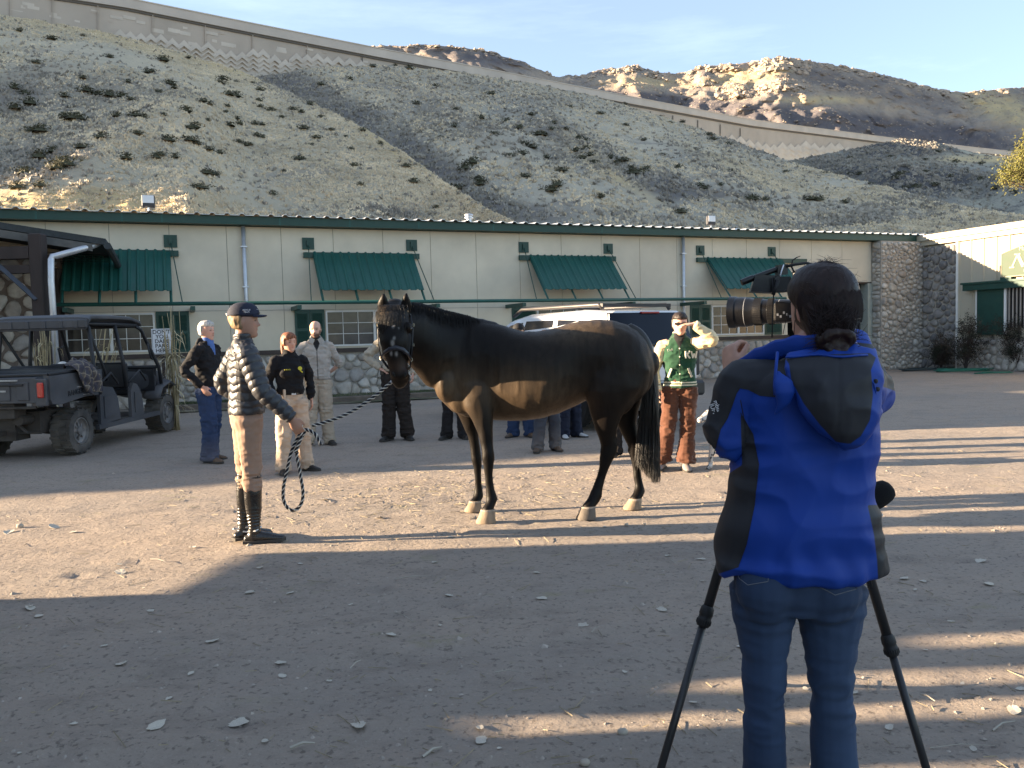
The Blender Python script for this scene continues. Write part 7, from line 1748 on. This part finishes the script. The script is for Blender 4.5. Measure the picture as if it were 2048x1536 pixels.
    for y, z, w, h in ((.36, 1.80, .70, .03), (.38, 1.90, .72, .06), (.50, 1.955, .70, .045), (1.1, 1.965, .71, .045), (1.7, 1.955, .69, .045), (2.05, 1.90, .66, .04), (2.12, 1.86, .64, .03)): ring.append(((0, y, z), w, h, (1, 0, 0), (0, 1, 0)))
    b.loft(ring, n=32, power=.45, round_=.3); rf = b.obj('roof', M_pl, ut, 'auto')
    b = MB(); b.box((-.70, .335, 1.79), (.70, .40, 1.93), None, .02)
    for x in (-.45, -.2, .05, .3, .52): b.box((x, .322, 1.80), (x+.05, .345, 1.91), None, .006)
    b.obj('roof_edge', M_pl, rf)
    # front end
    b = MB(); ring = []
    for y, z, w, h in ((2.35, .92, .72, .20), (2.6, .98, .66, .16), (2.95, .92, .58, .16), (3.2, .80, .52, .18), (3.28, .72, .46, .15)): ring.append(((0, y, z), w, h, (1, 0, 0), (0, 1, 0)))
    b.loft(ring, n=28, power=.6, round_=.2).obj('hood', M_pl, ut, 'auto')
    b = MB()
    for sx in (-1, 1): b = MB(); b.loft([((sx*.63, 2.36, .62), .15, .06, (1, 0, 0), (0, 0, 1)), ((sx*.66, 2.42, .80), .15, .07, (1, 0, 0), (0, .3, 1)), ((sx*.66, 2.72, .88), .15, .05, (1, 0, 0), (0, 1, 0)), ((sx*.64, 3.05, .78), .14, .05, (1, 0, 0), (0, 1, -.5))], n=16, round_=.3); b.obj('front_fender', M_pl, ut, True)
    MB().lathe([(.16, 0), (.175, .0), (.175, .015), (.16, .015)], (-.35, 2.12, 1.12), (0, -.7, .7), 20, False).tube([(-.35, 2.12, 1.12), (-.35, 2.4, .95)], .02, 6).obj('steering_wheel', M_fr, ut)
    MB().box((-.7, 2.33, .75), (.7, 2.42, 1.12)).obj('dashboard', M_fr, ut)
    MB().ball((-.70, 2.05, 1.22), (.10, .03, .07), 14, 10).obj('mirror', mat('white mirror shell', (.7, .7, .7), .3, .05), ut, True)
    # blanket thrown over the bed corner
    bl = []; n = 34; m = 22; VV = []; FF = []
    pts = [(.58, .05, 1.28), (.62, .0, 1.33), (.72, -.05, 1.32), (.83, -.06, 1.25), (.865, -.03, 1.12), (.875, .05, 1.0), (.880, .12, .88)]
    for i in range(n):
        t = i/(n-1)*(len(pts)-1); a = min(int(t), len(pts)-2); f = t-a; c = np.array(pts[a])*(1-f)+np.array(pts[a+1])*f; tt = i/(n-1); hw = .27*(1-.55*max(0, tt-.45)/.55)
        for q in range(m):
            s = (q/(m-1)-.5)*2; p = c+np.array([0, s*hw+.10*(1-tt), -abs(s)**2*.10*(1-tt*.5)]); k = vn(np.array([tt*3.2, s*2.6, 1.]), 1.5, 5)*.07+vn(np.array([tt*6, s*6, 3.]), 1.3, 8)*.03; nn = nrm([.45+tt, -.15, 1-tt]); VV.append(p+nn*(k+.03))
    for i in range(n-1):
        for q in range(m-1): FF.append((i*m+q, i*m+q+1, i*m+m+q+1, i*m+m+q))
    me = MB().add(VV, FF).mesh('blanket', plaid(), True)
    bo = link('blanket', me); bo.location = tuple(o); bo.rotation_euler = (0, 0, hd); sol = bo.modifiers.new('s', 'SOLIDIFY'); sol.thickness = .012
    tag(bo, 'crumpled brown and blue plaid blanket thrown over the vehicle bed corner', 'blanket')
def plaid():
    m = bpy.data.materials.new('plaid wool'); m.use_nodes = True; N = m.node_tree.nodes; L = m.node_tree.links; b = N['Principled BSDF']; b.inputs['Roughness'].default_value = .95
    tc = N.new('ShaderNodeTexCoord'); sp = N.new('ShaderNodeSeparateXYZ'); mp = N.new('ShaderNodeMapping'); mp.inputs['Rotation'].default_value = (.5, .5, .4); L.new(tc.outputs['Object'], mp.inputs[0]); L.new(mp.outputs[0], sp.inputs[0])
    def band(o, f, th, ph=0):
        a = N.new('ShaderNodeMath'); a.operation = 'MULTIPLY_ADD'; a.inputs[1].default_value = f; a.inputs[2].default_value = ph; L.new(o, a.inputs[0]); c = N.new('ShaderNodeMath'); c.operation = 'FRACT'; L.new(a.outputs[0], c.inputs[0]); d = N.new('ShaderNodeMath'); d.operation = 'LESS_THAN'; d.inputs[1].default_value = th; L.new(c.outputs[0], d.inputs[0]); return d.outputs[0]
    def mix(f, a, c, k=1):
        x = N.new('ShaderNodeMix'); x.data_type = 'RGBA'; mm = N.new('ShaderNodeMath'); mm.operation = 'MULTIPLY'; mm.inputs[1].default_value = k; L.new(f, mm.inputs[0]); L.new(mm.outputs[0], x.inputs[0])
        if isinstance(a, tuple): x.inputs[6].default_value = (*a, 1)
        else: L.new(a, x.inputs[6])
        x.inputs[7].default_value = (*c, 1); return x.outputs[2]
    c = mix(band(sp.outputs[1], 9, .5), (.105, .085, .07), (.045, .042, .06), .8); c = mix(band(sp.outputs[2], 9, .5, .3), c, (.04, .04, .055), .5); c = mix(band(sp.outputs[1], 9, .10, .2), c, (.24, .20, .15), .8); c = mix(band(sp.outputs[2], 9, .10, .5), c, (.24, .20, .15), .8)
    L.new(c, b.inputs['Base Color']); return m
utv()

# ================================================================== SUV
def suv():
    ph = math.radians(36); rt_ = np.array([math.cos(ph), math.sin(ph), 0]); RL = G(1226, 864)*[1, 1, 0]; RL = np.array([.1215*12.3, 12.3, 0]); o = RL+rt_*.98
    s = thing('suv', 'large white suv with tinted rear window and roof rack parked behind the horse', 'car', o, ph)
    M_w = mat('white car paint', (.66, .67, .70), .22, .02, 1, .0, 10, spec=.6, coat=.6); M_bk = mat('black trim plastic', (.016, .016, .018), .5, .1)
    b = MB()
    for y, z0, z1, w in ((.02, .50, 1.28, .93), (.10, .44, 1.30, .98), (1.2, .42, 1.24, 1.0), (3.4, .42, 1.20, 1.0), (3.9, .44, 1.16, .98), (4.9, .50, 1.05, .92), (5.15, .55, .95, .82)): pass
    rings = [((0, y, (z0+z1)/2), w, (z1-z0)/2, (1, 0, 0), (0, 1, 0)) for y, z0, z1, w in ((.0, .52, 1.30, .90), (.05, .46, 1.33, .96), (.5, .42, 1.32, 1.0), (1.8, .42, 1.28, 1.0), (3.4, .42, 1.24, 1.0), (4.0, .44, 1.18, .98), (4.9, .50, 1.06, .93), (5.12, .55, .98, .84))]
    b.loft(rings, n=40, power=.35).obj('body', M_w, s, 'auto')
    # greenhouse
    def sec(y, w0, w1, z1, z0=1.22): return [(-w0, y, z0), (-w0*.5-w1*.5, y, (z0+z1)/2), (-w1, y, z1-.05), (-w1+.12, y, z1), (w1-.12, y, z1), (w1, y, z1-.05), (w0*.5+w1*.5, y, (z0+z1)/2), (w0, y, z0)]
    S = [sec(.06, .95, .95, 1.30), sec(.20, .95, .80, 1.86), sec(.9, .97, .80, 1.90), (sec(2.3, .97, .80, 1.88)), sec(2.85, .97, .76, 1.80), sec(3.75, .95, .86, 1.27)]
    V = [p for q in S for p in q]; F = []
    for i in range(len(S)-1):
        for k in range(7): F.append((i*8+k, i*8+k+1, i*8+9+k, i*8+8+k))
    F += [tuple(range(7, -1, -1)), tuple(40+k for k in range(8))]
    MB().add(V, F).obj('cabin', M_w, s, 'auto')
    def on_side(sx, y, z, d=.006): t = (z-1.22)/(1.84-1.22); return (sx*(.965+(.80-.965)*t+d), y, z)
    for sx in (-1, 1):
        for poly in ([(.42, 1.34), (.50, 1.72), (1.42, 1.76), (1.40, 1.34)], [(1.52, 1.34), (1.53, 1.76), (2.28, 1.76), (2.40, 1.34)], [(2.50, 1.33), (2.38, 1.74), (2.72, 1.70), (3.35, 1.33)]):
            P3 = [on_side(sx, y, z) for y, z in poly]+[on_side(sx, y, z, -.02) for y, z in poly]
            MB().add(P3, [(0, 1, 2, 3), (7, 6, 5, 4), (0, 4, 5, 1), (1, 5, 6, 2), (2, 6, 7, 3), (3, 7, 4, 0)]).obj('side_window', M_tint, s)
        for y0 in (1.47, 2.44): MB().add([on_side(sx, y0-.006, .6, .036), on_side(sx, y0+.006, .6, .036), on_side(sx, y0+.006, 1.3, .004), on_side(sx, y0-.006, 1.3, .004)], [(0, 1, 2, 3)]).obj('door_gap', M_bk, s)
        for y0 in (1.36, 2.32): MB().box((sx*1.0-.0, y0, 1.10), (sx*1.03, y0+.16, 1.13)).obj('door_handle', M_w, s)
        q = MB().tube([(sx*.74, .42, 1.90), (sx*.75, .50, 1.97), (sx*.75, 2.5, 1.97), (sx*.74, 2.75, 1.86)], .032, 8).obj('roof_rail', mat('brown grey rail', (.05, .046, .045), .4, .1), s, True)
        MB().box((sx*1.0, 2.98, 1.24), (sx*1.16, 3.08, 1.40), None, .02).obj('mirror', M_w, s)
        for y in (1.02, 4.12):
            w = thing('wheel', None, None); w.parent = s; c = (sx*.86, y, .40); t = MB(); tyre(t, c, (sx, 0, 0), .40, .27, True, 44, .012); t.obj('tyre', mat('black tyre', (.022, .022, .024), .85, .2), w, 'auto')
            r = MB(); rim(r, c, (sx, 0, 0), .235, .10, 10); r.obj('rim', mat('alloy rim', (.5, .52, .55), .3, .05, metal=.8), w, 'auto')
            MB().lathe([(.47, -.02), (.47, .05)], (sx*.955, y, .42), (sx, 0, 0), 30).obj('wheel_arch', M_bk, s)
    MB().box((-.75, .62, 1.955), (.75, .68, 1.985)).box((-.75, 2.1, 1.955), (.75, 2.16, 1.985)).box((-.76, .40, 1.93), (.76, .46, 1.985)).obj('crossbar', M_bk, s)
    # rear glass wraps the corners
    def rr(x, z, d=.0): t = np.clip((z-1.30)/.56, 0, 1); e = abs(x)/.9; return (x*(1-.135*t), .03+.15*t+.045*e**4-d, z)
    V = []; F = []; nx = 16; nz = 6
    for i in range(nz+1):
        z = 1.33+(1.83-1.33)*i/nz
        for k in range(nx+1): V.append(rr(-.93+1.86*k/nx, z, .02))
    for i in range(nz):
        for k in range(nx): a = i*(nx+1)+k; F.append((a, a+1, a+nx+2, a+nx+1))
    n0 = len(V); V += [(x, y+.05, z) for x, y, z in V]; F += [tuple(reversed([q+n0 for q in f])) for f in F]
    MB().add(V, F).obj('rear_window', mat('dark rear glass', (.006, .008, .016), .12, .05, 3, 0, spec=.16), s, True)
    MB().box((-.92, -.035, 1.30), (.92, .02, 1.34), None, .01).obj('tailgate_trim', M_bk, s)
    MB().box((-.20, .12, 1.815), (.20, .17, 1.845), None, .006).obj('brake_light', mat('red lens', (.25, .01, .015), .3, .1), s)
    MB().box((-.90, -.025, .74), (.90, .02, 1.295), None, .02).obj('tailgate', M_w, s)
    for sx in (-1, 1): MB().box((sx*.93-.05, -.02, .80), (sx*.93+.05, .10, 1.30), None, .02).obj('tail_light', M_bk, s)
    MB().lathe([(.030, 0), (.030, .01)], (.40, -.026, 1.08), (0, -1, 0), 14).obj('lock', M_bk, s); MB().box((.30, -.031, .88), (.46, -.024, .96), None, .003).obj('emblem', M_galv, s)
    bp = MB().box((-.96, -.16, .48), (.96, .05, .72), None, .04).box((-.5, -.18, .66), (.5, -.1, .725), None, .01).obj('bumper', M_bk, s)
    MB().box((-.155, -.185, .53), (.155, -.172, .685)).obj('licence_plate', mat('pale blue plate', (.42, .50, .62), .5, .05), s).location = (.10, 0, 0)
    text_obj('241·ADK', 'lettering', .085, (.10, -.188, .595), (1, 0, 0), (0, 0, 1), mat('navy print', (.02, .03, .10), .5), s, .001, bold=.001)
    text_obj('NEVADA', 'lettering', .028, (.10, -.188, .665), (1, 0, 0), (0, 0, 1), MATS['navy print'], s, .001)
    MB().box((-.8, .1, .30), (.8, 4.8, .46)).tube([(-.6, .4, .38), (.6, .4, .38)], .05, 8).tube([(.55, -.05, .40), (.55, .5, .42)], .035, 8).obj('chassis', M_bk, s)
    text_obj('SRT', 'lettering', .05, (.55, .012, 1.405), (1, .03, 0), (0, .25, 1), mat('gold sticker', (.35, .22, .08), .6), s, .001)
suv()

# ================================================================== SIGN, CORN SHOCKS, BUSHES, TREE, HOSE
def sign():
    c = P(324, 683, 14.9); s = thing('sign', 'white parking warning sign with bold black letters on corn stalks by the wall', 'sign', c, math.radians(10))
    w, h = .175, .23
    MB().box((-w, -.006, -h), (w, .006, h), None, .004).obj('panel', mat('white sign enamel', (.72, .73, .76), .4, .05), s)
    bl = mat('black sign paint', (.015, .015, .018), .5)
    for i, t in enumerate(("DON'T", 'YOU', 'DARE', 'PARK', 'HERE')): text_obj(t, 'lettering', .098, (0, -.008, h-.060-.084*i), (1, 0, 0), (0, 0, 1), bl, s, .001, bold=.0012)
    b = MB(); 
    for a, b_ in (((-w+.015, h-.015), (w-.015, h-.015)), ((w-.015, h-.015), (w-.015, -h+.015)), ((w-.015, -h+.015), (-w+.015, -h+.015)), ((-w+.015, -h+.015), (-w+.015, h-.015))): b.tube([(a[0], -.007, a[1]), (b_[0], -.007, b_[1])], .0025, 4)
    b.obj('border', bl, s)
    MB().box((-.025, .008, -c[2]), (.025, .04, .1)).obj('post', M_brown, s)
sign()
def corn(base, H, n, seed, label, spread=.14, lean=(0, 0)):
    r = np.random.default_rng(seed); s = thing('corn_shock', label, 'corn stalks', base)
    m = mat('dry corn stalk', (.33, .27, .155), .85, .3, 12, .2, 60, stretch=(1, 1, .2)); ml = mat('dry corn leaf', (.40, .34, .21), .85, .25, 14, .1, 60)
    for i in range(n):
        a = r.uniform(0, 6.28); rd = spread*r.random()**.5; h = H*r.uniform(.72, 1.05); x, y = rd*math.cos(a), rd*math.sin(a); tx, ty = x*.45+r.normal(0, .10)+lean[0], y*.5+r.normal(0, .06)+lean[1]
        pts = [np.array([x+(tx-x)*q+r.normal(0, .012), y+(ty-y)*q, h*q]) for q in np.linspace(0, 1, 6)]; st = MB().tube(pts, [.013, .012, .010, .009, .007, .004], 5).obj('stalk', m, s, True)
        lf = MB()
        for k in range(5):
            q = r.uniform(.25, .98); p = pts[int(q*5)]; d = np.array([r.normal(0, 1), r.normal(0, .6), 0]); d = nrm(d); L = r.uniform(.15, .42); w_ = r.uniform(.006, .014); pr = np.cross(d, (0, 0, 1))*w_
            c = [p, p+d*L*.35+[0, 0, .10*L], p+d*L*.7+[0, 0, -.10*L], p+d*L*.85+[0, 0, -.55*L]]; V = []
            for z, wq in zip(c, (1, 1.2, .8, .1)): V += [z-pr*wq, z+pr*wq]
            lf.add(V, [(0, 1, 3, 2), (2, 3, 5, 4), (4, 5, 7, 6)])
        lf = lf.obj('leaves', ml, st); lf['kind'] = 'stuff'
corn(P(343, 700, 14.55)*[1, 1, 0], 2.12, 17, 3, 'tall bundle of dry corn stalks standing in front of the parking sign', .085)
corn(np.array([-8.9, 15.6, 0]), 2.0, 20, 5, 'dry corn stalk bundle at the left edge behind the vehicle', .16)
corn(np.array([-8.2, 15.9, 0]), 1.9, 12, 7, 'slanting dry corn stalks tied to the porch post behind the vehicle', .12, (.45, 0))

def bush(base, H, W, seed, label):
    r = np.random.default_rng(seed); s = thing('rose_bush', label, 'bush', base); m = mat('dark bark', (.035, .026, .024), .9, .3); ends = []
    b = MB()
    for i in range(16):
        a = r.uniform(0, 6.28); t = r.uniform(.15, 1); x = W*.5*t*math.cos(a); y = W*.35*t*math.sin(a); h = H*r.uniform(.7, 1.0)*(1-.25*t*t)
        pts = [np.array([x*q**1.5+r.normal(0, .01), y*q**1.5, h*q]) for q in np.linspace(0, 1, 6)]; b.tube(pts, [.014, .012, .010, .008, .006, .004], 5)
        for q in (2, 3, 4, 5):
            for _ in range(3):
                d = nrm(r.normal(0, 1, 3)+[0, 0, .5]); e = pts[q]+d*r.uniform(.1, .3); b.tube([pts[q], e], [.005, .002], 4); ends.append(e); ends.append((pts[q]+e)/2)
    b.obj('stem', m, s)
    V = []; F = []
    for e in ends:
        for _ in range(17):
            c = e+r.normal(0, .065, 3)
            if c[2] < .18: continue
            u = nrm(r.normal(0, 1, 3))*r.uniform(.014, .028); v = nrm(np.cross(u, r.normal(0, 1, 3)))*r.uniform(.010, .018); o = len(V); V += [c-u, c+v, c+u, c-v]; F.append((o, o+1, o+2, o+3))
    f = MB().add(V, F).obj('foliage', mat('dark rose leaf', (.045, .030, .022), .7, .5, 8, 0, col2=(.03, .035, .02)), s)
    f['kind'] = 'stuff'
bush(np.array([*P(1932, 700, 26.3)[:2], 0]), 1.75, 1.9, 11, 'dark leafy rose bush in front of the stone wall section of the wing')
bush(np.array([*P(2032, 700, 25.6)[:2], 0]), 1.75, 1.7, 12, 'dark leafy rose bush under the barred window at the right edge')
bush(np.array([*P(1882, 700, 27.3)[:2], 0]), .9, .7, 13, 'small thin dark bush in the corner beside the stone pillar')
def hose():
    h = thing('garden_hose', 'green and dark garden hose lying in loops at the foot of the wing wall', 'hose'); r = np.random.default_rng(4)
    def loops(c, rx, ry, n, m):
        pts = []; 
        for t in np.linspace(0, n*6.28, n*22): k = 1+.18*math.sin(t*.37+1); pts.append(c+np.array([rx*k*math.cos(t)+.1*math.sin(t*.21), ry*k*math.sin(t), .03+.012*(t/6.28)+.01*math.sin(t*1.7)]))
        MB().tube(pts, .014, 6).obj('coil', m, h, True)
    g1 = mat('green hose rubber', (.015, .13, .09), .5, .1); g2 = mat('dark hose rubber', (.02, .035, .04), .5, .1)
    loops(G(1925, 744)*[1, 1, 0], .75, .35, 6, g1); loops(G(1850, 742)*[1, 1, 0], .7, .3, 5, g2); loops(G(1985, 748)*[1, 1, 0], .5, .25, 2, g1)
    MB().tube([P(1868, 700, 28.0), P(1866, 725, 28.0), G(1872, 741)+[0, 0, .02]], .014, 6).obj('riser', g2, h, True)
hose()
def tree():
    Y = 40.; c = P(2088, 340, Y); t = thing('pine_tree', 'sunlit golden green pine tree at the right edge above the wing roof', 'tree', (c[0], c[1], 0)); r = np.random.default_rng(8)
    zb = P(2060, 362, Y)[2]-.3; zt = P(2075, 262, Y)[2]; W = 1.9
    MB().tube([(0, 0, 0), (.1, 0, zb), (0, .1, zt-.5)], [.28, .22, .05], 8).obj('trunk', mat('bark', (.09, .065, .045), .95, .3), t)
    V = []; F = []; b = MB()
    for i in range(90):
        q = r.random(); z = zb+(zt-zb)*q; R_ = W*(1-q)**.55*(.75+.3*r.random()); a = r.uniform(0, 6.28); e = np.array([R_*math.cos(a), R_*math.sin(a), z+.15*R_]); b.tube([(0, 0, z-.3), e], [.05, .015], 4)
        for _ in range(150):
            p = e*np.array([1, 1, 1])-np.array([e[0], e[1], 0])*.6*r.random()**2+r.normal(0, .24, 3); u = nrm(r.normal(0, 1, 3)+[0, 0, .4])*r.uniform(.07, .15); v = nrm(np.cross(u, r.normal(0, 1, 3)))*.025; o = len(V); V += [p-v, p+v, p+u]; F.append((o, o+1, o+2))
    b.obj('limb', MATS['bark'], t); f = MB().add(V, F).obj('crown', mat('pine needles', (.13, .125, .03), .8, .4, 1, 0), t); f['kind'] = 'stuff'
tree()

# grass strip and timber edging in front of the stone wall
def strip():
    a, e = s_at(345, .1, .6), s_at(1180, .1, .6); d1 = 2.1
    V = []; F = []; n = 90; m = 8
    for i in range(n+1):
        s = a+(e-a)*i/n
        for k in range(m+1): q = k/m; p = FW(s, 0, .1+d1*q); p[2] = .02+.09*(1-q)**1.2*min(1, (e-s)/3)+.008*vn(p, 3, 2); V.append(p)
    for i in range(n):
        for k in range(m): o = i*(m+1)+k; F.append((o, o+1, o+m+2, o+m+1))
    gm = mat('worn lawn soil', (.10, .10, .055), .95, .35, 2.5, .4, 20, col2=(.19, .165, .12)); tag(MB().add(V, F).obj('lawn_strip', gm, None, True), kind='structure')
    r = np.random.default_rng(17); V = []; F = []
    for i in range(15000):
        s = a+(e-a)*r.random(); q = r.random()**.8; 
        if r.random() < np.clip((s-a)/(e-a)*1.1-.25, 0, .9): continue
        p = FW(s, .03+.07*(1-q), .15+1.35*q); h = r.uniform(.02, .07); l = r.normal(0, .03, 2); w_ = .004; o = len(V); V += [p+[-w_, 0, 0], p+[w_, 0, 0], p+[l[0], l[1], h]]; F.append((o, o+1, o+2))
    tag(MB().add(V, F).obj('grass', mat('short green grass', (.055, .085, .03), .85, .4, 2, 0)), 'short patchy green grass strip along the foot of the stone wall', 'grass', kind='stuff')
    k = 0
    for (px0, px1) in ((352, 482), (484, 640), (642, 800), (802, 985)):
        s0, s1 = s_at(px0, .08, 1.75), s_at(px1, .08, 1.75)
        tag(MB().box((s0, 1.66, 0), (s1-.03, 1.84, .15), Tb, .02).obj('landscape_timber', mat('weathered timber', (.13, .105, .085), .9, .3, 4, .3, 40), None), ['weathered edging timber nearest the corn stalks by the lawn strip', 'weathered edging timber behind the black polo woman by the lawn strip', 'weathered edging timber behind the bald man by the lawn strip', 'weathered edging timber behind the horse by the lawn strip'][k], 'edging timber', 'timbers edging the lawn strip'); k += 1
strip()

# fallen leaves at the places they lie
def leaves():
    r = np.random.default_rng(33); meshes = []; ml = mat('dry cottonwood leaf', (.46, .42, .35), .75, .25, 20, .2, 60)
    for q in range(7):
        V = [(0, 0, .012)]; n = 18; F = []
        for k in range(n):
            a = 2*math.pi*k/n; rad = (.8+.2*math.cos(a))*(1+.10*r.normal())*(1 if abs(a-math.pi) > .5 else .9); V.append((rad*math.cos(a), .62*rad*math.sin(a), .10*rad*rad*abs(math.sin(a*1.0+q))+.06*r.random()))
        for k in range(n): F.append((0, 1+k, 1+(k+1) % n))
        V2 = V+[(x*1.0, y, z-.03) for x, y, z in V]; N_ = len(V); F2 = F+[(c+N_, b+N_, a+N_) for a, b, c in F]+[(1+k, N_+1+k, N_+1+(k+1) % n, 1+(k+1) % n) for k in range(n)]
        o = len(V2); V2 += [(-.78, -.02, .02), (-.78, .02, .02), (-1.35, .12, .06), (-1.35, .08, .06)]; F2.append((o, o+1, o+2, o+3))
        me = bpy.data.meshes.new('fallen_leaf'); me.from_pydata(V2, [], F2); me.materials.append(ml); me.update(); meshes.append(me)
    spots = [(421, 1283, 28), (785, 1270, 24), (716, 1452, 44), (242, 1331, 32), (472, 1443, 44), (308, 1458, 40), (963, 1477, 40), (960, 1455, 26), (559, 1323, 26), (567, 1349, 20), (1160, 1247, 40), (1080, 1200, 26), (1322, 1218, 28), (899, 1194, 20), (499, 1185, 34), (583, 1186, 18), (520, 1132, 20), (868, 1123, 18), (1075, 1145, 18), (1337, 1109, 18), (1404, 1163, 12), (300, 1221, 18), (243, 1143, 28), (77, 1232, 24), (60, 1213, 28), (383, 1345, 18), (530, 1484, 22), (40, 1513, 10), (1388, 1403, 18), (1486, 1293, 22), (1612, 1375, 16), (1708, 1383, 16), (1807, 1161, 22), (1977, 1172, 28), (1963, 1123, 26), (1845, 1165, 16), (1830, 1182, 10), (2027, 1424, 36), (2044, 1376, 20), (1778, 1460, 24), (1924, 1366, 12), (1752, 1157, 14), (1405, 1118, 20), (1385, 1290, 14), (110, 1055, 26), (20, 1063, 28), (58, 1212, 20), (385, 1092, 22), (240, 1128, 12), (145, 1063, 18), (650, 1000, 20), (760, 1033, 22), (900, 1072, 20), (1210, 1052, 12), (1045, 955, 14), (600, 1125, 14), (1850, 1300, 12), (1500, 1420, 12), (860, 1380, 14), (1000, 1500, 12), (660, 1362, 14), (1250, 1340, 16), (340, 1400, 16), (150, 1450, 16), (880, 1250, 12), (1660, 1460, 14), (1945, 1500, 18), (1900, 1245, 14), (210, 1290, 14), (700, 1210, 12)]
    for px, py, w_ in spots:
        g = G(px, py); d = np.linalg.norm(g-EYEV); s = w_*d/FPX*.52; o = link('fallen_leaf', meshes[r.integers(7)]); z = float(ground_h(np.array([g[0]]), np.array([g[1]]))[0]); o.location = (g[0], g[1], z+.006); o.scale = (s, s, s); o.rotation_euler = (r.normal(0, .12), r.normal(0, .12), r.uniform(0, 6.28))
        tag(o, 'dry pale curled leaf lying on the packed dirt', 'leaf', 'fallen leaves on the dirt')
    ts = MB(); tw = []
    for (x0, y0, x1, y1, w_) in ((1281, 1384, 0, 0, 0), (790, 1160, 862, 1156, .003), (1268, 1135, 1290, 1143, .003), (1333, 1118, 1355, 1133, .003), (845, 1518, 884, 1500, .006), (580, 1500, 630, 1492, .007), (1183, 1268, 1198, 1258, .003), (790, 1228, 826, 1247, .003), (285, 1178, 292, 1184, .002), (1570, 1188, 1600, 1190, .003), (1860, 1500, 1990, 1498, .002), (1635, 1495, 1620, 1536, .004), (700, 1340, 722, 1325, .003), (990, 1348, 1045, 1350, .003), (300, 1120, 330, 1126, .003), (1985, 1465, 2030, 1448, .004), (1842, 1392, 1870, 1408, .004)):
        if w_ == 0: continue
        A, B = G(x0, y0), G(x1, y1); A[2] += .008; B[2] += .012; M_ = (A+B)/2+[.0, .01, .006]; o = MB().tube([A, M_, B], [w_, w_*.9, w_*.5], 5).obj('twig', mat('pale twig', (.34, .31, .26), .8, .2)); tag(o, 'thin pale broken twig lying on the dirt', 'twig', 'twigs on the dirt')
    for (px, py, s) in ((1581, 0, 0), (1253, 1051, .018), (40, 1055, .03), (1245, 1469, .022), (1290, 1049, .01), (545, 1058, .012), (1170, 1530, .02)):
        if s == 0: continue
        g = G(px, py); b = MB(); b.ball((0, 0, 0), (s, s*.8, s*.7), 9, 6); me = b.mesh('stone', mat('pale stone', (.38, .34, .28), .9, .2), True)
        for v in me.vertices: v.co *= 1+.15*float(vn(np.array(v.co)*60, 1, 3))
        o = link('stone', me); o.location = (g[0], g[1], s*.45); tag(o, 'small pale loose stone on the dirt', 'stone', 'loose stones on the dirt')
leaves()

# speckled dog half hidden behind the blue jacket
def dog():
    g1 = G(1424, 930); g2 = G(1467, 940); d = thing('dog', 'white speckled dog mostly hidden behind the blue jacket', 'dog', (g2[0], g2[1], 0)); o = np.array([g2[0], g2[1], 0]); b = MB(); a = np.array([-.22, .12, 0])
    L = [np.array([0, 0, 0]), a, np.array([.42, .25, 0]), np.array([.36, .40, 0])]
    b.limb([a*.5+[-.02, .05, .40], [.1, .12, .42], [.28, .22, .40], [.42, .32, .42]], [.11, .125, .10, .105], [.13, .14, .11, .12], side=(0, 0, 1), n=20)
    for q in L: q = np.asarray(q, float); k = (1 if q[0] < .2 else -1); b.limb([q*.8+[.03, .03, .36], q+[.015*k, .01, .20], q+[0, 0, .05]], [.06, .030, .024]); b.limb([q+[.0, .01, .035], q+[-.03, -.045, .022]], [.028, .026])
    for q in L:
        for s in (-.016, 0, .016): b.ball(np.asarray(q)+[-.035+s, -.055, .016], (.013, .018, .014), 8, 6)
    b.limb([a*.5+[-.02, .05, .45], a*.5+[-.10, .0, .54], a*.5+[-.14, -.02, .60]], [.09, .07, .065]); b.limb([a*.5+[-.12, -.02, .61], a*.5+[-.20, -.07, .58], a*.5+[-.26, -.11, .56]], [.068, .045, .032])
    b.limb([[.46, .34, .46], [.58, .40, .50], [.66, .46, .60]], [.03, .02, .012])
    for s in (-1, 1): b.ball(a*.5+[-.10+.05*s, .0-.05*s, .62], (.02, .02, .05), 8, 8)
    def dc(co):
        n = vn(co, 26, 3)*.6+vn(co, 60, 7)*.6; C = np.tile((.52, .50, .47), (len(co), 1)); C[n > .33] = (.10, .09, .09); return C
    remesh(b, 'body', vcm('dog fur', .9, .5, 200), .008, 2, d, colfn=dc)
dog()
# ---------------------------------------------------------------- put every root Empty at the base of its thing
bpy.context.view_layer.update()
for o in list(sc.objects):
    if o.type == 'EMPTY' and o.parent is None and o.location.length < 1e-6 and o.rotation_euler.z == 0:
        lo = np.array([1e9]*3); hi = -lo
        for c in o.children_recursive:
            if c.type == 'MESH':
                for v in c.bound_box: p = np.array(c.matrix_world@Vector(v)); lo = np.minimum(lo, p); hi = np.maximum(hi, p)
        base = Vector(((lo[0]+hi[0])/2, (lo[1]+hi[1])/2, max(0, lo[2])))
        o.location = base
        for c in o.children: c.location = c.location-base
